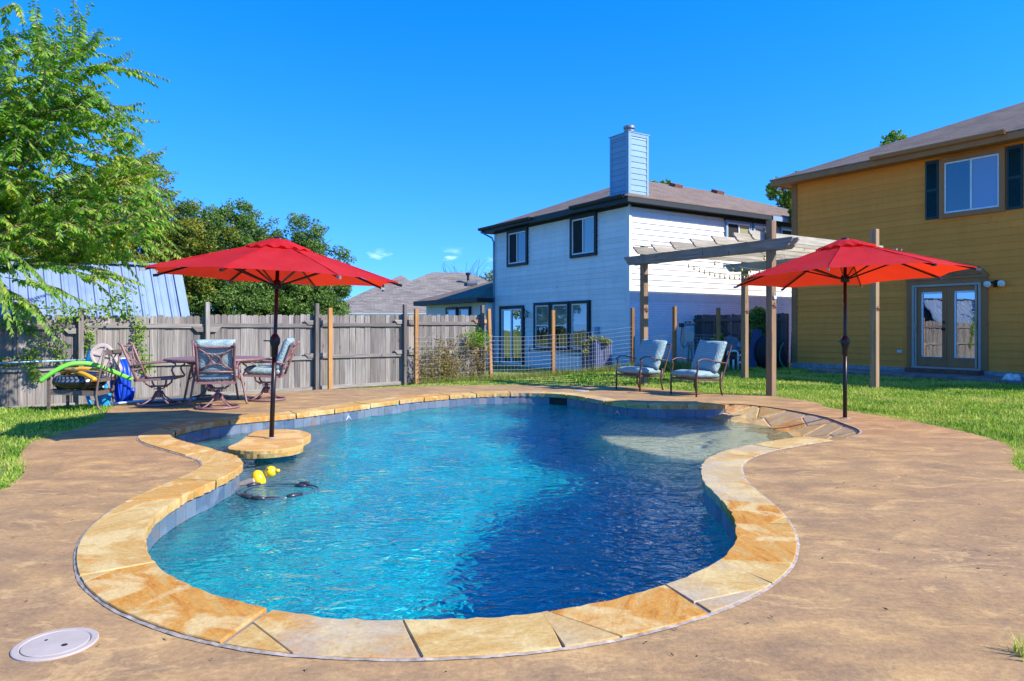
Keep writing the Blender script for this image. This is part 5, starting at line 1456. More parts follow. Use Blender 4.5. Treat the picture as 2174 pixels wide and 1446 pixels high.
# ------------------------------------------------------------------ cushions and patio chairs
def mat_cushion():
    t = NT('aqua_trellis_fabric')
    v = t.co('Object', (1, 1, 1), (R(45), R(45), R(45)))
    ck = t.new('ShaderNodeTexChecker'); t.l.new(v, ck.inputs[0]); ck.inputs['Scale'].default_value = 52
    ck.inputs['Color1'].default_value = (0.10, 0.21, 0.24, 1); ck.inputs['Color2'].default_value = (0.37, 0.46, 0.45, 1)
    n = t.noise(t.co('Object'), 4, 4, 0.5)
    c = t.mix(t.ramp(n, [(0.4, (0.1, 0.1, 0.1)), (0.7, (0.5, 0.5, 0.5))]), ck.outputs[0], (0.30, 0.39, 0.385))
    wr = t.noise(t.co('Object', (1, 1, 1)), 9, 4, 0.55, 1.2)
    t.bump(wr, 0.5, 0.015)
    return t.done(c, 0.85, spec=0.15)
M['cushion'] = mat_cushion()
def cushion(name, label, cat, M_, sx, sy, sz, group=None, pinch=0.10, sag=0.0):
    """stuffed cushion with pinched corners; M_ places its centre"""
    N = 14; vs = []; fs = []
    ph = rng.uniform(0, 6)
    for side in (1, -1):
        for i in range(N + 1):
            for j in range(N + 1):
                u, v = 2 * i / N - 1, 2 * j / N - 1
                e = (1 - abs(u) ** 5) * (1 - abs(v) ** 5)
                cr = 1 - pinch * (abs(u * v)) ** 1.5 + pinch * 0.9 * (abs(u) ** 6 * abs(v) ** 6)
                w = 0.006 * math.sin(7 * u + 3 * v + ph) * math.sin(5 * v - 2 * u + ph)
                z = side * (sz / 2) * (0.28 + 0.72 * max(0, e) ** 0.38) + w - sag * (1 - u * u) * (1 - v * v)
                vs.append(M_ @ Vector((u * sx / 2 * (1 - pinch * 0.6 * (1 - abs(v) ** 2) * 0.25), v * sy / 2 * (1 - pinch * 0.6 * (1 - abs(u) ** 2) * 0.25), z)))
    n1 = (N + 1) * (N + 1)
    for i in range(N):
        for j in range(N):
            a = i * (N + 1) + j; q = (a, a + N + 1, a + N + 2, a + 1)
            fs.append(q); fs.append(tuple(n1 + x for x in q[::-1]))
    bd = [i * (N + 1) for i in range(N + 1)] + [N * (N + 1) + j for j in range(1, N + 1)] + [i * (N + 1) + N for i in range(N - 1, -1, -1)] + [j for j in range(N - 1, 0, -1)]
    for k in range(len(bd)):
        a, c = bd[k], bd[(k + 1) % len(bd)]; fs.append((a, c, n1 + c, n1 + a))
    b = MB(); b.v = [tuple(v) for v in vs]; b.f = fs; b.mi = [0] * len(fs)
    o = b.build(name, M['cushion'], smooth=True)
    c = sum((Vector(v) for v in b.v), Vector()) / len(b.v)
    return tag(o, label, cat, group)
M['bronze'] = mat_simple('brown_powder_coat', (0.115, 0.058, 0.042), 0.45, 0.2, nscale=30, namt=0.3, bump=0.05)
def place(loc, rz): return Matrix.Translation(Vector(loc)) @ Matrix.Rotation(rz, 4, 'Z')
def lounge_chair(label, loc, rz, sl, bl):
    """deep patio armchair; local +x is the front"""
    c = thing('patio_armchair', label, 'chair', loc, rz, 'patio armchairs by the pool')
    W, D = 0.32, 0.30
    for sg in (-1, 1):
        y = sg * W
        MB().tube([(D, y, 0), (D, y, 0.30), (D - 0.01, y, 0.40), (D - 0.035, y, 0.50), (D - 0.04, y, 0.565), (D - 0.02, y, 0.60)], 0.018, 8, flat=0.8).build('front_leg', M['bronze'], c, smooth=True)
        MB().tube([(-D - 0.03, y, 0), (-D + 0.015, y, 0.12), (-D + 0.02, y, 0.26), (-D - 0.02, y, 0.42)], 0.017, 8).build('rear_leg', M['bronze'], c, smooth=True)
        MB().tube([(D + 0.0, y, 0.59), (D - 0.03, y, 0.625), (D - 0.12, y, 0.655), (D - 0.25, y, 0.655), (D - 0.42, y, 0.61), (-D - 0.10, y, 0.575), (-D - 0.17, y, 0.575)], 0.017, 8, flat=0.7).build('armrest', M['bronze'], c, smooth=True)
    b = MB()
    for sg in (-1, 1): b.bar((D, sg * (W - 0.02), 0.30), (-D, sg * (W - 0.02), 0.27), 0.03, 0.035)
    b.bar((D, -W, 0.30), (D, W, 0.30), 0.03, 0.035); b.bar((-D, -W, 0.27), (-D, W, 0.27), 0.03, 0.035)
    for k in range(5): b.bar((D, -0.24 + 0.12 * k, 0.296), (-D, -0.24 + 0.12 * k, 0.268), 0.03, 0.008)
    b.build('seat_frame', M['bronze'], c)
    b = MB()
    p0, p1 = Vector((-D, 0, 0.30)), Vector((-D - 0.25, 0, 0.88))
    for sg in (-1, 1): b.tube([p0 + Vector((0, sg * W, -0.05)), p0.lerp(p1, 0.5) + Vector((-0.015, sg * W, 0)), p1 + Vector((0, sg * W, 0))], 0.017, 8)
    b.bar(p1 + Vector((0, -W, 0)), p1 + Vector((0, W, 0)), 0.03, 0.03)
    for k in range(5):
        y = -0.2 + 0.1 * k; b.bar(p0 + Vector((0, y, 0)), p1 + Vector((0, y, 0)), 0.02, 0.012, (1, 0, 0))
    b.build('back_frame', M['bronze'], c)
    Mx = place(loc, rz)
    cushion('seat_cushion', sl, 'cushion', Mx @ Matrix.Translation((0.01, 0, 0.375)) @ Matrix.Rotation(R(-3), 4, 'Y'), 0.62, 0.60, 0.14, 'patio armchair cushions', 0.06)
    cushion('back_pillow', bl, 'cushion', Mx @ Matrix.Translation((-0.29, 0.02, 0.69)) @ Matrix.Rotation(R(-113), 4, 'Y') @ Matrix.Rotation(R(rng.uniform(-4, 4)), 4, 'Z'), 0.60, 0.62, 0.20, 'patio armchair cushions', 0.14)
lounge_chair('brown metal patio armchair farther from the near pergola post', (2.48, 13.8, 0.0), math.atan2(-0.36, -0.51), 'aqua patterned seat cushion on the farther patio armchair', 'aqua patterned back pillow on the farther patio armchair')
lounge_chair('brown metal patio armchair next to the near pergola post', (3.32, 12.76, 0.0), math.atan2(-0.32, -0.56), 'aqua patterned seat cushion on the armchair nearer the pergola post', 'plump aqua back pillow on the armchair nearer the pergola post')

# ------------------------------------------------------------------ dining set
M['mauve'] = mat_simple('mauve_cast_metal', (0.25, 0.135, 0.13), 0.5, 0.15, nscale=30, namt=0.35, bump=0.08)
dt = thing('dining_table', 'round mauve metal patio dining table on curved legs', 'table', (-4.78, 11.37, 0), R(30))
MB().lathe([(0.0, 0.665), (0.68, 0.67), (0.73, 0.68), (0.75, 0.70), (0.745, 0.722), (0.70, 0.730), (0.0, 0.728)], 48, capb=False, capt=False).build('table_top', M['mauve'], dt, smooth=False)
for k in range(4):
    a = math.pi / 4 + k * math.pi / 2; d = Vector((math.cos(a), math.sin(a), 0))
    MB().tube([d * 0.60, d * 0.585 + UP * 0.03, d * 0.52 + UP * 0.30, d * 0.46 + UP * 0.52, d * 0.42 + UP * 0.61, d * 0.40 + UP * 0.67], 0.018, 8).build('leg', M['mauve'], dt, smooth=True)
    MB().tube([d * 0.50 + UP * 0.36, d * 0.25 + UP * 0.55, d * 0.05 + UP * 0.58], 0.010, 6).build('brace', M['mauve'], dt, smooth=True)
MB().lathe([(0.40, 0.63), (0.42, 0.65), (0.40, 0.667)], 32).build('apron_ring', M['mauve'], dt)
def swivel_chair(label, loc, rz, cush=None, tilt=0.0):
    c = thing('swivel_chair', label, 'chair', loc, rz, 'swivel dining chairs')
    ring = [(0.30 * math.cos(a), 0.30 * math.sin(a), 0.022) for a in np.linspace(0, 2 * math.pi, 33)[:-1]]
    MB().tube(ring, 0.018, 8, closed=True).build('base_ring', M['mauve'], c, smooth=True)
    for k in range(4):
        a = math.pi / 4 + k * math.pi / 2; d = Vector((math.cos(a), math.sin(a), 0))
        MB().tube([d * 0.30 + UP * 0.022, d * 0.20 + UP * 0.06, d * 0.10 + UP * 0.13, d * 0.045 + UP * 0.22], 0.016, 8, flat=0.7).build('spoke', M['mauve'], c, smooth=True)
    b = MB().lathe([(0.04, 0.12), (0.045, 0.20), (0.03, 0.22), (0.03, 0.25), (0.075, 0.25), (0.075, 0.258), (0.03, 0.26), (0.03, 0.285)], 14); b.box((0, 0, 0.295), (0.22, 0.16, 0.02))
    for sx in (-1, 1):
        for sy in (-1, 1): b.lathe([(0.014, 0.27), (0.014, 0.315)], 8, (sx * 0.09, sy * 0.06, 0))
    b.build('swivel_column', M['mauve'], c)
    b = MB()
    for sg in (-1, 1):
        b.tube([(0.10, sg * 0.10, 0.30), (0.14, sg * 0.16, 0.34), (0.15, sg * 0.18, 0.40)], 0.014, 8); b.tube([(-0.10, sg * 0.10, 0.30), (-0.14, sg * 0.16, 0.34), (-0.15, sg * 0.18, 0.40)], 0.014, 8)
    b.build('rocker_arms', M['mauve'], c, smooth=True)
    b = MB()
    for sg in (-1, 1): b.bar((0.28, sg * 0.25, 0.43), (-0.26, sg * 0.25, 0.40), 0.03, 0.035)
    b.bar((0.28, -0.26, 0.43), (0.28, 0.26, 0.43), 0.03, 0.035); b.bar((-0.26, -0.26, 0.40), (-0.26, 0.26, 0.40), 0.03, 0.035)
    for k in range(4): b.bar((0.28, -0.18 + 0.12 * k, 0.428), (-0.26, -0.18 + 0.12 * k, 0.398), 0.022, 0.008)
    b.build('seat_frame', M['mauve'], c)
    p0, p1 = Vector((-0.25, 0, 0.40)), Vector((-0.47, 0, 0.98))
    bd = (p1 - p0)
    def bp(y, t): return p0 + bd * t + Vector((-0.03 * math.sin(math.pi * t) * 0, y, 0))
    b = MB()
    for sg in (-1, 1): b.tube([bp(sg * 0.25, 0.0), bp(sg * 0.25, 0.5), bp(sg * 0.26, 0.93), bp(sg * 0.265, 1.0) + Vector((-0.03, 0, 0))], 0.020, 8)
    b.tube([bp(-0.25, 0.93), bp(-0.12, 0.91), bp(0, 0.90), bp(0.12, 0.91), bp(0.25, 0.93)], 0.014, 8); b.tube([bp(-0.25, 0.28), bp(0.25, 0.28)], 0.014, 8)
    b.build('back_frame', M['mauve'], c, smooth=True)
    b = MB(); cc = 0.59
    for sy in (-1, 1):
        b.tube([bp(sy * 0.24, 0.90), bp(sy * 0.14, 0.78), bp(sy * 0.085, 0.66), bp(sy * 0.075, cc), bp(sy * 0.085, 0.52), bp(sy * 0.14, 0.40), bp(sy * 0.24, 0.30)], 0.010, 6)
    for tt, s_ in ((0.90, 1), (0.30, -1)):
        b.tube([bp(-0.22, tt - 0.03 * s_), bp(-0.12, tt - 0.15 * s_), bp(0, tt - 0.19 * s_), bp(0.12, tt - 0.15 * s_), bp(0.22, tt - 0.03 * s_)], 0.010, 6)
    ring2 = [bp(0.062 * math.cos(a), cc + 0.105 * math.sin(a)) for a in np.linspace(0, 2 * math.pi, 21)[:-1]]
    b.tube(ring2, 0.010, 6, closed=True)
    b.build('back_lattice', M['mauve'], c, smooth=True)
    for sg in (-1, 1):
        y = sg * 0.28
        MB().tube([bp(y, 0.38), (-0.15, y, 0.66), (0.10, y, 0.68), (0.24, y, 0.685), (0.30, y, 0.66), (0.31, y, 0.62), (0.27, y, 0.60), (0.25, y, 0.56), (0.28, y, 0.49), (0.31, y, 0.45), (0.29, y, 0.42)], 0.014, 8).build('armrest', M['mauve'], c, smooth=True)
    if cush:
        Mx = place(loc, rz)
        cushion('seat_cushion', cush[0], 'cushion', Mx @ Matrix.Translation((0.02, 0, 0.50)) @ Matrix.Rotation(R(-3), 4, 'Y'), 0.56, 0.52, 0.15, 'dining chair cushions', 0.05)
        cushion('back_cushion', cush[1], 'cushion', Mx @ Matrix.Translation((-0.30, 0, 0.78)) @ Matrix.Rotation(R(-110.5), 4, 'Y'), 0.54, 0.54, 0.14, 'dining chair cushions', 0.07)
    return c
swivel_chair('bare mauve swivel chair facing the table from the blue pool toys', (-5.52, 11.05, 0), R(12))
swivel_chair('mauve swivel chair with cushions turned away, nearest the pool', (-4.42, 10.62, 0), R(108), ('aqua seat cushion on the swivel chair nearest the pool', 'aqua back cushion seen through the lattice of the nearest swivel chair'))
swivel_chair('mauve swivel chair with cushions beside the umbrella pole', (-4.10, 11.80, 0), R(188), ('aqua seat cushion on the swivel chair beside the umbrella pole', 'aqua back cushion on the swivel chair beside the umbrella pole'))
swivel_chair('bare mauve swivel chair behind the dining table by the fence', (-5.18, 12.12, 0), R(-65))
# ------------------------------------------------------------------ old armchair with pool toys on it
M['old_bronze'] = mat_simple('faded_bronze', (0.155, 0.115, 0.09), 0.55, 0.15, nscale=22, namt=0.5, bump=0.1)
oc_loc, oc_rz = (-6.55, 10.75, -0.075), R(186)
oc = thing('old_armchair', 'faded brown patio armchair loaded with pool toys by the fence', 'chair', oc_loc, oc_rz)
for sg in (-1, 1):
    y = sg * 0.27
    b = MB(); b.bar((0.33, y, 0), (0.33, y, 0.60), 0.035, 0.035, (1, 0, 0)); b.build('front_leg', M['old_bronze'], oc)
    MB().tube([(-0.44, y, 0.0), (-0.36, y, 0.10), (-0.335, y, 0.25), (-0.35, y, 0.42), (-0.39, y, 0.62), (-0.46, y, 0.93)], 0.021, 8, flat=0.8).build('back_post', M['old_bronze'], oc, smooth=True)
    MB().tube([(0.345, y, 0.585), (0.28, y, 0.635), (0.10, y, 0.66), (-0.15, y, 0.645), (-0.40, y, 0.625)], 0.019, 8, flat=0.7).build('armrest', M['old_bronze'], oc, smooth=True)
b = MB()
for sg in (-1, 1): b.bar((0.33, sg * 0.25, 0.33), (-0.34, sg * 0.25, 0.30), 0.03, 0.075)
b.bar((0.33, -0.27, 0.33), (0.33, 0.27, 0.33), 0.03, 0.075); b.bar((-0.34, -0.27, 0.30), (-0.34, 0.27, 0.30), 0.03, 0.06)
for k in range(5): b.bar((0.33, -0.2 + 0.1 * k, 0.34), (-0.34, -0.2 + 0.1 * k, 0.31), 0.05, 0.01)
b.build('seat_frame', M['old_bronze'], oc)
b = MB(); b.bar((-0.455, -0.27, 0.91), (-0.455, 0.27, 0.91), 0.03, 0.07); b.bar((-0.385, -0.27, 0.50), (-0.385, 0.27, 0.50), 0.03, 0.05)
for y in (-0.13, 0.13): b.tube([(-0.385, y * 0.5, 0.50), (-0.42, y, 0.68), (-0.43, y * 0.4, 0.78), (-0.45, y, 0.90)], 0.011, 6)
b.tube([(-0.40, -0.16, 0.6), (-0.42, 0, 0.72), (-0.40, 0.16, 0.6)], 0.011, 6)
b.build('backrest', M['old_bronze'], oc, smooth=False)
Mo = place(oc_loc, oc_rz)
# tyre-shaped inflatable
M['vinyl_black'] = mat_simple('glossy_black_vinyl', (0.010, 0.010, 0.012), 0.16, 0.0, 0.7, bump=0, namt=0.1)
M['tread'] = mat_simple('grey_tread_print', (0.10, 0.13, 0.18), 0.3, bump=0, namt=0.1)
ty = thing('tyre_pool_float', 'black inflatable tyre float lying on the old armchair seat', 'pool float', Mo @ Vector((0.02, 0.0, 0.47)), oc_rz)
prof = [(0.235 + 0.125 * math.cos(a), 0.105 * math.sin(a)) for a in np.linspace(0, 2 * math.pi, 25)]
MB().lathe(prof, 40, capb=False, capt=False).build('tube', M['vinyl_black'], ty, smooth=True)
b = MB()
for k in range(34):
    a = 2 * math.pi * k / 34
    for row, (t0, t1) in enumerate(((0.10, 0.48), (0.56, 0.92))):
        pts = []
        for (da, t) in ((0, t0), (0.11, t0), (0.11 + 0.06 * (1 - 2 * row), t1), (0.06 * (1 - 2 * row), t1)):
            r_ = 0.235 + 0.128 * math.cos(t); pts.append((r_ * math.cos(a + da), r_ * math.sin(a + da), 0.108 * math.sin(t)))
        b.add(pts, [(0, 1, 2, 3)])
b.build('tread_print', M['tread'], ty, fix=False)
def noodle(label, col, pts, r_=0.034):
    m = mat_simple('foam_' + col[0], col[1], 0.55, nscale=60, namt=0.2, bump=0.15)
    P = [Vector(p) for p in catmull([Mo @ Vector(p) for p in pts], 6, closed=False)]
    o = MB().tube(P, r_, 14).build('pool_noodle', m, smooth=True)
    c = bpy.data.objects
    return tag(o, label, 'pool noodle', 'foam pool noodles')
noodle('lime green foam noodle arched over the old armchair', ('green', (0.18, 0.62, 0.06)), [(0.40, 0.36, 0.50), (0.22, 0.33, 0.64), (0.02, 0.26, 0.745), (-0.20, 0.12, 0.735), (-0.38, -0.06, 0.63), (-0.60, -0.30, 0.47)])
noodle('orange yellow foam noodle poking past the armchair back', ('orange', (0.85, 0.36, 0.015)), [(0.30, -0.05, 0.585), (0.15, 0.05, 0.645), (-0.05, 0.22, 0.62), (-0.25, 0.36, 0.575), (-0.40, 0.45, 0.52)])
noodle('orange yellow foam noodle under the lime green noodle', ('amber', (0.80, 0.40, 0.02)), [(0.32, -0.16, 0.57), (0.16, -0.12, 0.635), (-0.04, -0.08, 0.65), (-0.28, -0.04, 0.60)])
# white moulded float leaning behind the chair
wfl = thing('moulded_float', 'white moulded plastic pool seat leaning behind the old armchair', 'pool float', (-6.56, 11.42, 0.66), 0)
Rm = Matrix.Rotation(R(20), 4, 'Z') @ Matrix.Rotation(R(-28), 4, 'Y') @ Matrix.Rotation(R(72), 4, 'X')
M['white_plastic'] = mat_simple('white_plastic', (0.46, 0.385, 0.335), 0.4, nscale=8, namt=0.15, bump=0)
def stadium(w, h, n=10): 
    return [(w * math.cos(a), h + w * math.sin(a)) for a in np.linspace(0, math.pi, n)] + [(w * math.cos(a), -h + w * math.sin(a)) for a in np.linspace(math.pi, 2 * math.pi, n)]
b = MB(); rings = [(0.95, -0.075), (1.0, -0.05), (1.0, 0.04), (0.95, 0.06), (0.78, 0.062), (0.74, 0.035)]
vs = []; st_ = stadium(0.17, 0.15)
for k, z in rings: vs += [Rm @ Vector((p[0] * k, p[1] * k, z)) for p in st_]
n = len(st_); fs = [tuple(range(n))[::-1], tuple(range(5 * n, 6 * n))] + [(r_ * n + i, r_ * n + (i + 1) % n, (r_ + 1) * n + (i + 1) % n, (r_ + 1) * n + i) for r_ in range(5) for i in range(n)]
b.add(vs, fs); b.build('shell', M['white_plastic'], wfl, bevel=0.006)
b = MB()
for (a0, a1) in (((-0.11, 0.20), (0.11, 0.0)), ((0.11, 0.20), (-0.11, 0.0)), ((-0.11, 0.0), (0.11, -0.2)), ((0.11, 0.0), (-0.11, -0.2))): b.bar(Rm @ Vector((*a0, 0.045)), Rm @ Vector((*a1, 0.045)), 0.022, 0.03, tuple(Rm @ Vector((0, 0, 1))))
b.build('cross_rib', M['white_plastic'], wfl)
# blue coiled hose and limp inflatables against the fence
M['hose_blue'] = mat_simple('blue_hose', (0.012, 0.07, 0.55), 0.35, nscale=40, namt=0.2)
M['cyan_vinyl'] = mat_simple('cyan_vinyl', (0.03, 0.32, 0.62), 0.25, nscale=6, namt=0.4, bump=0.3, bdist=0.02)
b = MB(); turns = []
for k in range(int(3 * 28)):
    a = 2 * math.pi * k / 28; r_ = 0.36 + 0.012 * math.sin(k * 0.7); off_ = 0.07 * (k / 28 - 1.5)
    turns.append((-6.42 + off_ * 0.5 + 0.14 * math.cos(a), 11.62 + off_ * 0.9 - 0.10 * math.cos(a), 0.30 + r_ * math.sin(a)))
b.tube(turns, 0.036, 8); o = b.build('coiled_hose', M['hose_blue'], smooth=True); tag(o, 'royal blue coiled vacuum hose standing against the fence', 'hose')
for i, (x, y, z, rx, ry, rz_, lab) in enumerate(((-6.92, 11.75, 0.56, 0.17, 0.07, 0.30, 'crumpled cyan inflatable tucked behind the white pool seat'), (-6.52, 11.25, 0.10, 0.12, 0.08, 0.24, 'limp cyan inflatable hanging behind the old armchair legs'))):
    b = MB(); vs = []; nu, nv = 24, 14
    for a_ in range(nv + 1):
        th = math.pi * a_ / nv
        for c_ in range(nu):
            ph = 2 * math.pi * c_ / nu; k = 1 + 0.13 * math.sin(5 * ph + 3 * th + i) + 0.08 * math.sin(9 * th + 4 * ph)
            vs.append((x + rx * k * math.sin(th) * math.cos(ph), y + ry * k * math.sin(th) * math.sin(ph), z + rz_ * k * math.cos(th)))
    fs = [(a_ * nu + c_, (a_ + 1) * nu + c_, (a_ + 1) * nu + (c_ + 1) % nu, a_ * nu + (c_ + 1) % nu) for a_ in range(nv) for c_ in range(nu)]
    b.add(vs, fs); o = b.build('limp_inflatable', M['cyan_vinyl'], smooth=True); tag(o, lab, 'inflatable')
ringp = [(-6.72 + 0.22 * math.cos(a), 11.42 - 0.12 * math.cos(a), 0.22 + 0.33 * math.sin(a)) for a in np.linspace(0, 2 * math.pi, 29)[:-1]]
o = MB().tube(ringp, 0.03, 8, closed=True).build('hoop', M['cyan_vinyl'], smooth=True); tag(o, 'cyan hoop propped behind the old armchair', 'hoop')
# pale flat hose lying along the deck edge
M['pale_hose'] = mat_simple('pale_blue_hose', (0.38, 0.55, 0.68), 0.5)
o = MB().tube([Vector(p) for p in catmull([(-6.25, 10.95, 0.02), (-6.0, 11.25, 0.035), (-5.7, 11.52, 0.03), (-5.3, 11.85, 0.02)], 6, False)], 0.032, 8, flat=0.6).build('flat_hose', M['pale_hose'], smooth=True); tag(o, 'pale blue hose lying along the deck edge by the fence', 'hose')
# telescopic pole on fence hooks
p0, p1 = FO + FDIR * (-1.6) + FN * 0.17 + UP * 0.555, FO + FDIR * 1.45 + FN * 0.17 + UP * 0.60
pp = thing('pool_pole', 'pale blue telescopic pool pole hung level on the fence', 'pole', (0, 0, 0))
M['pole_blue'] = mat_simple('pale_blue_aluminium', (0.25, 0.42, 0.50), 0.35, 0.4, bump=0)
MB().tube([p0, p1], 0.019, 10).build('outer_tube', M['pole_blue'], pp, smooth=True)
MB().tube([p1, p1 + (p1 - p0).normalized() * 0.28], 0.014, 10).build('inner_tube', M['gutter'], pp, smooth=True)
for t in (0.22, 0.80):
    q = p0.lerp(p1, t); MB().tube([q - FN * 0.13 + UP * 0.16, q - FN * 0.02 + UP * 0.14, q - FN * 0.03 - UP * 0.02, q + FN * 0.025 - UP * 0.03, q + FN * 0.03 + UP * 0.02], 0.012, 6).build('hook', M['black_metal'], pp, smooth=True)

# ------------------------------------------------------------------ on the deck and in the water
sk = thing('deck_skimmer', 'round white plastic skimmer lid set in the near deck', 'lid', (-1.73, 2.68, 0.0))
MB().lathe([(0.142, -0.03), (0.142, 0.005), (0.138, 0.007), (0.119, 0.007), (0.115, 0.004), (0.115, 0.004)], 48, capb=False, capt=False).build('rim', M['white_plastic'], sk)
MB().lathe([(0.1125, -0.01), (0.1125, 0.006), (0.109, 0.0075), (0.0, 0.0085)], 48, capt=False).build('cover', M['white_plastic'], sk)
b = MB(); b.lathe([(0.011, 0.0075), (0.011, 0.0092)], 12, (0.045, -0.02, 0)); b.lathe([(0.006, 0.0075), (0.006, 0.0092)], 10, (-0.05, 0.02, 0)); b.build('finger_hole', M['black'], sk)
o = MB().lathe([(0.15, -0.02), (0.15, 0.006), (0.145, 0.009), (0, 0.010)], 32, (1.33, 13.55, 0), capt=False).build('deck_skimmer', M['white_plastic']); tag(o, 'white skimmer cover in the far deck before the patio armchairs', 'lid')
# floating dispenser: white canister with a yellow rounded float
M['yellow'] = mat_simple('yellow_plastic', (0.85, 0.56, 0.01), 0.25, bump=0, namt=0.1, spec=0.6)
fd_ = thing('chlorine_float', 'yellow bird shaped chlorine float tipped over on the water', 'pool float', (-2.26, 6.30, WZ))
MB().ball((0, 0, 0.045), (0.062, 0.062, 0.082), 18, 12, Matrix.Rotation(R(-18), 3, 'Y')).build('body', M['yellow'], fd_, smooth=True)
hd = MB().ball((0.098, 0.03, 0.105), 0.052, 16, 10).build('head', M['yellow'], fd_, smooth=True)
MB().lathe([(0.022, 0), (0.013, 0.03), (0.004, 0.036)], 10, (0.146, 0.03, 0.112), Matrix.Rotation(R(84), 4, 'Y')).build('beak', M['yellow'], hd, smooth=True)
MB().ball((0.085, -0.018, 0.135), 0.008, 6, 4).build('eye', M['black_metal'], hd, smooth=True)
MB().lathe([(0.030, 0.0), (0.036, 0.02), (0.048, 0.20), (0.052, 0.215)], 18, (-0.215, -0.02, -0.035), Matrix.Rotation(R(72), 4, 'Y')).build('canister', M['white_plastic'], fd_, smooth=True)
M['hose_black'] = mat_simple('black_rubber_hose', (0.03, 0.032, 0.045), 0.3, bump=0.1)
M['hose_clear'] = mat_simple('smoky_hose', (0.07, 0.09, 0.12), 0.25, bump=0)
hr = thing('floating_hose', 'loop of cleaner hose with black floats lying on the water', 'hose', (-2.0, 6.02, WZ))
lp = []
for k in range(2 * 36):
    a = 2 * math.pi * k / 36; r_ = 0.29 + 0.035 * math.sin(a * 0.5 + 0.4) + 0.02 * math.sin(3 * a)
    lp.append((r_ * math.cos(a) * 1.06, r_ * math.sin(a) * 0.92, -0.002 + 0.008 * math.sin(a * 0.5)))
MB().tube(lp, 0.0085, 8).build('tubing', M['hose_clear'], hr, smooth=True)
for k0 in (5, 13, 22, 25, 30, 41, 58, 62):
    seg_ = [Vector(lp[(k0 + j) % 72]) + UP * 0.006 for j in range(3 if k0 % 2 else 4)]
    n_ = len(seg_)
    MB().tube(seg_, [0.014] + [0.023] * (n_ - 2) + [0.014], 10).build('hose_float', M['hose_black'], hr, smooth=True)

# ------------------------------------------------------------------ pool equipment
M['pvc'] = mat_simple('white_pvc', (0.66, 0.66, 0.64), 0.4, nscale=8, namt=0.2, bump=0)
M['filter_grey'] = mat_simple('filter_grey', (0.12, 0.125, 0.13), 0.5, nscale=8, namt=0.3)
M['panel'] = mat_simple('panel_beige_grey', (0.38, 0.41, 0.36), 0.5, nscale=6, namt=0.2, bump=0)
fl_ = thing('filter_tank', 'grey domed pool filter tank behind the near patio armchair', 'filter', (6.45, 20.9, 0.0))
MB().lathe([(0.30, 0.0), (0.33, 0.05), (0.33, 0.44), (0.35, 0.45), (0.35, 0.53), (0.33, 0.55), (0.33, 0.62), (0.29, 0.80), (0.18, 0.92), (0.06, 0.96), (0.05, 1.0), (0.0, 1.0)], 24, capt=False).build('tank', M['filter_grey'], fl_, smooth=True)
MB().lathe([(0.352, 0.455), (0.36, 0.47), (0.36, 0.51), (0.352, 0.525)], 24, capb=False, capt=False).build('clamp_band', M['black_metal'], fl_)
MB().box((0.16, -0.29, 0.72), (0.14, 0.04, 0.11), Matrix.Rotation(0.4, 3, 'Z')).build('label_plate', M['blue_grey'], fl_)
MB().tube([(-0.22, 0, 1.0), (0.22, 0.0, 1.0)], 0.015, 6).build('lid_handle', M['black_metal'], fl_)
pc = thing('pump_pipework', 'white plastic pump pipes looped beside the filter tank', 'pipes', (6.50, 20.25, 0.0))
pc.scale = (0.72, 0.72, 0.72)
runs = [[(-0.42, 0, 0), (-0.42, 0, 0.40), (-0.40, 0, 0.44)], [(-0.22, 0.0, 0), (-0.22, 0, 0.42)], [(-0.45, 0.05, 0.60), (-0.40, 0.05, 0.72), (-0.30, 0.05, 0.76), (-0.10, 0.05, 0.76), (-0.02, 0.05, 0.70), (-0.02, 0.05, 0.0)], [(-0.02, 0.05, 0.30), (0.18, 0.05, 0.30)], [(0.02, 0.1, 0.56), (0.10, 0.1, 0.60), (0.20, 0.08, 0.54), (0.20, 0.06, 0.0)]]
for r_ in runs: MB().tube([Vector(p) for p in r_], 0.042, 10).build('pipe', M['pvc'], pc, smooth=True)
b = MB().lathe([(0.12, 0.30), (0.13, 0.34), (0.13, 0.52), (0.09, 0.56), (0, 0.57)], 14, (-0.32, 0.15, 0), capt=False); b.box((-0.2, 0.3, 0.25), (0.5, 0.25, 0.24)); b.build('pump', M['black_metal'], pc)
cp_ = thing('control_panel', 'beige electrical timer box with light arm on two posts', 'electrical box', (5.1, 20.6, 0.0), R(20))
for x in (-0.10, 0.10): MB().bar((x, 0.05, -0.1), (x, 0.05, 1.26 if x < 0 else 0.72), 0.055, 0.055, (1, 0, 0)).build('post', M['panel'], cp_)
MB().box((0.03, -0.02, 0.96), (0.27, 0.13, 0.32)).build('timer_box', M['panel'], cp_, bevel=0.01)
b = MB().tube([(-0.2, -0.02, 1.30), (0.24, -0.02, 1.33)], 0.045, 10); b.build('light_arm', M['grey_metal'], cp_)
b = MB().box((-0.2, -0.02, 1.29), (0.12, 0.10, 0.12)); b.lathe([(0.035, 1.36), (0.035, 1.40)], 8, (-0.05, -0.02, 0)); b.lathe([(0.035, 1.36), (0.035, 1.40)], 8, (0.08, -0.02, 0)); b.build('sensor_head', M['black_metal'], cp_)
b = MB()
b.tube([Vector(p) for p in catmull([(-0.2, -0.05, 1.25), (-0.24, -0.05, 0.9), (-0.2, -0.04, 0.7), (-0.06, -0.04, 0.66), (0.0, -0.03, 0.8)], 5, False)], 0.012, 6); b.tube([(0.06, -0.02, 0.8), (0.05, -0.02, 0.3), (0.03, 0, 0)], 0.014, 6); b.tube([(0.14, -0.02, 0.8), (0.16, -0.02, 0.4), (0.13, 0, 0)], 0.012, 6)
b.build('cable', M['black_metal'], cp_)
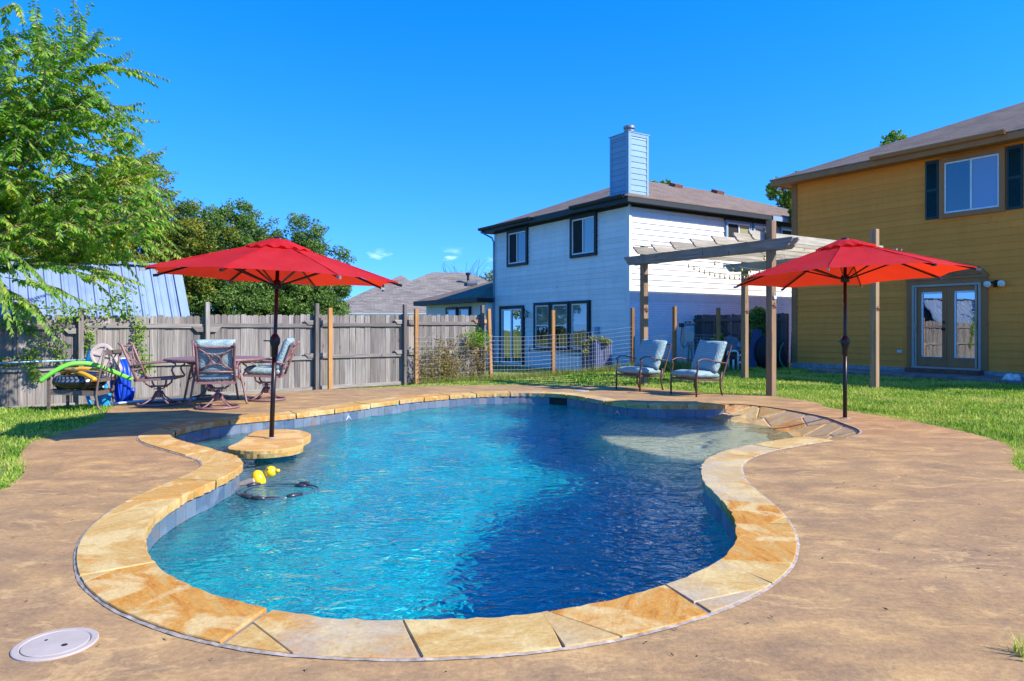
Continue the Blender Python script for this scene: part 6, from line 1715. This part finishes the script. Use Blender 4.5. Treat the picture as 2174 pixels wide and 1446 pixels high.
MB().box((0.12, -0.03, 0.68), (0.10, 0.08, 0.12)).build('junction_box', mat_simple('tan_box', (0.35, 0.25, 0.15), 0.6), cp_)
# planter bench and blue bin before the white house
pb = thing('raised_planter', 'white painted raised planter under the wide window', 'planter', (2.45, 23.9, -0.24), HRZ + math.pi / 2)
MB().box((0.65, 0, 0.24), (1.75, 0.42, 0.52)).build('box', M['white_siding'], pb, bevel=0.01)
MB().box((0.65, 0, 0.505), (1.66, 0.34, 0.02)).build('soil', M['soil'], pb)
bb = thing('blue_bin', 'tall blue grey slatted bin topped with vine before the house corner', 'bin', (2.62, 21.9, -0.22), HRZ)
M['bin_blue'] = mat_simple('faded_blue_plastic', (0.11, 0.14, 0.25), 0.6, nscale=5, namt=0.3)
MB().box((0, 0, 0.54), (0.66, 0.66, 1.06)).build('body', M['bin_blue'], bb, bevel=0.02)
slm = MB().box((0, 0, 0), (0.05, 0.025, 1.02)).mesh('slat'); slm.materials.append(M['bin_blue'])
for k in range(9):
    inst('slat', slm, bb, (-0.30 + k * 0.075, -0.342, 0.54)); inst('slat', slm, bb, (-0.342, -0.30 + k * 0.075, 0.54), math.pi / 2)
# limestone rocks by the ochre wall
M['limestone'] = mat_simple('white_limestone', (0.62, 0.61, 0.60), 0.85, nscale=9, namt=0.5, bump=0.5, bdist=0.02)
for (x, y, r_, lab) in ((11.05, 15.62, 0.15, 'largest white limestone rock at the end of the patio slab'), (11.32, 15.40, 0.12, 'flat white limestone rock between two others by the ochre wall'), (11.55, 15.22, 0.12, 'white limestone rock nearest the photo edge by the ochre wall')):
    bmr = bmesh.new(); bmesh.ops.create_icosphere(bmr, subdivisions=3, radius=r_)
    for v in bmr.verts:
        n_ = v.co.normalized(); k = 1 + 0.25 * math.sin(3 * n_.x + 5 * n_.y + x * 9) * math.cos(4 * n_.z + y) + 0.08 * math.sin(11 * n_.x - 9 * n_.z)
        v.co = Vector((v.co.x * 1.15 * k, v.co.y * k, v.co.z * 0.8 * k))
    me = bpy.data.meshes.new('limestone_rock'); bmr.to_mesh(me); bmr.free(); me.materials.append(M['limestone'])
    o = bpy.data.objects.new('limestone_rock', me); COL.objects.link(o); o.location = (x, y, r_ * 0.45); o.rotation_euler = (0.2, 0.3, x * 7)
    tag(o, lab, 'rock', 'white rocks by the ochre wall')
o = MB().tube([Vector(p) for p in catmull([(8.35, 21.75, 0.75), (8.2, 21.55, 0.6), (8.12, 21.45, 0.3), (8.25, 21.4, 0.02), (8.5, 21.3, 0.0)], 6, False)], 0.014, 8).build('garden_hose', mat_simple('green_hose', (0.05, 0.30, 0.16), 0.4, bump=0), smooth=True); tag(o, 'thin green garden hose hanging at the ochre house corner', 'hose')
# ------------------------------------------------------------------ trees and plants
M['bark'] = mat_wood('bark', [(0.035, 0.028, 0.022), (0.085, 0.065, 0.05), (0.14, 0.115, 0.09), (0.07, 0.055, 0.04)], 'z', 0.95, False)
M['twig'] = mat_simple('twig_bark', (0.20, 0.13, 0.085), 0.8, bump=0)
def leaf_cloud(P, N_, size, aspect=0.5, droop=0.0, fold=0.25):
    """arrays of small folded leaves at points P with rough normals N_"""
    n = len(P)
    d = NR.normal(size=(n, 3)); d[:, 2] -= droop; d /= np.linalg.norm(d, axis=1)[:, None]
    nn = N_ * 0.9 + NR.normal(size=(n, 3)) * 0.8
    s = np.cross(d, nn); s /= np.linalg.norm(s, axis=1)[:, None] + 1e-9
    up = np.cross(s, d)
    L = (size * NR.uniform(0.6, 1.35, n))[:, None]; W = L * aspect
    base = P - d * L * 0.5; tip = P + d * L * 0.5
    l = P + s * W * 0.5 + up * W * fold; r_ = P - s * W * 0.5 + up * W * fold
    V = np.stack([base, r_, tip, l], 1).reshape(-1, 3)
    o = np.arange(n) * 4
    F = np.concatenate([np.stack([o, o + 1, o + 2], 1), np.stack([o, o + 2, o + 3], 1)])
    return V, F
def crown_points(n, lobes, seed, shell=0.55):
    """points spread through clumps: each clump is filled towards its surface"""
    r = np.random.default_rng(seed)
    w = np.array([l[3] ** 2 for l in lobes]); w = w / w.sum()
    which = r.choice(len(lobes), n, p=w)
    L = np.array([(l[0], l[1], l[2], l[3], l[4] if len(l) > 4 else 0.8) for l in lobes])[which]
    d = r.normal(size=(n, 3)); d /= np.linalg.norm(d, axis=1)[:, None]
    rad = (shell + (1 - shell) * r.random(n) ** 0.5) * (1 + 0.16 * np.sin(5 * d[:, 0] + 7 * d[:, 2] + which) + r.normal(0, 0.06, n))
    P = L[:, :3] + d * (L[:, 3] * rad)[:, None] * np.stack([np.ones(n), np.ones(n), L[:, 4]], 1)
    return P, d
def limb(b, a, c, r0, r1, bend=0.15, n=6):
    a, c = Vector(a), Vector(c); L = (c - a).length
    o = Vector((rng.uniform(-1, 1), rng.uniform(-1, 1), rng.uniform(0, 1))) * (L * bend)
    pts = [a.lerp(c, t) + o * (4 * t * (1 - t)) for t in np.linspace(0, 1, n)]
    b.tube(pts, list(np.linspace(r0, r1, n)), 7); return pts
def bushy_tree(name, label, base, h_trunk, lobes, n, size, mat, seed, trunk_r=0.18, group=None, shell=0.5):
    """trunk with limbs reaching into every clump, and a crown of leaf-sized faces"""
    t = thing(name, label, 'tree', base, 0, group)
    b = MB(); top = Vector((0, 0, h_trunk))
    b.tube([(0, 0, -0.2), (0.05, 0.02, h_trunk * 0.5), tuple(top)], [trunk_r * 1.25, trunk_r, trunk_r * 0.8], 10)
    for l in lobes:
        limb(b, top - UP * rng.uniform(0, h_trunk * 0.3), Vector(l[:3]), trunk_r * 0.5, 0.02, 0.12)
        for _ in range(3):
            e = Vector(l[:3]) + Vector((rng.uniform(-1, 1), rng.uniform(-1, 1), rng.uniform(-0.4, 1))) * l[3] * 0.8; limb(b, Vector(l[:3]).lerp(top, 0.3), e, 0.03, 0.008, 0.2, 4)
    b.build('trunk', M['bark'], t, smooth=True)
    # small clumps on the surface of the big ones make the outline uneven
    sub_ = []
    r = np.random.default_rng(seed)
    for l in lobes:
        for _ in range(int(26 + 14 * l[3])):
            d = r.normal(size=3); d /= np.linalg.norm(d)
            k = l[3] * r.uniform(0.55, 1.02); sub_.append((l[0] + d[0] * k, l[1] + d[1] * k, l[2] + d[2] * k * (l[4] if len(l) > 4 else 0.8), l[3] * r.uniform(0.16, 0.34), 0.75))
    P, N_ = crown_points(n, sub_, seed + 1, shell)
    V, F = leaf_cloud(P, N_, size, 0.55)
    np_mesh('crown', V, F, mat, t, smooth=False)
    return t
M['leaf_olive'] = leaf_mat('olive_yellow_leaves', [(0.07, 0.13, 0.014), (0.15, 0.20, 0.022), (0.26, 0.27, 0.035), (0.38, 0.31, 0.05)], 0.35)
M['leaf_oak'] = leaf_mat('live_oak_leaves', [(0.045, 0.10, 0.02), (0.10, 0.19, 0.035), (0.17, 0.28, 0.055), (0.26, 0.34, 0.08)], 0.3)
M['leaf_elm'] = leaf_mat('elm_leaves', [(0.055, 0.18, 0.012), (0.115, 0.29, 0.02), (0.20, 0.39, 0.03), (0.33, 0.44, 0.05), (0.58, 0.45, 0.04)], 0.42, 0.42, 0.4)
M['leaf_far'] = leaf_mat('bright_leaves', [(0.08, 0.18, 0.02), (0.16, 0.28, 0.035), (0.27, 0.34, 0.05)], 0.35)
# live oaks and the olive tree behind the fence
bushy_tree('live_oak', 'dark green live oak with tall rounded crown behind the fence', (-9.9, 24.5, -0.35), 1.9, [(-0.9, 0.1, 5.2, 1.0), (0.8, 0.1, 4.9, 1.0), (2.0, 0.2, 3.6, 1.1), (2.6, 0.3, 2.6, 1.1), (-1.9, 0.2, 4.4, 1.2), (0.3, 0.2, 5.5, 0.75), (-2.4, 0, 3.2, 1.3), (-0.8, 0, 3.6, 1.5), (0.9, 0.3, 3.4, 1.35), (0, -0.3, 4.6, 1.2), (1.5, -0.4, 2.3, 1.1), (-1.6, -0.4, 2.2, 1.2), (0.2, -0.6, 2.3, 1.3), (-0.3, 0, 1.4, 1.2), (1.5, 0, 4.3, .7)], 100000, 0.085, M['leaf_oak'], 3, group='live oaks behind the fence')
bushy_tree('live_oak', 'lower live oak with loose crown between umbrella and grey roof', (-7.8, 25.5, -0.35), 1.8, [(-1.3, 0.2, 4.3, 0.9), (-0.6, 0.2, 2.2, 1.2), (0.3, 0.1, 5.0, 0.8), (1.1, 0.1, 4.1, 0.85), (1.4, 0, 3.2, 0.7), (-1.0, 0, 3.6, 1.0), (0.2, 0, 3.9, 1.05), (0.9, 0.2, 3.1, 0.95), (1.2, -0.1, 2.6, 0.8), (-0.4, -0.2, 2.9, 1.1), (0.8, -0.4, 1.9, 1.2), (1.3, -0.2, 1.5, 0.95), (-0.4, -0.3, 1.5, 1.1), (0.1, 0, 4.7, .55)], 80000, 0.08, M['leaf_oak'], 8, group='live oaks behind the fence')
bushy_tree('olive_green_tree', 'tall olive yellow tree behind the metal shed', (-13.4, 23.5, -0.35), 2.2, [(1.0, 0.2, 6.6, 1.1), (3.4, 0.1, 4.6, 0.9), (0, 0, 5.5, 1.7), (1.7, 0.2, 5.2, 1.2), (-1.6, 0, 5.0, 1.8), (0.9, -0.3, 4.1, 1.5), (2.6, 0, 4.3, 0.95), (-0.5, -0.6, 3.5, 1.6), (2.2, -0.4, 3.2, 1.2), (-2.2, -0.3, 3.4, 1.6), (3.0, 0.2, 3.2, .9), (0.6, 0, 6.6, .8)], 80000, 0.095, M['leaf_olive'], 5, 0.22)
bushy_tree('red_berried_tree', 'reddish leafed small tree at the photo edge behind the shed', (-13.2, 17.6, -0.35), 1.6, [(0, 0, 3.3, 0.95), (0.35, 0, 2.5, 0.8), (-0.4, 0.2, 4.0, 0.8)], 6000, 0.09, leaf_mat('reddish_leaves', [(0.16, 0.045, 0.02), (0.24, 0.10, 0.03), (0.20, 0.16, 0.03), (0.45, 0.02, 0.02)], 0.25), 21, 0.1)
# trees showing over the ochre and white roofs
for i, (x, y, tops, lab) in enumerate(((17.3, 32.0, [(0, 0, 9.75, 0.6, 1.4), (-1.1, 0, 9.0, 0.6), (0.9, 0, 9.4, 0.45), (0, 0.5, 7.4, 1.4)], 'green tree top showing above the ochre roof slope'), (13.6, 33.0, [(0, 0, 8.3, 0.62), (0.2, 0.3, 7.0, 1.0)], 'small tree tip showing over the lower ochre eave line'), (12.7, 32.5, [(-.15, 0, 7.85, 0.75), (0.3, 0.2, 6.6, 1.1)], 'green tree tip just above the ochre eave corner'), (10.9, 27.3, [(0.15, 0, 5.9, 0.36), (0.4, 0.1, 5.0, 0.42)], 'small leafy tree between the white and ochre houses'))):
    bushy_tree('leafy_tree', lab, (x, y, -0.3), 4.0, tops, 9000 if i == 0 else 4500, 0.17 if i < 3 else 0.12, M['leaf_far'], 30 + i, 0.12, 'trees behind the houses')
bushy_tree('leafy_tree', 'tiny tree tip peeping over the white house ridge', (9.4, 45.0, -0.3), 6.0, [(0, 0, 10.3, 0.8), (0.9, 0, 9.6, 0.5), (-0.2, 0.3, 9.0, 1.2)], 4000, 0.2, M['leaf_far'], 44, 0.12, 'trees behind the houses')
bushy_tree('leafy_tree', 'tree rising behind the live oaks beyond the neighbour fence', (-11.0, 31.5, -0.3), 2.5, [(0, 0, 4.2, 1.5), (1.2, 0.4, 3.4, 1.3), (-1.2, 0, 3.3, 1.4), (0.3, 0.6, 2.2, 1.6)], 14000, 0.17, M['leaf_oak'], 91, 0.2, 'trees behind the houses')
# thin bare-topped tree over the grey roof
bt_ = thing('bare_tree', 'thin half bare tree standing over the grey roof', 'tree', (-4.0, 62.0, -0.3))
b = MB(); b.tube([(0, 0, 0), (0, 0, 4)], [0.2, 0.12], 7)
for k in range(46):
    x = rng.uniform(-2.6, 2.9); limb(b, (x * 0.3, 0, rng.uniform(3.2, 4.4)), (x, rng.uniform(-0.8, 0.8), rng.uniform(5.4, 7.6)), 0.035, 0.008, 0.14, 6)
b.build('trunk', M['bark'], bt_)
P, N_ = crown_points(1500, [(2.2, 0, 5.9, 0.8), (0.8, 0, 5.5, 0.9), (-1.0, 0, 5.2, 0.7)], 77, 0.2)
V, F = leaf_cloud(P, N_, 0.20, 0.5); np_mesh('crown', V, F, M['leaf_olive'], bt_, smooth=False)

# near elm: limbs from a trunk left of the frame, long arching sprays of paired leaves
def sprays(specs, leaf_l, sp, rnd):
    """specs: (start, end, droop). leaves hang in two rows along each twig"""
    tw = MB(); VV, FF, off = [], [], 0
    for (a, c, droop) in specs:
        a, c = Vector(a), Vector(c); L = (c - a).length
        n = max(4, int(L / 0.12)); side0 = (c - a).cross(UP)
        side0 = side0.normalized() if side0.length > 1e-4 else Vector((1, 0, 0))
        wig = rnd.uniform(-0.06, 0.06) * L; ph = rnd.uniform(0, 6)
        pts = [a.lerp(c, t) + UP * (droop * (4 * t * (1 - t) * 0.5 - 0.7 * t * t)) + side0 * wig * math.sin(3 * t + ph) for t in np.linspace(0, 1, n)]
        tw.tube(pts, list(np.linspace(0.0065, 0.0022, n)), 4, cap=False)
        Pn = np.array([tuple(p) for p in pts]); R_s = resample(Pn, sp)
        T = np.gradient(R_s, axis=0); T /= np.linalg.norm(T, axis=1)[:, None] + 1e-9
        m = len(R_s); k0 = max(1, int(m * 0.10))
        R_s, T = R_s[k0:], T[k0:]; m = len(R_s)
        sg = np.where(np.arange(m) % 2 == 0, 1.0, -1.0)[:, None]
        S = np.cross(T, np.array([0, 0, 1.0])); S /= np.linalg.norm(S, axis=1)[:, None] + 1e-9
        D = S * sg * 0.75 + T * 0.50 + np.array([0, 0, -0.62]) + NR.normal(0, 0.22, (m, 3)); D /= np.linalg.norm(D, axis=1)[:, None]
        U = np.cross(T, D) * sg + NR.normal(0, 0.2, (m, 3)); U /= np.linalg.norm(U, axis=1)[:, None] + 1e-9
        tt = np.linspace(0, 1, m)
        l_ = (leaf_l * NR.uniform(0.7, 1.2, m) * (1 - 0.45 * tt ** 2))[:, None]; w_ = l_ * 0.25
        W = np.cross(D, U); 
        b0 = R_s; mid = R_s + D * l_ * 0.45; tip = R_s + D * l_ + np.array([0, 0, -1]) * l_ * 0.16
        V = np.stack([b0, mid - W * w_ + U * w_ * 0.35, tip, mid + W * w_ + U * w_ * 0.35, mid], 1).reshape(-1, 3)
        o = off + np.arange(m) * 5; off += m * 5
        VV.append(V); FF += [np.stack([o, o + 1, o + 4], 1), np.stack([o + 1, o + 2, o + 4], 1), np.stack([o + 2, o + 3, o + 4], 1), np.stack([o + 3, o, o + 4], 1)]
    return tw, np.concatenate(VV), np.concatenate(FF)
el = thing('elm_tree', 'near elm with long arching leafy sprays overhanging the shed and fence', 'tree', (0, 0, 0))
rl = random.Random(12)
b = MB(); TB = Vector((-10.4, 11.4, -0.25))
b.tube([TB, TB + Vector((0.1, 0, 1.5)), TB + Vector((0.3, 0.1, 3.0))], [0.24, 0.19, 0.14], 10)
specs = []
def at(u, v, y): return Vector(((u - 1087) * y / 1500.0, y, 1.2 + (697 - v) * y / 1500.0))
# main limbs, each carrying sprays
limbs = [((-10.1, 11.5, 2.4), (-6.6, 10.8, 4.55)), ((-10.1, 11.5, 2.6), (-7.2, 11.6, 5.7)), ((-10.1, 11.5, 2.8), (-8.3, 10.4, 6.4)), ((-10.1, 11.5, 2.0), (-6.5, 11.8, 3.6)), ((-10.1, 11.5, 1.9), (-6.9, 10.9, 2.75)), ((-10.1, 11.5, 1.8), (-7.3, 11.8, 2.3)), ((-10.1, 11.5, 2.9), (-9.2, 11.6, 6.6)), ((-10.1, 11.5, 2.4), (-8.0, 12.3, 4.4)), ((-10.1, 11.5, 2.2), (-7.6, 12.4, 3.3)), ((-10.1, 11.5, 2.7), (-8.9, 10.2, 4.9)), ((-10.1, 11.5, 2.2), (-8.3, 10.0, 3.6)), ((-10.1, 11.5, 2.5), (-7.4, 11.9, 4.9)), ((-10.1, 11.5, 2.3), (-7.7, 10.6, 4.1)), ((-10.1, 11.5, 2.0), (-8.0, 11.0, 3.0)), ((-10.1, 11.5, 2.6), (-9.0, 11.8, 5.6)), ((-10.1, 11.5, 2.4), (-9.0, 10.6, 4.2)), ((-10.1, 11.5, 2.0), (-7.0, 12.2, 3.9))]
for a, c in limbs:
    pts = limb(b, a, c, 0.05, 0.010, 0.10, 9)
    d0 = (Vector(c) - Vector(a)).normalized()
    for i in range(2, 9):
        for _ in range(8):
            p = pts[i] if i < 8 else pts[8]
            p = p.lerp(pts[i - 1], rl.random())
            L = rl.uniform(0.55, 1.25)
            d = (d0 * 0.9 + Vector((rl.uniform(-0.45, 0.8), rl.uniform(-0.9, 0.9), rl.uniform(-0.45, 0.75)))).normalized()
            if (p + d * L).z > 2.3 or rl.random() < 0.12: specs.append((p, p + d * L, rl.uniform(0.05, 0.28) * L))
    specs.append((pts[7], Vector(c) + d0 * 0.6, 0.1))
# fill the body of the crown
for _ in range(560):
    v_ = 520 - 430 * rl.random() ** 1.35; lim = 60 + 250 * min(1.0, max(0.0, (v_ - 40) / 330.0)) - (80 if v_ > 560 else 0)
    u_ = rl.uniform(-130, lim); y_ = rl.uniform(10.2, 12.3)
    p = at(u_, v_, y_); L = rl.uniform(0.35, 0.85)
    d = Vector((rl.uniform(-0.1, 1.0), rl.uniform(-0.7, 0.7), rl.uniform(-0.45, 0.6))).normalized(); specs.append((p, p + d * L, rl.uniform(0.05, 0.3) * L))
# the long single sprays that stand out against sky, shed and fence
for (u0, v0_, u1, v1_, y, dr) in ((150, 150, 355, 152, 10.6, 0.15), (120, 270, 335, 245, 10.6, 0.1), (180, 430, 350, 310, 11.2, 0.0), (200, 390, 380, 355, 11.4, 0.1), (140, 130, 195, 5, 10.4, 0.0), (90, 120, 75, 0, 10.4, 0.0), (150, 180, 280, 100, 10.8, 0.05), (170, 120, 220, 62, 10.9, 0.0), (60, 560, 300, 612, 10.6, 0.12), (20, 590, 190, 640, 10.4, 0.1), (-40, 600, 120, 690, 10.2, 0.25), (-20, 560, 30, 690, 10.2, 0.2), (180, 480, 410, 540, 11.3, 0.25), (200, 520, 330, 560, 11.2, 0.1), (240, 330, 300, 270, 11.2, 0.05), (0, 20, 60, 30, 10.2, 0.3), (-30, 100, 150, 40, 10.4, 0.2), (-30, 520, 110, 590, 10.3, 0.2), (150, 560, 285, 600, 10.9, 0.1), (10, 640, 100, 665, 10.3, 0.1)):
    specs.append((at(u0, v0_, y), at(u1, v1_, y + rl.uniform(-0.3, 0.3)), dr))
    for _ in range(3):
        t = rl.uniform(0.0, 0.5); p = at(u0 + (u1 - u0) * t, v0_ + (v1_ - v0_) * t, y); e = at(u0 + (u1 - u0) * (t + 0.42) + rl.uniform(-25, 30), v0_ + (v1_ - v0_) * (t + 0.42) + rl.uniform(-25, 40), y + rl.uniform(-0.4, 0.4)); specs.append((p, e, dr))
b.build('trunk', M['bark'], el, smooth=True)
tw, V, F = sprays(specs, 0.112, 0.024, rl)
tw.build('twigs', M['twig'], el, fix=False)
np_mesh('crown', V, F, M['leaf_elm'], el, smooth=False)

# climbing vine on the fence
def vine(name, label, cat, stems, n_leaf, size, mat, spread, seed, stem_r=0.006):
    v = thing(name, label, cat, (0, 0, 0)); r = random.Random(seed); nr = np.random.default_rng(seed)
    b = MB(); PP, NN = [], []
    for st_ in stems:
        P = catmull(st_, 8, False); b.tube([Vector(p) for p in P], stem_r, 5)
        k = int(n_leaf * len(P) / sum(8 * len(s_) for s_ in stems)) + 1
        idx_ = nr.integers(0, len(P), k); off_ = nr.normal(0, 1, (k, 3)) * np.array(spread)
        PP.append(P[idx_] + off_); NN.append(np.tile(np.array([FN.x, FN.y, 0.5]), (k, 1)))
    b.build('stem', M['twig'], v)
    V, F = leaf_cloud(np.concatenate(PP), np.concatenate(NN), size, 0.7, 0.3)
    np_mesh('foliage', V, F, mat, v, smooth=False)
    return v
def fp(s_, z, d=0.10): p = FO + FDIR * s_ + FN * d; return (p.x, p.y, z)
M['leaf_vine'] = leaf_mat('vine_leaves', [(0.06, 0.18, 0.012), (0.13, 0.28, 0.02), (0.24, 0.40, 0.03), (0.40, 0.48, 0.05)], 0.4)
vine('climbing_vine', 'bright green vine climbing over the fence post behind the pool pole', 'vine',
     [[fp(-0.35, 0.55), fp(0.15, 0.75, 0.18), fp(0.55, 1.25, 0.25), fp(0.8, 1.5, 0.2), fp(1.2, 1.58), fp(1.75, 1.55)], [fp(1.7, 1.55), fp(1.95, 1.25), fp(1.9, 0.95), fp(2.0, 0.6), fp(2.1, 0.35)], [fp(0.25, 1.0), fp(-0.1, 1.3), fp(0.1, 1.55), fp(0.7, 1.55)], [fp(-0.7, 1.1), fp(-0.3, 1.25), fp(0.2, 1.2)], [fp(0.15, 0.75), fp(0.1, 0.45), fp(0.2, 0.25)], [fp(1.0, 1.2), fp(1.05, 0.9), fp(1.0, 0.5)], [fp(0.5, 0.9), fp(0.6, 0.6)], [fp(-0.95, -0.2), fp(-0.8, -0.05)], [fp(1.3, 1.5), fp(1.45, 1.75), fp(1.7, 1.85)]], 2300, 0.062, M['leaf_vine'], (0.075, 0.05, 0.075), 4)
# dry creeper on the wire panel, green crown on it
M['leaf_dry'] = leaf_mat('dry_creeper', [(0.14, 0.09, 0.035), (0.26, 0.18, 0.07), (0.30, 0.27, 0.08), (0.18, 0.26, 0.05)], 0.3, 0.8, 0.1)
wst = []
for k in range(46):
    s_ = rng.uniform(8.45, 10.6); t_ = rng.uniform(0.25, 1.1) + 0.25 * ((s_ - 8.4) / 2.2)
    wst.append([fp(s_, -0.36, 0.30), fp(s_ + rng.uniform(-0.1, 0.1), t_ * 0.4 - 0.2, 0.33), fp(s_ + rng.uniform(-0.2, 0.2), t_ * 0.9, 0.32)])
vine('dry_creeper', 'tangled half dead creeper on the wire panel before the fence', 'creeper', wst, 5200, 0.055, M['leaf_dry'], (0.05, 0.05, 0.07), 9, 0.004)
P = np.array([fp(10.25, 0.93, 0.30)]) + NR.normal(0, 1, (900, 3)) * np.array([0.16, 0.10, 0.12])
V, F = leaf_cloud(P, np.tile([0.3, -0.5, 0.8], (900, 1)), 0.06, 0.4); o = np_mesh('creeper_crown', V, F, M['leaf_vine'], smooth=False); tag(o, 'fresh green tuft of creeper on top of the wire panel', 'creeper')
# vine on the bin, ivy by the gate, shrub by the filter and at the right edge
def blob_plant(name, label, cat, lobes, n, size, mat, seed, base=None):
    t = thing(name, label, cat, base or (0, 0, 0)); P, N_ = crown_points(n, lobes, seed, 0.2); V, F = leaf_cloud(P, N_, size, 0.6); np_mesh('foliage', V, F, mat, t, smooth=False)
    b = MB()
    for l in lobes: limb(b, (l[0], l[1], max(0, l[2] - 0.5)), l[:3], 0.012, 0.005, 0.1, 4)
    b.build('stem', M['twig'], t)
M['leaf_yellow'] = leaf_mat('yellow_green_leaves', [(0.12, 0.17, 0.03), (0.24, 0.27, 0.05), (0.38, 0.36, 0.10), (0.30, 0.16, 0.08)], 0.3)
blob_plant('bin_vine', 'yellow green vine spilling over the top of the blue bin', 'vine', [(-0.35, -0.3, 0.95, 0.16), (-0.15, -0.35, 1.08, 0.13), (0.1, -0.35, 1.08, 0.13), (0.3, -0.33, 1.02, 0.14), (-0.38, -0.35, 0.7, 0.12)], 900, 0.06, M['leaf_yellow'], 51, (2.62, 21.9, -0.22))
blob_plant('dark_ivy', 'dark ivy clump growing over the gate fence', 'ivy', [(0, 0, 1.55, 0.32), (0.2, -0.1, 1.15, 0.30), (-0.1, 0, 0.8, 0.28), (0.15, 0, 1.7, 0.26)], 2600, 0.09, M['leaf_oak'], 52, (7.75, 22.7, 0))
blob_plant('weedy_shrub', 'weedy green shrub behind the filter tank', 'shrub', [(0, 0, 0.75, 0.24), (-0.15, 0, 0.5, 0.26), (0.1, 0, 0.95, 0.16)], 1100, 0.08, M['leaf_far'], 53, (6.05, 20.95, 0))
blob_plant('edge_shrub', 'small dark shrub against the ochre wall beside the rocks', 'shrub', [(0, 0, 0.45, 0.22), (0.1, 0, 0.62, 0.18), (0.12, 0, 0.25, 0.2)], 900, 0.06, M['leaf_oak'], 54, (11.78, 15.75, 0.05))
# junk stacked in the dark side passage
jk = thing('leaning_board', 'dark blue board leaning in the shaded side passage', 'board', (7.35, 21.7, 0))
MB().bar((0, 0, 0), (0.22, 0.1, 1.15), 0.30, 0.04, (0, 1, 0)).build('board', mat_simple('dark_blue_board', (0.03, 0.05, 0.12), 0.6), jk)
b = MB(); b.ball((0, 0, 0.45), (0.42, 0.35, 0.55), 14, 10); b.ball((0.35, 0.1, 0.35), (0.3, 0.3, 0.4), 12, 8)
o = b.build('covered_grill', mat_simple('black_cover', (0.014, 0.014, 0.016), 0.7, nscale=5, namt=0.4, bump=0.4, bdist=0.03), smooth=True); o.location = (7.85, 21.75, 0); tag(o, 'black covered barbecue in the shaded passage beside the ochre house', 'barbecue')
# rough weeds along the wire fence
wx_ = []; wy_ = []
for i in range(1, 6):
    a, c = WP[i], WP[i + 1]; k = 1300
    t = NR.random(k); wx_.append(a[0] + (c[0] - a[0]) * t + NR.normal(0.1, 0.22, k)); wy_.append(a[1] + (c[1] - a[1]) * t + NR.normal(-0.02, 0.30, k))
wx_, wy_ = np.concatenate(wx_), np.concatenate(wy_)
M['weeds'] = leaf_mat('rough_weeds', [(0.09, 0.16, 0.025), (0.17, 0.24, 0.04), (0.28, 0.28, 0.08), (0.42, 0.34, 0.15)], 0.3, 0.7, 0.1)
grass('weeds', wx_, wy_, NR.uniform(0.10, 0.34, len(wx_)), np.full(len(wx_), 0.012), 'rough tall weeds along the foot of the wire fence', M['weeds'], 0.9)
# tuft in a deck crack at the near edge, leaf litter on the deck
tx, ty_ = np.full(26, 1.90) + NR.normal(0, 0.03, 26), np.full(26, 2.60) + NR.normal(0, 0.03, 26)
o = grass('grass_tuft', tx, ty_, NR.uniform(0.04, 0.09, 26), np.full(26, 0.006), 'dark green grass tuft at the near edge of the deck', M['grass'], 1.0, base=0.0); o['kind'] = 'thing'
n = 420; lx, ly = NR.uniform(-3.2, 3.6, n), NR.uniform(2.3, 9.5, n)
ok = inside(DK, lx, ly) & ~inside(POOL_OUT[::4], lx, ly); lx, ly = lx[ok], ly[ok]
P = np.stack([lx, ly, np.full(len(lx), 0.006)], 1)
V, F = leaf_cloud(P, np.tile([0, 0, 1.0], (len(lx), 1)), 0.022, 0.35); V[:, 2] = np.clip(V[:, 2], 0.003, 0.012)
o = np_mesh('leaf_litter', V, F, leaf_mat('dry_litter', [(0.05, 0.035, 0.02), (0.14, 0.09, 0.04), (0.16, 0.20, 0.05)], 0.1), smooth=False); tag(o, 'dry leaf specks scattered on the deck', 'litter', kind='stuff')
